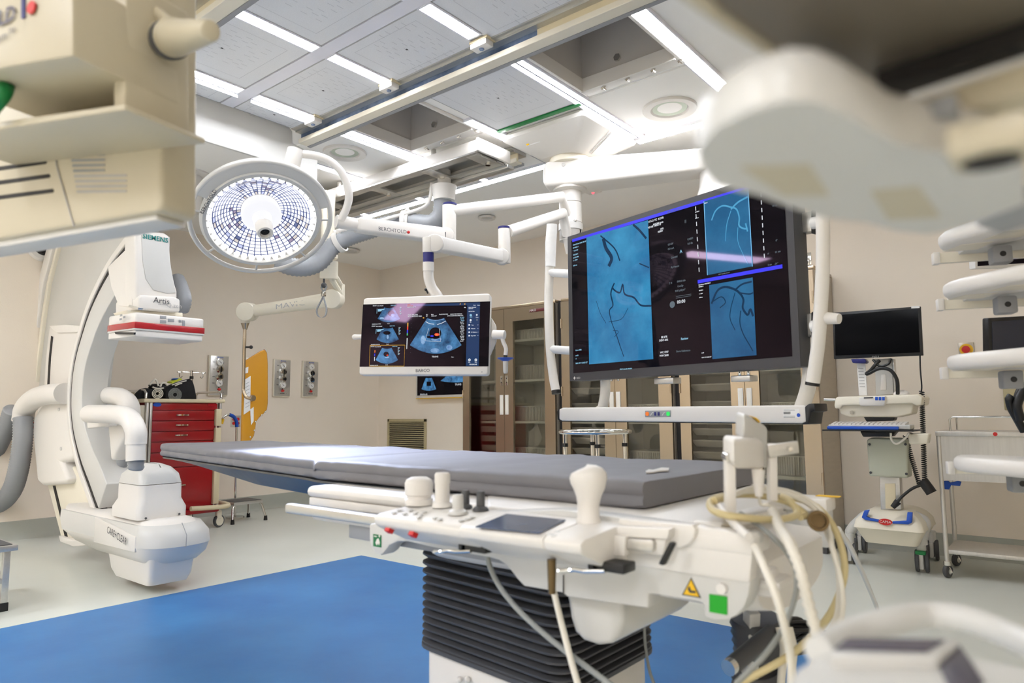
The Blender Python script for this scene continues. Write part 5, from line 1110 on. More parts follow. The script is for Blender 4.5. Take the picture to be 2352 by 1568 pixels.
# hub at the beam end and hidden drop post carrying the display
hb = V((b1_.x, b1_.y, 0))
m = MB(); m.lathe([(.12, 2.60), (.125, 2.5), (.16, 2.38), (.20, 2.33), (.19, 2.31)], hb, (0, 0, 1), 36); m.build('hub_cover', 'white', bm_, ang=60)
dc = DP(.62, .55, -.1); m = MB(); m.cyl(V((hb.x, hb.y, 2.4)), V((hb.x, hb.y, 1.62)), .06); m.build('drop_post', 'white', bm_)
m = MB(); m.tube([V((hb.x, hb.y, 1.66)), V((dc.x, dc.y, 1.66))], .05, 12); m.build('display_bracket', 'alu', bm_)

# ---------------------------------------------------------------- surgical light on its spring arm
D1 = 4.25
LC = at(603, 505, d=3.72)
vv = (CAM - LC).normalized(); ud = (RT * .20 - UP * .98); ud = (ud - vv * ud.dot(vv)).normalized(); LN = (vv * .80 + ud * .60).normalized()   # light direction
sl = thing('surgical_light', LC, 'large round lit surgical light with facetted reflector on white jointed arm', 'surgical light')
m = MB(); m.tube([bc + V((0, 0, 2.31)), at(1290, 452, d=4.66), at(1036, 484, d=D1)], .036, 18); m.build('upper_arm', 'white', sl, ang=60)
m = MB(); m.cyl(at(1032, 470, d=D1), at(1032, 552, d=D1), .042, bev=.006); m.build('knuckle', 'white', sl)
m = MB(); m.lathe([(.043, 0), (.043, .012)], at(1033, 472, d=D1), (0, 0, 1), 24); m.build('blue_ring', 'navy', sl)
k1 = at(1025, 543, d=D1 - .02); k2 = at(815, 516, d=3.85)
m = MB(); m.cyl(k1 - FW * .05, k1 + FW * .05, .052, bev=.008); m.build('joint_cover', 'white', sl)
m = MB(); dd = (k2 - k1).normalized(); upv = V((0, 0, 1)); upv = (upv - dd * upv.dot(dd)).normalized(); sd = dd.cross(upv); rings = []
for t, a, b in ((0, .035, .035), (.1, .045, .045), (.85, .04, .042), (.97, .038, .04), (1.0, .03, .034)):
    c = k1.lerp(k2, t); rings.append([c + upv * a + sd * b, c + upv * a - sd * b, c - upv * a - sd * b, c - upv * a + sd * b])
m.loft(rings, bev=.012, seg=3); m.build('spring_arm', 'white', sl, ang=50)
text('BERCHTOLD', at(905, 532, d=3.97) - FW * .046, -dd, (0, 0, 1), .03, 'ink', sl, sx=1.05)
text('1', k1 - FW * .052, RT, UP, .05, 'ink', sl)
m = MB(); p = at(941, 536, d=3.99) - FW * .047; m.ball(p, .009, (1, 1, 1)); m.build('red_dot', 'redp', sl)
m = MB(); m.cyl(k2 + dd * -.02, at(772, 508, d=3.8), .036); m.build('swivel', 'white', sl)
yk = [at(*q, d=dq) for q, dq in (((783, 505), 3.79), ((797, 475), 3.78), ((801, 445), 3.76), ((790, 405), 3.74), ((765, 375), 3.72), ((735, 360), 3.70), ((700, 354), 3.68), ((682, 355), 3.67))]
m = MB(); m.tube(yk, .021, 16, sub=6); m.build('yoke', 'white', sl, ang=60)
RL = .362
e1 = (RT - LN * RT.dot(LN)).normalized(); e2 = LN.cross(e1)
def lp(r, a, h): return LC + (e1 * math.cos(a) + e2 * math.sin(a)) * r + LN * h
m = MB(); at_top = at(665, 398, d=3.64); m.tube([at(679, 345, d=3.67), at(668, 388, d=3.645), at(660, 405, d=3.64)], [.042, .042, .036, .034], 20); m.build('handle_mount', 'white', sl, ang=60)
m = MB(); m.lathe([(RL * .70, -.075), (RL * .84, -.03), (RL * .86, 0), (RL * .82, .02), (RL * .77, .018), (RL * .765, .0)], LC, LN, 64, caps=False); m.build('housing', 'palegrey', sl, ang=40)
m = MB(); m.lathe([(RL * .72, -.07), (RL * .4, -.13), (.02, -.15)], LC, LN, 48, caps=False); m.build('back_shell', 'white', sl)
m = MB(); m.tube([lp(RL * .985, 2 * math.pi * i / 96, .0) for i in range(96)], .013, 12, closed=True); m.build('grip_ring', 'palegrey', sl, ang=60)
# thicker upper segment of the ring
m = MB(); up_a = math.atan2((UP).dot(e2), UP.dot(e1)); seg_ = [up_a + (-1.2 + 2.4 * i / 40) for i in range(41)]
m.loft([[lp(RL * .84, a, .012), lp(RL * 1.0, a, .012), lp(RL * 1.0, a, -.03), lp(RL * .84, a, -.04)] for a in seg_], bev=0); m.build('rim_cover', 'palegrey', sl, ang=40)
for k in range(5):
    a = up_a + 1.5 + k * .83; m = MB(); m.tube([lp(RL * .83, a, 0), lp(RL * .985, a, 0)], .006, 8); m.build('spoke', 'palegrey', sl)
# facetted reflector (it gives off the light)
LK = .38
fm = [emat('lamp_facet', c, s * .52) for c, s in (((255, 255, 255), 2.2), ((226, 230, 255), 1.0), ((204, 212, 250), .8), ((232, 222, 216), .75), ((170, 182, 228), .6), ((250, 250, 255), 1.6), ((190, 172, 205), .55), ((140, 156, 214), .42))]
gap = pmat('lamp_facet_line', (84, 94, 136), .3)
m = MB(); NR, NA = 10, 44; rnd = random.Random(5)
rr = [.1 + (RL * .72 - .1) * (i / NR) ** .85 for i in range(NR + 1)]
hh = [-.09 * (1 - ((r - .1) / (RL * .72 - .1)) ** 1.6) - .0 for r in rr]
for i in range(NR):
    g_ = .0026
    for j in range(NA):
        a0, a1 = 2 * math.pi * j / NA, 2 * math.pi * (j + 1) / NA; da = .003 / max(rr[i + 1], .05)
        v = [lp(rr[i] + g_, a0 + da, hh[i]), lp(rr[i + 1] - g_, a0 + da, hh[i + 1]), lp(rr[i + 1] - g_, a1 - da, hh[i + 1]), lp(rr[i] + g_, a1 - da, hh[i])]
        f = m.bm.faces.new([m.bm.verts.new(q) for q in v])
        aa = (j / NA * 8 + .3) % 8; blob = math.sin(aa * 2.4) * .6 + math.sin(j * .9) * .35
        x_ = rnd.random() + blob * .35 + (i / NR - .5) * .25
        f.material_index = 0 if x_ > .5 else 5 if x_ > .26 else 1 if x_ > .08 else rnd.choice((2, 3, 3, 6)) if x_ > -.12 else rnd.choice((4, 7, 2, 3))
m.build('reflector', fm, sl, smooth=False)
m = MB(); m.lathe([(r, h - .004) for r, h in zip(rr, hh)], LC, LN, 64, caps=False); m.build('reflector_back', gap, sl)
m = MB()
for j in range(40):
    a = 2 * math.pi * j / 40; m.ball(lp(RL * .735, a, -.006), .0165, seg=10)
m.build('lens_ring', fm[0], sl)
m = MB(); m.lathe([(.1, -.09), (.104, -.06), (.104, -.035), (.096, -.025), (.05, -.02), (.046, .05)], LC, LN, 36); m.build('lamp_core', emat('lamp_core_glow', (250, 250, 255), .42), sl, ang=50)
m = MB(); m.lathe([(.046, .03), (.043, .105), (.040, .118), (.028, .119), (.025, .1), (.001, .095)], LC, LN, 32); m.build('sterile_handle', 'white', sl, ang=50)
m = MB(); m.lathe([(.023, .1005), (.001, .1)], LC, LN, 24, caps=False); m.build('handle_opening', 'dark', sl)
aR = up_a + 2.55
text('BERCHTOLD', lp(RL * .81, up_a + 1.22 , .0215), (e1 * math.sin(up_a + 1.22) - e2 * math.cos(up_a + 1.22)), (e1 * math.cos(up_a + 1.22) + e2 * math.sin(up_a + 1.22)), .028, 'ink', sl)
ld = bpy.data.lights.new('surgical_beam', 'SPOT'); lo = bpy.data.objects.new('surgical_beam', ld); COL.objects.link(lo); lo.parent = sl
spot_pt = at(800, 1040, z=.9); lo.location = lp(0, 0, .13) - LC; lo.rotation_euler = (spot_pt - lp(0, 0, .13)).to_track_quat('-Z', 'Y').to_euler()
ld.energy = 170; ld.spot_size = math.radians(40); ld.spot_blend = .9; ld.color = (.62, .72, 1.0); ld.shadow_soft_size = .12

# ---------------------------------------------------------------- hanging ultrasound monitor
mo = thing('hanging_monitor', at(977, 770, d=3.5), 'white framed monitor showing ultrasound images, hanging from a jointed arm', 'monitor')
m = MB(); m.tube([bc + V((0, 0, 2.13)), at(1292, 490, d=4.66), at(1166, 533, d=4.1)], .036, 18); m.build('upper_arm', 'white', mo, ang=60)
m = MB(); m.cyl(at(1158, 524, d=4.1), at(1159, 605, d=4.1), .036, bev=.006); m.build('knuckle', 'white', mo)
m = MB(); m.lathe([(.037, 0), (.037, .012)], at(1158, 526, d=4.1), (0, 0, 1), 24); m.build('blue_ring', 'navy', mo)
q1, q2 = at(1152, 590, d=4.08), at(1000, 560, d=3.6)
for q in (q1, q2):
    m = MB(); m.cyl(q - FW * .045, q + FW * .045, .046, bev=.008); m.build('joint_cover', 'white', mo)
dd2 = (q2 - q1).normalized(); u2 = (V((0, 0, 1)) - dd2 * dd2.z).normalized(); s2 = dd2.cross(u2); m = MB(); rings = []
for t, a, b in ((0, .03, .03), (.08, .036, .036), (.88, .036, .038), (1.0, .04, .036)):
    c = q1.lerp(q2, t); rings.append([c + u2 * a + s2 * b, c + u2 * a - s2 * b, c - u2 * a - s2 * b, c - u2 * a + s2 * b])
m.loft(rings, bev=.01, seg=3); m.build('spring_arm', 'white', mo, ang=50)
text('BERCHTOLD', at(1082, 580, d=3.88) - FW * .045, -dd2, (0, 0, 1), .024, 'ink', mo)
m = MB(); m.ball(at(1096, 583, d=3.9) - FW * .045, .006); m.build('red_dot', 'redp', mo)
m = MB(); m.cyl(at(984, 580, d=3.58), at(984, 545, d=3.58), .030, bev=.004); m.build('head', 'white', mo)
m = MB(); m.cyl(at(984, 578, d=3.58), at(984, 603, d=3.58), .0275); m.build('blue_collar', 'navy', mo)
m = MB(); m.cyl(at(984, 602, d=3.58), at(984, 622, d=3.58), .029); m.build('white_collar', 'white', mo)
m = MB(); m.tube([at(984, 620, d=3.58), at(985, 640, d=3.585), at(993, 662, d=3.6), at(1010, 690, d=3.62), at(1020, 750, d=3.62)], .026, 16, sub=6); m.build('bent_tube', 'white', mo, ang=60)
# monitor body: four corners
mtl, mtr, mbr, mbl = (835, 684), (1126, 673), (1121, 861), (824, 861)
pA = at(*mbl, d=3.52); pB = at(*mbr, d=3.42); xdir = (pB - pA); xdir.z = 0; xdir.normalize()
nM = xdir.cross(V((0, 0, 1))); nM = nM if nM.dot(CAM - pA) > 0 else -nM
nM = (nM + V((0, 0, .07))).normalized()
PMn = (pA, nM)
corn = [at(*q, pl=PMn) for q in (mbl, mbr, mtr, mtl)]
m = MB(); rp = []
cen = sum(corn, V()) / 4
for i, c in enumerate(corn):
    a = (corn[i - 1] - c).normalized(); b = (corn[(i + 1) % 4] - c).normalized(); r_ = .018
    for k in range(5):
        t = k / 4; rp.append((c + a * r_) * (1 - t) ** 2 + c * 2 * t * (1 - t) + (c + b * r_) * t * t)
m.prism([p for p in rp], -nM * .055, bev=.008, seg=3, ang=50); m.build('housing', 'white', mo, ang=50)
sc_ = [(826, 842), (1122, 841), (1126, 692), (834, 699)]
m = MB(); m.prism([at(*q, pl=PMn) + nM * .0004 for q in sc_], nM * .0008); m.build('screen', EM['bg'], mo, smooth=False)
PU = (pA + nM * .0016, nM)
def Y(x, y): return (820 + x / 5.806, 660 + y / 5.806)
def up_(pts, mat, name, o=0.): return paint(mo, PU, o, [Y(*q) for q in pts], mat, name)
up_([(1470, 205), (1640, 195), (1625, 1045), (1452, 1047)], 'panel', 'side_panel'); up_([(660, 228), (1470, 205), (1470, 238), (660, 250)], 'panel', 'title_bar')
def sect(cx, t, w0, w1, h, mat='us', o=.0004): 
    pts = []
    for k in range(9): q = -1 + k / 4; pts.append(Y(cx + w0 * q, t + (1 - q * q) * h * .06))
    for k in range(17): q = 1 - k / 8; pts.append(Y(cx + w1 * q, t + h * .76 + (1 - q * q) * h * .24))
    return paint(mo, PU, o, pts, mat, 'ultrasound_image')
sect(1050, 405, 112, 345, 478); sect(425, 265, 60, 150, 200); sect(410, 535, 65, 148, 205); sect(398, 805, 62, 150, 212)
def arc(cx, cy, w, h, mat, o, name='ultrasound_tone'):
    up_([(cx + w * math.cos(t), cy + h * math.sin(t)) for t in [2 * math.pi * i / 24 for i in range(24)]], mat, name, o)
arc(1045, 610, 80, 78, 'usd', .0008); arc(1020, 660, 95, 20, 'usd', .0008); arc(455, 345, 45, 38, 'usd', .0008); arc(400, 605, 50, 25, 'usd', .0008); arc(390, 890, 36, 34, 'usd', .0008)
arc(1060, 690, 70, 26, 'us2', .0007); arc(1040, 840, 60, 30, 'us2', .0007); arc(880, 700, 30, 60, 'us2', .0006); arc(1230, 800, 40, 34, 'us2', .0006); arc(410, 660, 14, 30, 'us2', .0007); arc(400, 930, 30, 12, 'us2', .0007); arc(330, 410, 30, 14, 'us2', .0007); arc(480, 370, 26, 20, 'us2', .0009)
arc(1065, 628, 32, 18, 'redh', .0010, 'flow_colour'); arc(1062, 630, 14, 8, 'yel', .0012, 'flow_colour'); arc(405, 903, 13, 8, 'redh', .0010, 'flow_colour'); arc(1000, 648, 22, 10, 'bl', .0010, 'flow_colour')
def rl(pts, w_, mat, name='screen_line', o=.0012, sub=1): ribbon(mo, PU, o, [Y(*q) for q in pts], w_, mat, name, sub)
rl([(958, 545), (908, 712), (1115, 722), (1098, 548)], .0016, 'txt', 'colour_box'); rl([(915, 455), (970, 482), (1030, 490)], .003, 'txt', 'echo_line', sub=4); rl([(1070, 495), (1130, 475), (1185, 448)], .003, 'txt', 'echo_line', sub=4)
rl([(950, 425), (1050, 440), (1160, 420)], .004, 'us2', 'echo_line', sub=4)
rl([(175, 772), (640, 768), (628, 1048), (165, 1048), (175, 772)], .0022, 'yel', 'highlight_frame')
up_([(672, 470), (686, 470), (684, 520), (670, 520)], 'yel', 'colour_scale', .001); up_([(670, 520), (684, 520), (682, 565), (668, 565)], 'redh', 'colour_scale', .001); up_([(667, 565), (681, 565), (679, 610), (665, 610)], 'bl', 'colour_scale', .001); up_([(665, 610), (679, 610), (678, 640), (664, 640)], 'grn', 'colour_scale', .001)
up_([(664, 675), (676, 675), (668, 820), (660, 820)], 'txt', 'grey_scale', .001); up_([(235, 835), (246, 835), (244, 870), (233, 870)], 'org', 'colour_scale', .001); up_([(233, 880), (243, 880), (241, 915), (231, 915)], 'bl', 'colour_scale', .001); up_([(231, 925), (240, 925), (238, 980), (230, 980)], 'txt', 'grey_scale', .001)
arc(888, 405, 10, 9, 'yel', .001, 'marker'); up_([(1368, 230), (1376, 212), (1386, 214), (1376, 232)], 'yel', 'pin_icon', .001); rl([(1428, 212), (1446, 232)], .002, 'yel'); rl([(1446, 212), (1428, 232)], .002, 'yel')
up_([(1425, 272), (1440, 258), (1456, 272)], 'txt', 'arrow_icon', .001)
for k, (y0_, n_) in enumerate(((285, 1), (555, 1), (0, 0))):
    if n_: rl([(270 - 12 * k, y0_), (265 - 12 * k, y0_ + 62)], .0022, 'txb'); up_([(282 - 12 * k, y0_ + 4), (370 - 12 * k, y0_), (368 - 12 * k, y0_ + 8), (330 - 12 * k, y0_ + 20), (328 - 12 * k, y0_ + 32), (280 - 12 * k, y0_ + 36)], 'txb', 'legend', .001)
for x, y in ((1500, 965), (1585, 965)): arc(x, y, 17, 18, 'txt', .001, 'round_icon'); rl([(x + 4 if x < 1550 else x - 4, y - 9), (x - 5 if x < 1550 else x + 5, y), (x + 4 if x < 1550 else x - 4, y + 9)], .002, 'panel', o=.0014)
arc(1518, 370, 15, 16, 'txb', .001, 'tool_icon'); arc(1598, 366, 11, 12, 'txt', .001, 'tool_icon'); arc(1516, 436, 13, 16, 'txt', .001, 'tool_icon'); arc(1600, 432, 11, 13, 'dim', .001, 'tool_icon')
for y in (500, 548, 596, 642): up_([(1486, y - 8), (1508, y - 9), (1508, y + 9), (1486, y + 10)], 'txt', 'menu_icon', .001); up_([(1606, y - 3), (1620, y - 3), (1613, y + 4)], 'txt', 'menu_arrow', .001)
rM = -V((0, 0, 1)).cross(nM) * -1
def ut(s, x, y, h, mat='txt', align='LEFT'):
    px, py = Y(x, y); return stext(mo, PU, s, px, py, h / 5.806, mat, .001, align, right=xdir, up=V((0, 0, 1)), bold=.0002)
for a in [('FOX, WILLIAM', 680, 367, 16), ('BTO UROLOGY RM2', 680, 388, 16), ('42y', 920, 364, 14), ('ID', 922, 384, 14), ('Male', 988, 362, 14), ('55681537', 992, 382, 14), ('DoB 9/29/1950', 1096, 360, 15), ('3:20:24 PM 9/25/2018', 1243, 357, 14), ('BTO/CA2981BDm/MI0.7/TIs', 1206, 380, 14), ('TRANS', 998, 924, 22), ('13cm', 1255, 928, 13),
          ('Back', 1484, 996, 11), ('Next', 1570, 996, 11), ('BRAINLAB', 1500, 1027, 17), ('View', 1526, 502, 12), ('Measure', 1524, 549, 12), ('3D Options', 1522, 597, 12), ('Snap View', 1520, 644, 12), ('FOX, WILLIAM', 1488, 268, 12), ('55681537', 1488, 284, 12), ('Add 2nd View', 1488, 320, 11), ('Scroll', 1505, 395, 11, 'txb'), ('Zoom', 1584, 398, 11), ('Pan', 1504, 464, 11), ('Tools', 1550, 238, 11), ('Home', 1604, 238, 11),
          ('25.SEP.', 672, 230, 12, 'org'), ('Image 1 of 3', 672, 246, 12, 'org'), ('9/25/2018, 3:20 PM', 668, 264, 12), ('BTO/ST', 212, 246, 12), ('FOX, WILLIAM', 270, 246, 10), ('3:20:24 9/25', 450, 240, 11, 'txb'), ('9/25/2018, 3:19 PM', 200, 490, 12), ('BTO/ST', 198, 518, 12), ('FOX, WILLIAM', 255, 520, 10), ('3:20:01 9/25', 436, 514, 11, 'txb'), ('9/25/2018, 3:20 PM', 186, 763, 12), ('BTO/ST', 184, 790, 12), ('FOX, WILLIAM', 240, 792, 10), ('3:20:24 9/25', 470, 788, 11, 'txb'), ('9/25/2018, 3:20 PM', 172, 1040, 11), ('TRANS', 402, 484, 9), ('TRANS', 390, 757, 9), ('TRANS', 378, 1033, 9)]: ut(*a)
for k in range(16): ut(('2D G50', 'DR 72', 'Persist', 'Fps 24', 'WF 90', 'C5-1')[k % 6], 1375 + (k % 3) * 6, 400 + k * 21, 13, 'txb' if k < 3 else 'txt')
for (x, y) in ((570, 262), (556, 530), (546, 800)):
    for k in range(8): up_([(x, y + k * 13), (x + 26 - (k % 3) * 8, y + k * 13), (x + 26 - (k % 3) * 8, y + k * 13 + 6), (x, y + k * 13 + 6)], 'txb' if k % 2 else 'txt', 'data_column', .001)
for k in range(9): arc(728 - k * 2, 428 + k * 55, 3, 3, 'dim', .001, 'depth_tick')
text('BARCO', at(971, 851, pl=PMn), xdir, UP, .022, 'ink', mo)
m = MB(); p = at(1107, 854, pl=PMn); m.lathe([(.003, 0), (.003, .001)], p, nM, 10); m.build('status_led', 'grey', mo)
m = MB(); p = at(828, 771, pl=PMn) - nM * .03; m.cyl(p, p - xdir * .042, .012, .014); m.ball(p - xdir * .042, .0145); m.build('side_knob', 'white', mo)
m = MB(); m.prism([at(*q, d=3.50) for q in ((1128, 728), (1140, 748), (1140, 785), (1126, 818))], FW * .06, bev=.008); m.build('rear_bracket', 'white', mo)
m = MB(); m.tube([at(979, 665, d=3.45), at(983, 674, d=3.45)], .004, 8); m.ball(at(978, 665, d=3.45), .007); m.build('microphone', 'black', mo)
# sterile handle at the right edge
sh_ = thing('monitor_handle', at(1150, 790, d=3.45), 'white side handle with blue conical shield and clear grip beside hanging monitor', 'handle')
m = MB(); m.cyl(at(1132, 768, d=3.47), at(1160, 769, d=3.45), .023, bev=.004); m.build('hinge', 'white', sh_)
m = MB(); m.tube([at(1153, 772, d=3.45), at(1156, 785, d=3.45), at(1162, 800, d=3.45), at(1161, 815, d=3.45)], .010, 12, sub=4); m.build('stem', 'white', sh_, ang=60)
pb_ = at(1161, 818, d=3.45)
m = MB(); m.cyl(pb_ + V((0, 0, .006)), pb_ - V((0, 0, .01)), .010); m.build('collar', 'black', sh_)
m = MB(); m.lathe([(.040, .0), (.040, -.003), (.014, -.016), (.012, -.012)], pb_ - V((0, 0, .008)), (0, 0, 1), 24, caps=False); m.build('shield', 'bluep', sh_)
m = MB(); m.lathe([(.012, -.02), (.0135, -.03), (.0125, -.075), (.009, -.085), (.001, -.086)], pb_, (0, 0, 1), 20); m.build('grip', 'palegrey', sh_)

# ---------------------------------------------------------------- aluminium carriage and grey hose
cg = thing('ceiling_carriage', (-4.1, 3.52, 2.78), 'aluminium ceiling carriage with bolted cross plates below the rails', 'carriage')
zb_c, zt_c, ya_c, yb_c, xa_c, xb_c = 2.80, 2.86, 3.36, 3.68, -5.3, -3.04
m = MB(); m.lohi((xa_c, ya_c, zb_c), (xb_c, ya_c + .02, zt_c + .02), bev=.003); m.lohi((xa_c, yb_c - .02, zb_c), (xb_c, yb_c, zt_c), bev=.003); m.build('side_plate', 'white', cg)
m = MB(); m.lohi((xb_c, ya_c - .005, zb_c), (xb_c + .02, yb_c + .02, zt_c + .03), bev=.004); m.build('end_plate', 'white', cg)
m = MB(); m.lohi((xa_c, ya_c + .02, zt_c - .01), (xb_c, yb_c - .02, zt_c)); m.build('deck', 'alu', cg, smooth=False)
m = MB(); m.lohi((xa_c, ya_c + .0, zb_c - .01), (xb_c - .01, ya_c + .07, zb_c)); m.lohi((xa_c, yb_c - .09, zb_c - .01), (xb_c - .01, yb_c, zb_c)); m.build('lower_flange', 'alu', cg, smooth=False)
m = MB(); m.lohi((xa_c, yb_c - .01, zb_c - .035), (xb_c + .02, yb_c + .06, zb_c - .01), bev=.003); m.build('track_profile', 'alu', cg)
for x in (-3.1, -3.55, -4.15, -4.75):
    m = MB(); m.lohi((x - .06, ya_c + .03, zb_c - .012), (x + .04, yb_c - .02, zb_c + .004), bev=.002); m.build('cross_plate', 'alu', cg)
    m = MB(); m.cyl((x - .01, ya_c + .2, zb_c - .03), (x - .01, ya_c + .2, zb_c - .012), .02, seg=6); m.build('bolt', 'chrome', cg)
for x in (-3.5, -4.6):
    for y in (ya_c + .05, yb_c - .05):
        m = MB(); m.cyl((x, y, zt_c - .005), (x, y, HC - .012), .02); m.build('hanger', 'alu', cg)
hs = thing('hose_assembly', at(1020, 470, d=5.2), 'thick grey corrugated cable hose with white clamps looping below the ceiling', 'hose')
HD = 5.2
m = MB(); m.tube([at(*q, d=dq) for q, dq in (((1016, 450), 5.2), ((1016, 475), 5.2), ((1008, 500), 5.2), ((985, 514), 5.2), ((945, 510), 5.25), ((900, 514), 5.3), ((850, 528), 5.3), ((800, 545), 5.3), ((765, 565), 5.25), ((735, 600), 5.2), ((705, 613), 5.15), ((670, 612), 5.1), ((640, 600), 5.1))], .066, 20, sub=14, corr=.05, pitch=.026); m.build('corrugated_hose', 'hose', hs, ang=180)
m = MB(); tpz = at(1020, 428, d=5.2); m.lathe([(.08, -.11), (.09, -.02), (.095, 0)], tpz, (0, 0, 1), 30); m.cyl(tpz, V((tpz.x, tpz.y, HC - .005)), .05); m.build('ceiling_cup', 'white', hs)
for q, nx in (((938, 510), V((1, -.1, .0))), ((931, 508), V((1, -.1, .0))), ((780, 556), V((.8, 0, .4)))):
    ax = RT * nx.x + UP * nx.z - FW * .2; m = MB(); m.lathe([(.07, -.018), (.083, -.018), (.083, .018), (.07, .018), (.07, -.018)], at(*q, d=5.26), ax, 30, caps=False); m.build('hose_clamp', 'white', hs)
m = MB(); m.tube([at(*q, d=5.2) for q in ((992, 420), (988, 455), (975, 475), (940, 488), (905, 498), (860, 512))], .015, 10, sub=5); m.tube([at(*q, d=5.25) for q in ((935, 500), (932, 486), (940, 480))], .02, 8); m.build('support_wire', 'white', hs, ang=60)
m = MB(); m.cyl(at(768, 535, d=5.26), at(840, 510, d=5.26), .02); m.tube([at(778, 545, d=5.26), at(776, 528, d=5.26)], .02, 10); m.build('support_bar', 'white', hs)
# ---------------------------------------------------------------- computer cart
def Q(px, py, y=5.2): return at(px, py, y=y)
cc_ = thing('computer_cart', (-1.09, 5.3, 0), 'mobile computer cart with black monitor, keyboard tray and blue trimmed base', 'computer cart')
def pz(pts, y, dep, name, mat, bev=.006, seg=2, par=None, ang=35):
    m = MB(); m.prism([Q(a, b, y) for a, b in pts], (0, dep, 0), bev=bev, seg=seg, ang=ang); return m.build(name, mat, par or cc_, ang=50)
pz([(1912, 718), (2114, 703), (2120, 816), (1915, 824)], 5.16, .03, 'monitor_housing', 'black', .004)
pz([(1917, 724), (2108, 708), (2113, 809), (1919, 816)], 5.158, .004, 'screen', 'screenoff', 0)
text('DELL', Q(2012, 820, 5.157), (1, 0, 0), (0, 0, 1), .022, 'inkl', cc_)
pz([(2093, 703), (2112, 702), (2112, 707), (2093, 708)], 5.155, .003, 'sticker', 'paper', 0)
pz([(2009, 825), (2048, 822), (2053, 905), (2012, 908)], 5.24, .05, 'column', 'palegrey', .004)
pz([(2024, 860), (2034, 859), (2036, 895), (2022, 896)], 5.235, .01, 'column_panel', 'white', .002)
pz([(2049, 824), (2053, 824), (2058, 905), (2054, 905)], 5.23, .06, 'column_rail', 'alu', .002)
pz([(1954, 824), (1985, 823), (1990, 830), (1986, 834), (1958, 833)], 5.14, .08, 'scanner_cradle', 'navy', .004)
pz([(1968, 834), (1987, 834), (1992, 908), (1973, 908)], 5.2, .01, 'instruction_strip', 'paper', 0)
for k in range(7): pz([(1971 + k * .6, 845 + k * 7), (1983 + k * .6, 845 + k * 7), (1983 + k * .6, 846.5 + k * 7), (1971 + k * .6, 846.5 + k * 7)], 5.198, .001, 'print_line', 'inkl', 0)
# drawer head with handles
m = MB(); w_ = MB()
pz([(1918, 916), (1922, 911), (2095, 906), (2110, 905), (2119, 912), (2116, 930), (2105, 932), (2094, 926), (1935, 931), (1930, 938), (1918, 938), (1916, 930)], 5.06, .28, 'work_surface', 'cream', .008)
pz([(1926, 926), (2100, 922), (2094, 950), (2060, 958), (1950, 957), (1930, 950)], 5.09, .2, 'drawer_unit', 'cream', .01)
pz([(1973, 912), (2034, 909), (2033, 926), (2028, 932), (1977, 932), (1973, 928)], 5.04, .05, 'keypad_pod', 'white', .006)
for k in range(3): pz([(2010 + k * 8, 911), (2016 + k * 8, 911), (2016 + k * 8, 919), (2010 + k * 8, 919)], 5.037, .004, 'key', 'bluep', .001)
pz([(1984, 912), (2005, 911), (2005, 914), (1984, 915)], 5.037, .004, 'display_strip', 'dgrey', 0)
m = MB(); p = Q(1957, 947, 5.085); m.cyl(p, p - V((0, .01, 0)), .012); m.build('drawer_lock', 'chrome', cc_)
m = MB(); p = Q(2071, 905, 5.15); m.ball(p, .05, (1, .7, .55)); m.build('mouse', 'white', cc_)
m = MB(); m.cyl(Q(1893, 917, 5.15), Q(1920, 918, 5.15), .012); m.build('side_peg', 'chrome', cc_)
# keyboard tray
pz([(1982, 955), (2056, 955), (2052, 966), (1990, 968)], 5.1, .1, 'tray_bracket', 'black', .006)
k0, k1, k2_, k3 = [at(a, b, z=.985) for a, b in ((1888, 986), (2096, 987), (2092, 981), (1899, 980))]
m = MB(); x0_, x1_ = Q(1888, 987, 4.95).x, Q(2098, 987, 4.95).x; zt_ = Q(1990, 986, 4.95).z
m.lohi((x0_, 4.95, zt_ - .012), (x1_, 5.2, zt_ - .002), bev=.003); m.build('keyboard_tray', 'black', cc_)
m = MB(); m.lohi((x0_ + .03, 4.955, zt_ - .002), (Q(2063, 980, 4.95).x, 4.985, zt_ + .02), bev=.006); m.build('wrist_rest', 'bluep', cc_)
m = MB(); m.lohi((x0_ + .03, 4.99, zt_), (Q(2088, 980, 4.95).x, 5.13, zt_ + .03), bev=.006)
nk = 17
m.mi = 1
for i in range(nk):
    for j in range(5):
        xx = x0_ + .045 + i * (x1_ - x0_ - .09) / nk; m.lohi((xx, 5.0 + j * .025, zt_ + .03), (xx + .019, 5.02 + j * .025, zt_ + .037 + j * .003))
m.build('keyboard', ['palegrey', 'white'], cc_, smooth=False)
pz([(1975, 990), (2055, 990), (2044, 1003), (1982, 1003)], 5.05, .16, 'tray_arm', 'black', .006)
pz([(2083, 992), (2094, 996), (2130, 995), (2134, 996), (2130, 1019), (2088, 1020)], 5.02, .1, 'side_cup', 'cream', .008)
m = MB(); m.tube([Q(2046, 994, 5.0), Q(2048, 1010, 5.0), Q(2060, 1019, 5.0), Q(2080, 1005, 5.0), Q(2088, 994, 5.0)], .007, 8, sub=5); m.build('white_cord', 'cable', cc_, ang=60)
pz([(1990, 1010), (2000, 1005), (2075, 1006), (2083, 1012), (2086, 1098), (1996, 1093)], 5.12, .14, 'battery_box', pmat('sage_plastic', (196, 198, 180), .4), .012)
for a in ((1997, 1020), (2080, 1020), (2000, 1085), (2082, 1088)):
    m = MB(); p = Q(*a, 5.118); m.cyl(p, p - V((0, .004, 0)), .008); m.build('screw', 'dgrey', cc_)
pz([(2020, 1093), (2066, 1094), (2070, 1170), (2023, 1170)], 5.16, .08, 'lower_column', 'alu', .003)
pz([(2032, 1110), (2056, 1110), (2058, 1168), (2034, 1168)], 5.155, .01, 'column_insert', 'ivory', .002)
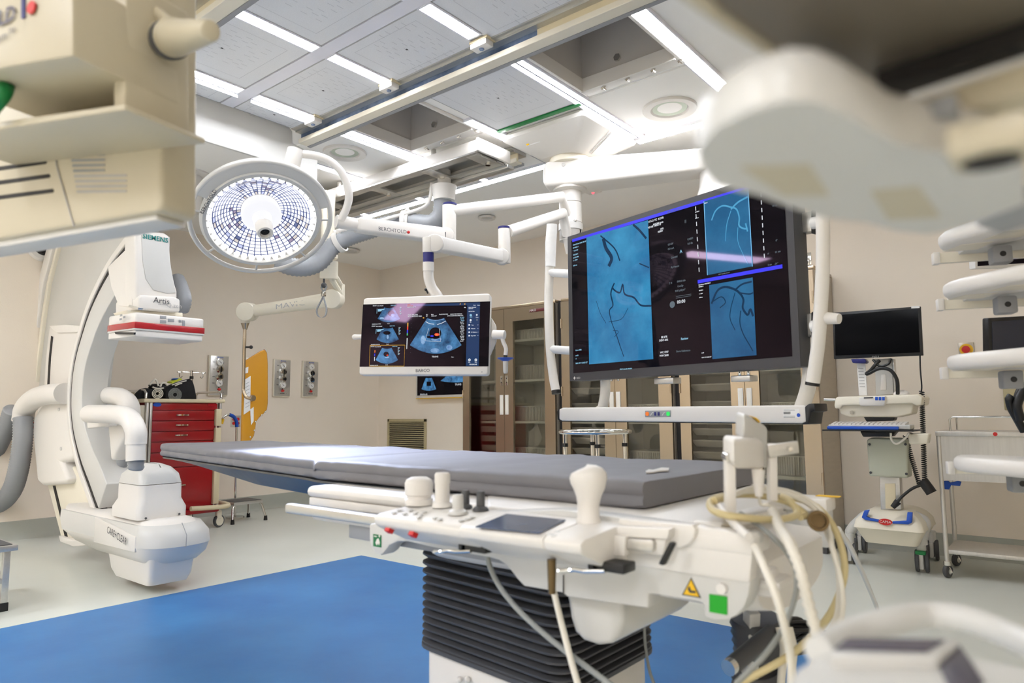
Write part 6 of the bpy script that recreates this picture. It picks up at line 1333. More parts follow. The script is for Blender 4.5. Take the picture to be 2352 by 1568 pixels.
# base
bx0, bx1 = Q(1962, 1220, 5.1).x, Q(2125, 1230, 5.1).x
m = MB(); rings = []
for py, dx, y0_, y1_ in ((1251, .055, 5.12, 5.5), (1219, .012, 5.08, 5.55), (1217, .012, 5.07, 5.55), (1215, 0, 5.06, 5.56), (1198, .012, 5.075, 5.56), (1184, .045, 5.11, 5.54), (1174, .09, 5.16, 5.5), (1170, .14, 5.22, 5.46)):
    z = Q(2040, py, 5.1).z; rings.append([V((q.x, q.y, z)) for q in rrect(((bx0 + bx1) / 2, (y0_ + y1_) / 2, z), V((1, 0, 0)), V((0, 1, 0)), bx1 - bx0 - 2 * dx, y1_ - y0_, .035, 4)])
m.loft(rings); m.build('base_cover', 'cream', cc_, ang=35)
pz([(1985, 1172), (1996, 1171), (1990, 1186), (1998, 1190), (2022, 1194), (2022, 1199), (1988, 1194), (1979, 1188)], 5.065, .03, 'blue_trim', 'bluep', .002)
pz([(2084, 1176), (2095, 1177), (2094, 1200), (2086, 1204), (2050, 1202), (2050, 1197), (2082, 1196)], 5.065, .03, 'blue_trim', 'bluep', .002)
m = MB(); p = Q(2034, 1198, 5.062); rr = []
m.lathe([(.04, 0), (.04, .006)], p, (0, -1, 0), 24, u=(1, 0, 0))
for v in m.bm.verts: v.co.z = p.z + (v.co.z - p.z) * .5
bd = m.build('oval_badge', 'redp', cc_); text('CAPSA', p + V((0, -.0065, 0)), (1, 0, 0), (0, 0, 1), .022, 'white', cc_)
for k, (px, py) in enumerate(((2120, 1313), (1955, 1293), (2143, 1285), (1978, 1268))):
    c = at(px, py, z=0); m = MB()
    for s in (-1, 1): m.lathe([(.064, s * .028 - .012), (.07, s * .028 - .007), (.07, s * .028 + .007), (.064, s * .028 + .012)], c + V((0, 0, .07)), (1, .12, 0), 26)
    wh = m.build('caster_wheel', 'dgrey', cc_)
    m = MB(); m.lohi((c.x - .017, c.y - .05, .02), (c.x + .017, c.y + .05, .125), bev=.012); m.cyl(c + V((0, 0, .12)), c + V((0, 0, .2)), .028); m.build('caster_yoke', 'palegrey', cc_)
    if k == 0: m = MB(); m.lohi((c.x - .03, c.y - .06, .115), (c.x + .03, c.y - .02, .14), bev=.006); m.build('brake_pedal', 'green', cc_)
for s in (-1, 1):
    m = MB(); xx = (bx0 + bx1) / 2 + s * (bx1 - bx0) / 2; tip = at(2120, 1250, y=5.25) if s > 0 else at(1955, 1235, y=5.3)
    m.tube([V((xx - s * .1, 5.3, Q(2040, 1180, 5.2).z)), V((xx - s * .02, 5.27, Q(2040, 1195, 5.2).z)), tip + V((0, 0, .05)), tip], [.03, .032, .034, .03], 12, sub=5); m.build('leg_fairing', 'palegrey', cc_, ang=60)
def coil(a, b, r, n, wr, sag=.0):
    P_ = []; L = (b - a); u = L.normalized().orthogonal().normalized(); w2 = L.normalized().cross(u)
    for i in range(n * 8 + 1): t = i / (n * 8); P_.append(a.lerp(b, t) + (u * math.cos(i * math.pi / 4) + w2 * math.sin(i * math.pi / 4)) * r)
    m = MB(); m.tube(P_, wr, 5); return m
m = MB(); m.tube([Q(2113, 815, 5.15), Q(2114, 850, 5.15), Q(2117, 885, 5.15), Q(2116, 900, 5.15)], .005, 6, sub=4); m.build('power_cord', 'black', cc_)
coil(Q(2117, 898, 5.15), Q(2124, 1110, 5.15), .0135, 44, .0034).build('coiled_cord', 'black', cc_)
coil(Q(2079, 1000, 5.2), Q(2112, 1114, 5.15), .0125, 26, .0034).build('coiled_cord', 'black', cc_)
m = MB(); m.tube([Q(2118, 1102, 5.13), Q(2130, 1118, 5.13), Q(2140, 1132, 5.13)], .032, 12, sub=3); m.build('coil_holder', 'black', cc_)
m = MB(); m.tube([Q(2120, 1112, 5.12), Q(2095, 1122, 5.1), Q(2072, 1140, 5.08), Q(2062, 1152, 5.07)], .009, 8, sub=5); m.cyl(Q(2063, 1151, 5.07), Q(2050, 1165, 5.06), .022, .015); m.build('plug_cord', 'black', cc_, ang=60)
m = MB(); m.tube([Q(2020, 828, 5.12), Q(2010, 838, 5.1), Q(2000, 850, 5.1), Q(1990, 858, 5.1), Q(1996, 857, 5.1), Q(2020, 846, 5.1), Q(2045, 850, 5.1), Q(2060, 872, 5.1), Q(2062, 905, 5.12)], .012, 8, sub=5); m.tube([Q(2005, 826, 5.12), Q(2020, 840, 5.1), Q(2040, 836, 5.1), Q(2046, 824, 5.12)], .008, 8, sub=5); m.build('black_cables', 'black', cc_, ang=60)

# ---------------------------------------------------------------- steel utility cart
f0, f1 = at(2178, 1326, z=0), at(2352, 1347, z=0); fe = (f1 - f0).normalized(); fn = V((fe.y, -fe.x, 0)); fn = fn if fn.dot(CAM - f0) > 0 else -fn
PC = (f0.copy(), fn); Wc = .52; Dc = .42
uc = thing('utility_cart', f0 + fe * Wc / 2 - fn * Dc / 2, 'stainless steel utility cart on casters beside the computer cart', 'cart')
def U(t, dd, z): return f0 + fe * t - fn * dd + V((0, 0, z))
zA, zB, zC_ = at(2165, 990, pl=PC).z, at(2160, 1102, pl=PC).z, at(2182, 1262, pl=PC).z
for t in (0, Wc):
    for dd in (0, Dc):
        m = MB(); m.cyl(U(t, dd, .09), U(t, dd, zA), .0135); m.build('leg_post', 'steel2', uc)
        c = U(t, dd, .04); m = MB(); m.lathe([(.036, -.012), (.04, -.008), (.04, .008), (.036, .012)], c, fn * .4 + fe * .9, 22); wl = m.build('caster_wheel', 'dgrey', uc)
        m = MB(); m.lathe([(.018, -.016), (.018, .016)], c, fn * .4 + fe * .9, 14); m.build('hub', 'chrome', wl)
        m = MB(); m.cyl(U(t, dd, .1), U(t, dd, .075), .02); m.tube([U(t, dd, .08), c + fe * .02, c + fe * .02 + V((0, 0, -.01))], .006, 6); m.build('caster_fork', 'chrome', uc)
m = MB(); m.prism([U(-.015, -.02, zA - .03), U(Wc + .015, -.02, zA - .03), U(Wc + .015, Dc, zA - .03), U(-.015, Dc, zA - .03)], (0, 0, .03), bev=.005); m.build('top_shelf', 'steel2', uc)
m = MB(); m.prism([U(.005, -.006, zB), U(Wc - .005, -.006, zB), U(Wc - .005, -.006, zA - .03), U(.005, -.006, zA - .03)], -fn * .012); m.build('front_panel', 'steel2', uc, smooth=False)
m = MB(); m.prism([U(0, -.005, zC_ - .025), U(Wc, -.005, zC_ - .025), U(Wc, Dc, zC_ - .025), U(0, Dc, zC_ - .025)], (0, 0, .025), bev=.004); m.build('bottom_shelf', 'steel2', uc)
for dd in (.06, Dc - .02):
    m = MB(); m.tube([U(.06, dd, zA), U(.06, dd, zA + .075), U(.075, dd, zA + .09), U(Wc - .075, dd, zA + .09), U(Wc - .06, dd, zA + .075), U(Wc - .06, dd, zA)], .006, 8); m.build('top_rail', 'chrome', uc, ang=60)
m = MB(); p = U(Wc * .58, -.022, zA - .014); m.lathe([(.012, 0), (.012, .002)], p, fn, 18); m.build('maker_badge', 'redp', uc)
m = MB(); m.prism([at(*q, pl=(f0 - fn * .15, fn)) for q in ((2168, 1104), (2178, 1104), (2182, 1108), (2200, 1104), (2208, 1106), (2205, 1116), (2184, 1114), (2180, 1124), (2168, 1123))], -fn * .02, bev=.003); solo('blue_tag', m, 'bluep', 'blue plastic tag hanging under the steel utility cart panel', 'tag')
# ---------------------------------------------------------------- things on the back wall at right
es = thing('emergency_stop', at(2220, 806, y=YW), 'red emergency stop button on yellow disc and steel plate', 'emergency button')
p = at(2220, 808, y=YW); m = MB(); m.box(p - V((0, .006, 0)), (.095, .012, .135), bev=.002); m.build('plate', 'steels', es)
m = MB(); p = at(2220, 803, y=YW); m.cyl(p - V((0, .012, 0)), p - V((0, .016, 0)), .042); m.build('yellow_disc', 'yellow', es)
m = MB(); m.lathe([(.018, .016), (.026, .03), (.026, .042), (.001, .046)], p, (0, -1, 0), 26); m.build('red_button', 'redp', es)
ic = MB(); p = at(2326, 910, y=YW); ic.box(p - V((0, .02, 0)), (.1, .04, .19), bev=.006); solo('wall_box', ic, 'bronze', 'beige box mounted on the wall behind the equipment shelves', 'box')
m = MB(); m.tube([at(2352, 880, d=2.6), at(2340, 905, d=2.6), at(2330, 930, d=2.6), at(2318, 912, d=2.6), at(2322, 935, d=2.6), at(2335, 960, d=2.6), at(2352, 990, d=2.6)], .014, 10, sub=5); m.tube([at(2352, 895, d=2.58), at(2336, 930, d=2.58), at(2345, 965, d=2.58)], .016, 10, sub=4); solo('bent_cable', m, 'black', 'black bent cable arm at the right edge of the view', 'cable arm', ang=60)
def mon(pts, d, back, lab, name, frame, insets):
    t = thing(name, at(*pts[0], d=d), lab, 'monitor'); P_ = [at(*q, d=d) for q in pts]; m = MB(); m.prism(P_, FW * back, bev=.006); m.build('housing', frame, t)
    m = MB(); m.prism([at(*q, d=d - .002) for q in insets], FW * .002); m.build('screen', EM['bg'] if frame == 'white' else pmat('screen_slate', (38, 42, 58), .2), t, smooth=False); return t
t = mon([(2238, 560), (2420, 540), (2420, 612), (2240, 617)], 3.6, .05, 'white framed monitor with blue outlined window behind top equipment shelves', 'boom_monitor', 'white', [(2245, 565), (2420, 545), (2420, 600), (2246, 611)])
PB = (at(2300, 590, d=3.595), -FW); ribbon(t, PB, .0, [(2320, 560), (2322, 593), (2420, 580)], .012, 'bl', 'window_outline', 1)
mon([(2270, 730), (2420, 722), (2420, 815), (2271, 815)], 2.9, .04, 'black flat monitor standing on the third equipment shelf', 'boom_monitor', 'black', [(2279, 738), (2420, 730), (2420, 815), (2280, 815)])

# ---------------------------------------------------------------- equipment boom shelves at the right
def shelf_unit(o, rgt, fwd, lab, group, tilt=0., detail=True):
    """tray seen from the end: bumper handle, tray plate, side rail, grey clamp"""
    t = thing('equipment_shelf', o, lab, 'shelf', group); L, D = .62, .23
    def X(a, b, z): return o + rgt * a + fwd * b + V((0, 0, z))
    m = MB(); out = [(.0, .05), (.002, .0), (.02, -.05), (.11, -.19), (.15, -.225), (.2, -.24), (L, -.245), (L, -.06), (.25, -.06), (.14, .09), (.06, .125), (.015, .1)]
    m.prism([X(a, b, 0) for a, b in out], (0, 0, .042), bev=.016, seg=3, ang=25); m.build('bumper_handle', 'white', t, ang=50)
    for a, b in ((.05, .05), (.12, -.08)):
        m = MB(); m.prism([X(a, b - .04, -.001), X(a + .075, b - .05, -.001), X(a + .06, b + .045, -.001), X(a - .03, b + .045, -.001)], (0, 0, .004)); m.build('grip_recess', 'cream', t)
    m = MB(); m.prism([X(.08, .08, .004), X(.22, -.06, .004), X(L, -.06, .004), X(L, .2, .004), X(.08, .2, .004)], (0, 0, .018), bev=.003); m.build('tray', 'palegrey', t)
    m = MB(); m.prism([X(.02, D - .05, -.018), X(L, D - .05, -.018), X(L, D - .03, -.018), X(.02, D - .03, -.018)], (0, 0, .032), bev=.002); m.build('side_rail', 'cream', t)
    m = MB(); m.prism([X(.012, D - .056, -.02), X(.03, D - .056, -.02), X(.03, D - .024, -.02), X(.012, D - .024, -.02)], (0, 0, .036), bev=.002); m.build('rail_cap', 'white', t)
    m = MB(); p = X(.155, .06, -.03); m.box(p, (.05, .05, .05), Matrix((rgt, fwd, V((0, 0, 1)))).transposed(), bev=.006); m.mi = 1; m.cyl(p - fwd * .026, p - fwd * .024, .008, seg=12); m.build('grey_clamp', ['grey', 'black'], t)
    return t
rg = V((RT.x, RT.y, 0)).normalized(); fg = V((FW.x, FW.y, 0)).normalized()
rg2 = (rg * .94 + fg * -.34).normalized(); fg2 = V((-rg2.y, rg2.x, 0))
g_ = 'white equipment boom shelves'
for (px, py), d, lab in (((2165, 563), 2.0, 'white boom shelf with bumper handle, highest of the four at right'), ((2176, 678), 2.0, 'white boom shelf with bumper handle, second of four from the top'), ((2186, 848), 1.95, 'white boom shelf with bumper handle, third of four, below the black monitor'), ((2202, 1084), 1.9, 'white boom shelf with bumper handle, lowest of the four before the steel cart')):
    shelf_unit(at(px, py, d=d), rg2, fg2, lab, g_)
cb = MB(); p = at(2560, 800, d=2.2); cb.lohi((p.x - .08, p.y - .08, .55), (p.x + .08, p.y + .08, HC - .01), bev=.02); solo('boom_column', cb, 'white', 'white vertical boom column carrying the four equipment shelves outside the right edge', 'column')

# ---------------------------------------------------------------- blurred equipment close to the camera
# top left: boom head with label and vent slots
r0 = V((RT.x, RT.y, 0)).normalized(); f0_ = V((FW.x, FW.y, 0)).normalized()
ea = (r0 * .906 - f0_ * .42).normalized(); eb = (r0 * .42 + f0_ * .906).normalized()
O1 = at(372, 470, d=1.0); PLa = (O1, -eb)
def A(px, py, b=0.): return at(px, py, pl=(O1 + eb * b, -eb))
eh = thing('equipment_boom', O1, 'large cream equipment boom head with vent slots filling the upper left', 'boom head')
m = MB(); m.prism([A(-160, -60), A(376, -60), A(375, 100), A(372, 470), A(360, 485), A(0, 548), A(-160, 575)], eb * .062, bev=.012, seg=3); m.build('lower_housing', 'cream_shade', eh, ang=50)
m = MB(); m.prism([A(-160, 572, .01), A(358, 486, .01), A(362, 505, .01), A(-160, 595, .01)], eb * .05, bev=.004); m.build('bottom_trim', 'palegrey', eh)
for k, y in enumerate((383, 415, 449)):
    m = MB(); x1 = 104 + k * 8; m.prism([A(-20, y + 2, -.001), A(x1, y - 16, -.001), A(x1 + 3, y - 11, -.001), A(x1, y - 7, -.001), A(-20, y + 11, -.001)], eb * .003); m.build('vent_slot', 'dark', eh, smooth=False)
for k in range(8):
    y = 352 + k * 12; m = MB(); m.prism([A(162 + k * 2, y + 1, -.0008), A(240 if k < 4 else 290, y, -.0008), A(240 if k < 4 else 290, y + 5, -.0008), A(162 + k * 2, y + 7, -.0008)], eb * .002); m.build('louvre', 'grey' if k < 4 else 'inkl', eh, smooth=False)
m = MB(); m.tube([A(124, 300, -.001), A(130, 380, -.001), A(170, 520, -.001)], .0012, 6); m.build('panel_seam', 'inkl', eh)
# upper box with label on the front
m = MB(); m.prism([A(-160, -60, -.17), A(166, -60, -.17), A(166, 128, -.17), A(-160, 184, -.17)], eb * .155, bev=.006); m.build('label_box', 'cream_shade', eh)
m = MB(); m.prism([A(-160, 300, -.12), A(286, 236, -.12), A(288, 252, -.12), A(-160, 322, -.12)], eb * .125, bev=.006); m.build('ledge', 'cream_shade', eh)
m = MB(); m.prism([A(262, -60, -.10), A(290, -60, -.10), A(286, 252, -.10), A(258, 252, -.10)], eb * .1, bev=.005); m.build('side_fin', 'cream_shade', eh)
text('BERCHTOLD', A(38, 30, -.171), ea, (0, 0, 1), .03, pmat('faded_ink', (104, 98, 110), .6), eh, align='RIGHT', bold=.0008)
m = MB(); m.prism([A(48, -6, -.172), A(56, -8, -.172), A(56, 40, -.172), A(48, 42, -.172)], eb * .002); m.build('logo_bar', 'navy', eh)
m = MB(); p = A(74, 18, -.172); m.lathe([(.0085, 0), (.0085, .002)], p, -eb, 20); m.build('logo_dot', 'redp', eh)
text('Teletom\u2122', A(38, 74, -.171), ea, (0, 0, 1), .018, pmat('faded_ink_small', (120, 112, 112), .6), eh, align='RIGHT')
m = MB(); m.tube([A(12, 165, -.10), A(14, 185, -.12), A(6, 215, -.14), A(-30, 260, -.14)], .011, 12, sub=5); m.build('green_hose', 'green', eh, ang=60)
m = MB(); m.tube([A(14, 160, -.10), A(14, 178, -.11)], .015, 12); m.build('hose_gland', 'black', eh)
# lever and knob at the right of the head
m = MB(); m.tube([A(300, -40, -.05), A(345, 15, -.05), A(405, 70, -.05)], [.009, .009], 12); m.cyl(A(365, 95, -.03), A(405, 85, -.06), .025, .025, bev=.004); m.cyl(A(400, 88, -.06), A(485, 70, -.09), .024, .013, bev=.004); m.build('lever_knob', 'cream_shade', eh, ang=50)
m = MB(); m.cyl(A(388, 92, -.05), A(394, 91, -.055), .0262); m.build('knob_ring', 'dgrey', eh)

# top right: underside of a boom shelf close overhead
ns = thing('equipment_shelf', at(2000, 120, z=1.20), 'blurred equipment shelf close overhead at upper right', 'shelf')
zs2 = 1.20
m = MB(); m.prism([at(*q, z=zs2) for q in ((1560, -60), (1650, 30), (1870, 175), (2015, 205), (2500, 50), (2500, -400), (1560, -400))], (0, 0, .013), bev=.002); m.build('tray', 'tray_shade', ns)
m = MB(); m.prism([at(*q, z=zs2 - .002) for q in ((1490, -60), (1560, 0), (1660, 70), (1850, 190), (1870, 178), (1650, 28), (1570, -60))], (0, 0, .013), bev=.002); m.build('tray_edge', 'cream_shade', ns)
m = MB(); m.tube([at(1850, 152, z=zs2 - .012), at(1960, 205, z=zs2 - .012)], .0062, 16); m.ball(at(1850, 152, z=zs2 - .012), .0072); m.build('shelf_pin', 'cream_shade', ns, ang=60)
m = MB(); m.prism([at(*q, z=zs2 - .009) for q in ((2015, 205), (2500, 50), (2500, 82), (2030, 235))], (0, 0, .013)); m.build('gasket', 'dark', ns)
zb2 = 1.142
ol = [(1600, 345), (1612, 385), (1645, 425), (1740, 448), (1800, 470), (1880, 497), (1990, 512), (2060, 530), (2130, 538), (2200, 525), (2352, 470), (2352, 380), (2200, 350), (2130, 345), (2060, 330), (1990, 290), (1940, 260), (1870, 235), (1800, 232), (1720, 255), (1650, 290)]
m = MB(); P0 = [at(*q, z=zb2) for q in ol]; cN = sum(P0, V()) / len(P0)
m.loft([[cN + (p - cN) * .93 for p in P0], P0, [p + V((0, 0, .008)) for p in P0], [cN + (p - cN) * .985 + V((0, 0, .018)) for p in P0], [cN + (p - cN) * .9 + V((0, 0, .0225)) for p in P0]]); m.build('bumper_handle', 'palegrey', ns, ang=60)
for q4 in (((1700, 385), (1860, 380), (1905, 450), (1800, 450)), ((2000, 440), (2110, 430), (2160, 500), (2040, 505))):
    m = MB(); m.prism([at(*q, z=zb2 - .0005) for q in q4], (0, 0, .0015)); m.build('grip_recess', 'cream_shade', ns)
m = MB(); m.prism([at(*q, z=zb2 + .022) for q in ((1980, 330), (2400, 200), (2420, 300), (2060, 390))], (0, 0, .013), bev=.002); m.build('cross_bar', 'cream_shade', ns)
m = MB(); m.prism([at(*q, z=zb2 + .013) for q in ((2060, 300), (2200, 255), (2215, 310), (2080, 350))], (0, 0, .009), bev=.002); m.build('label_panel', 'grey', ns)
m = MB(); p = at(2275, 330, z=zb2 - .005); m.box(p, (.026, .026, .013), bev=.003); m.mi = 1; m.lathe([(.0095, 0), (.0095, .0015)], p - V((0, 0, .0072)) - f0_ * .0, (0, 0, 1), 20); m.build('clamp', ['cream_shade', 'dark'], ns)
m = MB(); m.prism([at(*q, z=zb2 + .005) for q in ((2240, 520), (2352, 470), (2420, 500), (2300, 540))], (0, 0, .013), bev=.002); m.build('rail', 'grey', ns)

# bottom right: shelf handle with touch panel just below the camera
nh = thing('equipment_shelf', at(2050, 1500, z=.89), 'blurred white shelf handle with dark touch strip at lower right corner', 'handle')
zh = .895
def N(px, py, z=zh): return at(px, py, z=z)
m = MB(); ol2 = [(1800, 1600), (1830, 1540), (1880, 1510), (1960, 1490), (2180, 1500), (2330, 1530), (2500, 1600), (2500, 1900), (1780, 1900)]
P0 = [N(*q) for q in ol2]; m.loft([[p + V((0, 0, -.03)) for p in P0], P0]); m.build('handle_body', 'palegrey', nh, ang=40)
m = MB(); m.tube([N(1880, 1495), N(1960, 1452), N(2050, 1425, zh + .003), N(2130, 1412, zh + .0025), N(2230, 1425, zh + .003), N(2330, 1465), N(2450, 1520)], 0.0092, 14, sub=6); m.build('grip_bar', 'palegrey', nh, ang=60)
m = MB(); m.prism([N(*q, zh + .0068) for q in ((1905, 1504), (1945, 1462), (2200, 1466), (2152, 1508))], (0, 0, -.016), bev=.002); m.build('panel_housing', 'palegrey', nh)
m = MB(); m.prism([N(*q, zh + .0072) for q in ((1918, 1492), (1948, 1468), (2170, 1472), (2130, 1498))], (0, 0, .001)); m.build('touch_strip', pmat('touch_strip_dark', (66, 62, 82), .25), nh)
m = MB(); m.prism([N(*q, zh + .002) for q in ((2150, 1510), (2205, 1475), (2262, 1560), (2190, 1600))], (0, 0, -.016), bev=.002); m.build('black_pad', pmat('slate_pad', (70, 66, 78), .4), nh)

# ---------------------------------------------------------------- silver step box at the left edge
sb = thing('step_box', at(10, 1400, z=0), 'metal framed step stool cut off at the left edge of the view', 'step stool')
fp = at(6, 1403, z=0); fq = at(26, 1352, z=0); zt5 = at(32, 1250, x=fp.x).z
m = MB(); m.lohi((fq.x - .03, fp.y - .42, zt5 - .03), (fp.x + .03, fp.y + .045, zt5), bev=.003); m.build('platform', 'alu', sb)
m = MB(); m.lohi((fq.x, fp.y - .4, zt5), (fp.x, fp.y + .025, zt5 + .004)); m.build('tread', 'charc', sb)
for x, y in ((fp.x, fp.y), (fq.x, fp.y), (fp.x, fp.y - .38), (fq.x, fp.y - .38)):
    m = MB(); m.lohi((x - .016, y - .016, .03), (x + .016, y + .016, zt5 - .02), bev=.002); m.build('leg', 'alu', sb)
    m = MB(); m.lohi((x - .02, y - .02, 0), (x + .02, y + .02, .045), bev=.003); m.build('foot', 'black', sb)
m = MB(); m.lohi((fq.x, fp.y - .012, zt5 * .42), (fp.x, fp.y + .012, zt5 * .56), bev=.002); m.build('brace', 'alu', sb)
m = MB(); m.lohi((fp.x - .012, fp.y - .38, zt5 * .42), (fp.x + .012, fp.y, zt5 * .5), bev=.002); m.build('brace', 'alu', sb)
m = MB(); x = fq.x * .5 + fp.x * .5; m.tube([V((x, fp.y + .01, zt5 * .5)), V((x + .02, fp.y + .05, zt5 * .47)), V((x + .02, fp.y + .06, zt5 * .56))], .006, 8, sub=3); m.build('latch', 'chrome', sb)

# ---------------------------------------------------------------- ultrasound probe holder and cables at the table end
XE = -.47
sc2 = thing('scanner_holder', at(1720, 1170, x=XE), 'white two post holder with steel brackets standing at table end', 'holder')
def E_(px, py, x=XE): return at(px, py, x=x)
def bar(p0, p1, w_, d_, name, mat, par, bev=.003):
    a, b = V(p0), V(p1); t = (b - a).normalized(); u = t.cross(FW).normalized(); v = t.cross(u)
    m = MB(); m.loft([[a + u * w_ + v * d_, a - u * w_ + v * d_, a - u * w_ - v * d_, a + u * w_ - v * d_], [b + u * w_ + v * d_, b - u * w_ + v * d_, b - u * w_ - v * d_, b + u * w_ - v * d_]], bev=bev); return m.build(name, mat, par)
bar(E_(1677, 1178), E_(1675, 1036), .0085, .009, 'post', 'white', sc2); bar(E_(1774, 1150, -.44), E_(1772, 1018, -.44), .0075, .009, 'post', 'white', sc2)
bar(E_(1672, 1048), E_(1702, 1044), .012, .004, 'bracket', 'steel2', sc2, .001); bar(E_(1764, 1036, -.44), E_(1833, 1026, -.40), .011, .003, 'bracket', 'steel2', sc2, .001)
m = MB(); p = E_(1671, 1048); m.cyl(p - FW * .012, p + FW * .012, .007); m.build('bolt', 'chrome', sc2)
m = MB(); p = E_(1812, 1030, -.41); m.cyl(p - FW * .008, p + FW * .004, .004); m.build('bolt', 'chrome', sc2)
m = MB(); m.prism([E_(1660, 1200), E_(1800, 1165), E_(1800, 1190), E_(1655, 1215)], (-.05, 0, 0), bev=.003); m.build('foot_bracket', 'white', sc2)
hs2 = thing('handheld_scanner', E_(1722, 1060, -.455), 'grey and white handheld scanner resting in the holder at table end', 'scanner')
m = MB(); m.prism([E_(*q, -.45) for q in ((1684, 1012), (1690, 1008), (1748, 1010), (1756, 1018), (1757, 1074), (1750, 1079), (1698, 1078), (1685, 1066))], FW * .06, bev=.008, seg=3); m.build('body', 'white', hs2, ang=50)
m = MB(); m.prism([E_(*q, -.47) for q in ((1709, 952), (1714, 951), (1742, 965), (1762, 980), (1764, 990), (1762, 1078), (1750, 1070), (1745, 1015), (1708, 1008))], FW * .05, bev=.008, seg=3); m.build('head', 'palegrey', hs2, ang=50)
m = MB(); m.prism([E_(*q, -.468) for q in ((1732, 958), (1738, 959), (1748, 968), (1744, 971))], FW * .03, bev=.001); m.build('scan_button', 'yellow', hs2)
m = MB(); m.tube([E_(1742, 1078, -.44), E_(1742, 1110, -.44), E_(1743, 1140, -.44)], [.0115, .009, .006], 14); m.build('strain_relief', 'white', hs2, ang=60)
m = MB(); m.tube([E_(1743, 1140, -.44), E_(1748, 1158, -.44), E_(1765, 1160, -.43), E_(1775, 1170, -.43)], .0028, 8, sub=5); m.build('cord', 'cable', hs2)
def cab(pts, r, mat, lab, corr=0, name='cable', grp=None):
    m = MB(); P_ = [at(a, b, x=c) if k == 'x' else at(a, b, d=c) for a, b, k, c in pts]; m.tube(P_, r, 10, sub=8, corr=corr, pitch=.012); return solo(name, m, mat, lab, 'cable', grp, ang=180 if corr else 60, base=P_[-1])
cab([(1838, 1188, 'x', -.42), (1850, 1180, 'x', -.42), (1800, 1150, 'x', -.46), (1720, 1136, 'x', -.5), (1650, 1142, 'x', -.52), (1630, 1158, 'x', -.5), (1650, 1178, 'x', -.46), (1720, 1190, 'x', -.42), (1790, 1192, 'x', -.4), (1830, 1180, 'x', -.4), (1815, 1150, 'x', -.42), (1796, 1140, 'x', -.44)], .006, 'tan', 'tan cable coiled in a loop around the holder posts')
cab([(1640, 1150, 'x', -.5), (1720, 1128, 'x', -.5), (1800, 1138, 'x', -.47), (1870, 1160, 'x', -.42), (1915, 1210, 'x', -.38), (1938, 1280, 'x', -.36), (1935, 1340, 'x', -.36), (1900, 1420, 'x', -.38), (1820, 1500, 'x', -.42), (1700, 1570, 'x', -.5), (1640, 1620, 'x', -.5)], .0065, 'tan', 'tan cable draping over the table end and down to the floor')
cab([(1660, 1145, 'x', -.5), (1740, 1120, 'x', -.48), (1830, 1135, 'x', -.44), (1890, 1180, 'x', -.4), (1912, 1260, 'x', -.37), (1930, 1330, 'x', -.36), (1935, 1400, 'x', -.35), (1915, 1480, 'x', -.35), (1880, 1570, 'x', -.35)], .005, 'cable', 'white cable hanging farthest right from the table end')
cab([(1700, 1128, 'x', -.5), (1800, 1132, 'x', -.45), (1870, 1170, 'x', -.41), (1905, 1240, 'x', -.38), (1924, 1300, 'x', -.37), (1924, 1400, 'x', -.36), (1900, 1460, 'x', -.36), (1860, 1540, 'x', -.36)], .0045, 'cable', 'thin white cable hanging inside the tan cable loop')
cab([(1775, 1172, 'x', -.42), (1790, 1210, 'x', -.38), (1815, 1250, 'x', -.34), (1838, 1310, 'x', -.32), (1858, 1390, 'x', -.31), (1880, 1470, 'x', -.30), (1900, 1560, 'x', -.30)], .0078, 'cable', 'thick ribbed white hose hanging from the table end', corr=.17, name='ribbed_hose')
cab([(1735, 1255, 'x', -.39), (1755, 1300, 'x', -.36), (1780, 1360, 'x', -.34), (1800, 1430, 'x', -.33), (1815, 1500, 'x', -.33), (1820, 1580, 'x', -.33)], .0058, 'cable', 'thick white cable hanging from the near table corner')
cab([(1700, 1178, 'x', -.45), (1760, 1220, 'x', -.4), (1815, 1280, 'x', -.37), (1830, 1340, 'x', -.36), (1810, 1420, 'x', -.36), (1760, 1500, 'x', -.37), (1690, 1570, 'x', -.4)], .004, 'gcable', 'thin grey cable looping behind the ribbed hose')
cab([(1648, 1158, 'x', -.5), (1670, 1185, 'x', -.46), (1700, 1215, 'x', -.42), (1720, 1232, 'x', -.4)], .0065, 'white', 'short white cable tucked behind the left holder post')
cab([(1925, 1215, 'd', 1.85), (1960, 1270, 'd', 2.2), (2000, 1360, 'd', 2.75), (2028, 1432, 'd', 3.25)], .0085, 'white', 'pale cable running out to the right across the floor')
cab([(1118, 1262, 'd', 1.42), (1125, 1300, 'd', 1.42), (1150, 1350, 'd', 1.4), (1200, 1410, 'd', 1.36), (1280, 1480, 'd', 1.3), (1400, 1570, 'd', 1.2), (1440, 1600, 'd', 1.2)], .0055, 'gcable', 'grey cable dropping from left end of the control console')
cab([(1267, 1325, 'd', 1.3), (1275, 1370, 'd', 1.3), (1292, 1440, 'd', 1.28), (1310, 1510, 'd', 1.25), (1330, 1580, 'd', 1.2)], .006, 'cable', 'white cable with brass plug dropping from right end of the console')
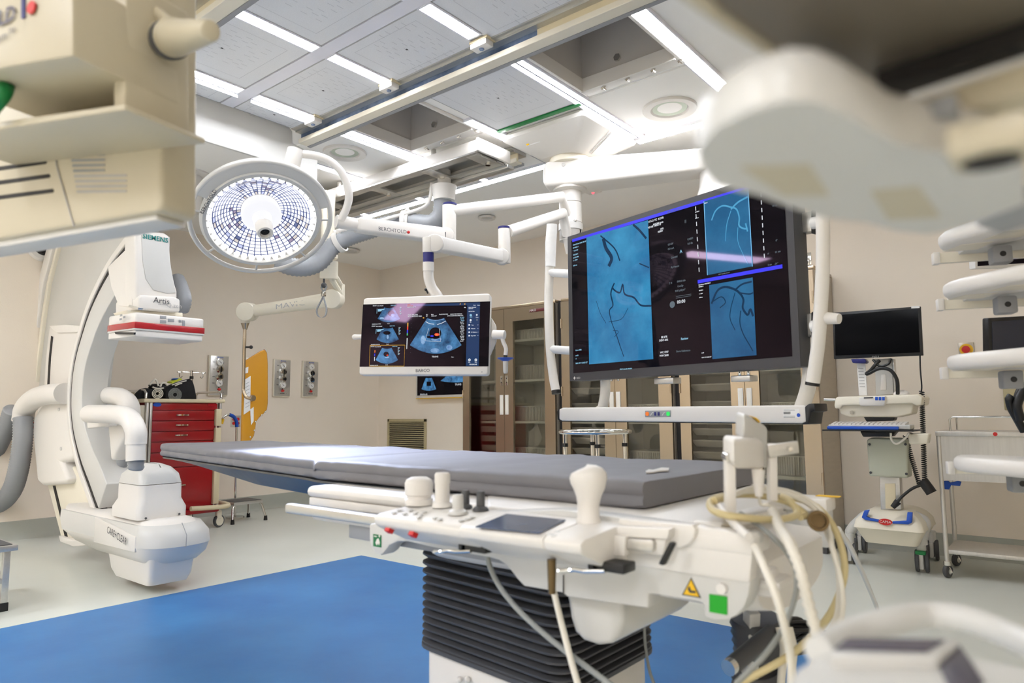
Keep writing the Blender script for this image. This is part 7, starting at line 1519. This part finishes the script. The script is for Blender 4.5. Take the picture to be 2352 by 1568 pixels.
cab([(1480, 1440, 'd', 1.75), (1482, 1480, 'd', 1.75), (1492, 1540, 'd', 1.72), (1510, 1590, 'd', 1.7)], .004, 'gcable', 'thin dark grey cable hanging beside the pedestal', name='cable')
m = MB(); p = E_(1878, 1195, -.40); ax = V((.3, -.9, .1)).normalized(); m.lathe([(.019, 0), (.019, .03), (.014, .03), (.013, .01), (.001, .01)], p, ax, 24); solo('cable_connector', m, 'brass', 'round brass cable connector lying at the table end', 'connector')
# foot switch / crank handle and black cable bundle under the table end
m = MB(); m.cyl(at(1682, 1528, d=1.5), at(1772, 1452, d=1.62), .019); m.mi = 1; m.cyl(at(1672, 1534, d=1.49), at(1682, 1527, d=1.5), .0175); solo('bar_handle', m, ['dgrey', 'chrome'], 'dark round bar handle with metal tip below the table end', 'handle')
m = MB(); rnd = random.Random(3)
for k in range(6):
    c = at(1815 + rnd.uniform(-15, 15), 1445 + k * 6, d=1.75); a0 = rnd.uniform(0, 3)
    m.tube([c + (RT * math.cos(t) * (.055 + .01 * k) + UP * math.sin(t) * .025 + FW * math.sin(t + a0) * .03) for t in [2 * math.pi * i / 20 for i in range(20)]], .006, 8, closed=True)
solo('cable_bundle', m, 'black', 'tangle of black cables under the table end', 'cable bundle')
m = MB(); m.prism([at(*q, d=1.65) for q in ((1722, 1410), (1748, 1408), (1742, 1600), (1716, 1600))], FW * .05, bev=.004); solo('support_post', m, 'palegrey', 'pale support post with dark sleeves below the table end', 'post')
m = MB(); 
for a, b in ((1418, 1500), (1535, 1600)):
    c0, c1 = at(1735, a, d=1.70), at(1745, b, d=1.70); m.tube([c0, c1], .06, 16, corr=.04, pitch=.02)
solo('bellows_sleeve', m, 'charc', 'dark ribbed sleeve around the pale post below table end', 'sleeve', ang=60)
for k, (dx, lab) in enumerate(((0, 'white flat cable strand hanging left in bundle below table end'), (22, 'white flat cable strand hanging right in bundle below table end'))):
    cab([(1790 + dx, 1440, 'd', 1.6), (1800 + dx, 1490, 'd', 1.58), (1796 + dx, 1540, 'd', 1.56), (1792 + dx, 1600, 'd', 1.55)], .009, 'cable', lab)
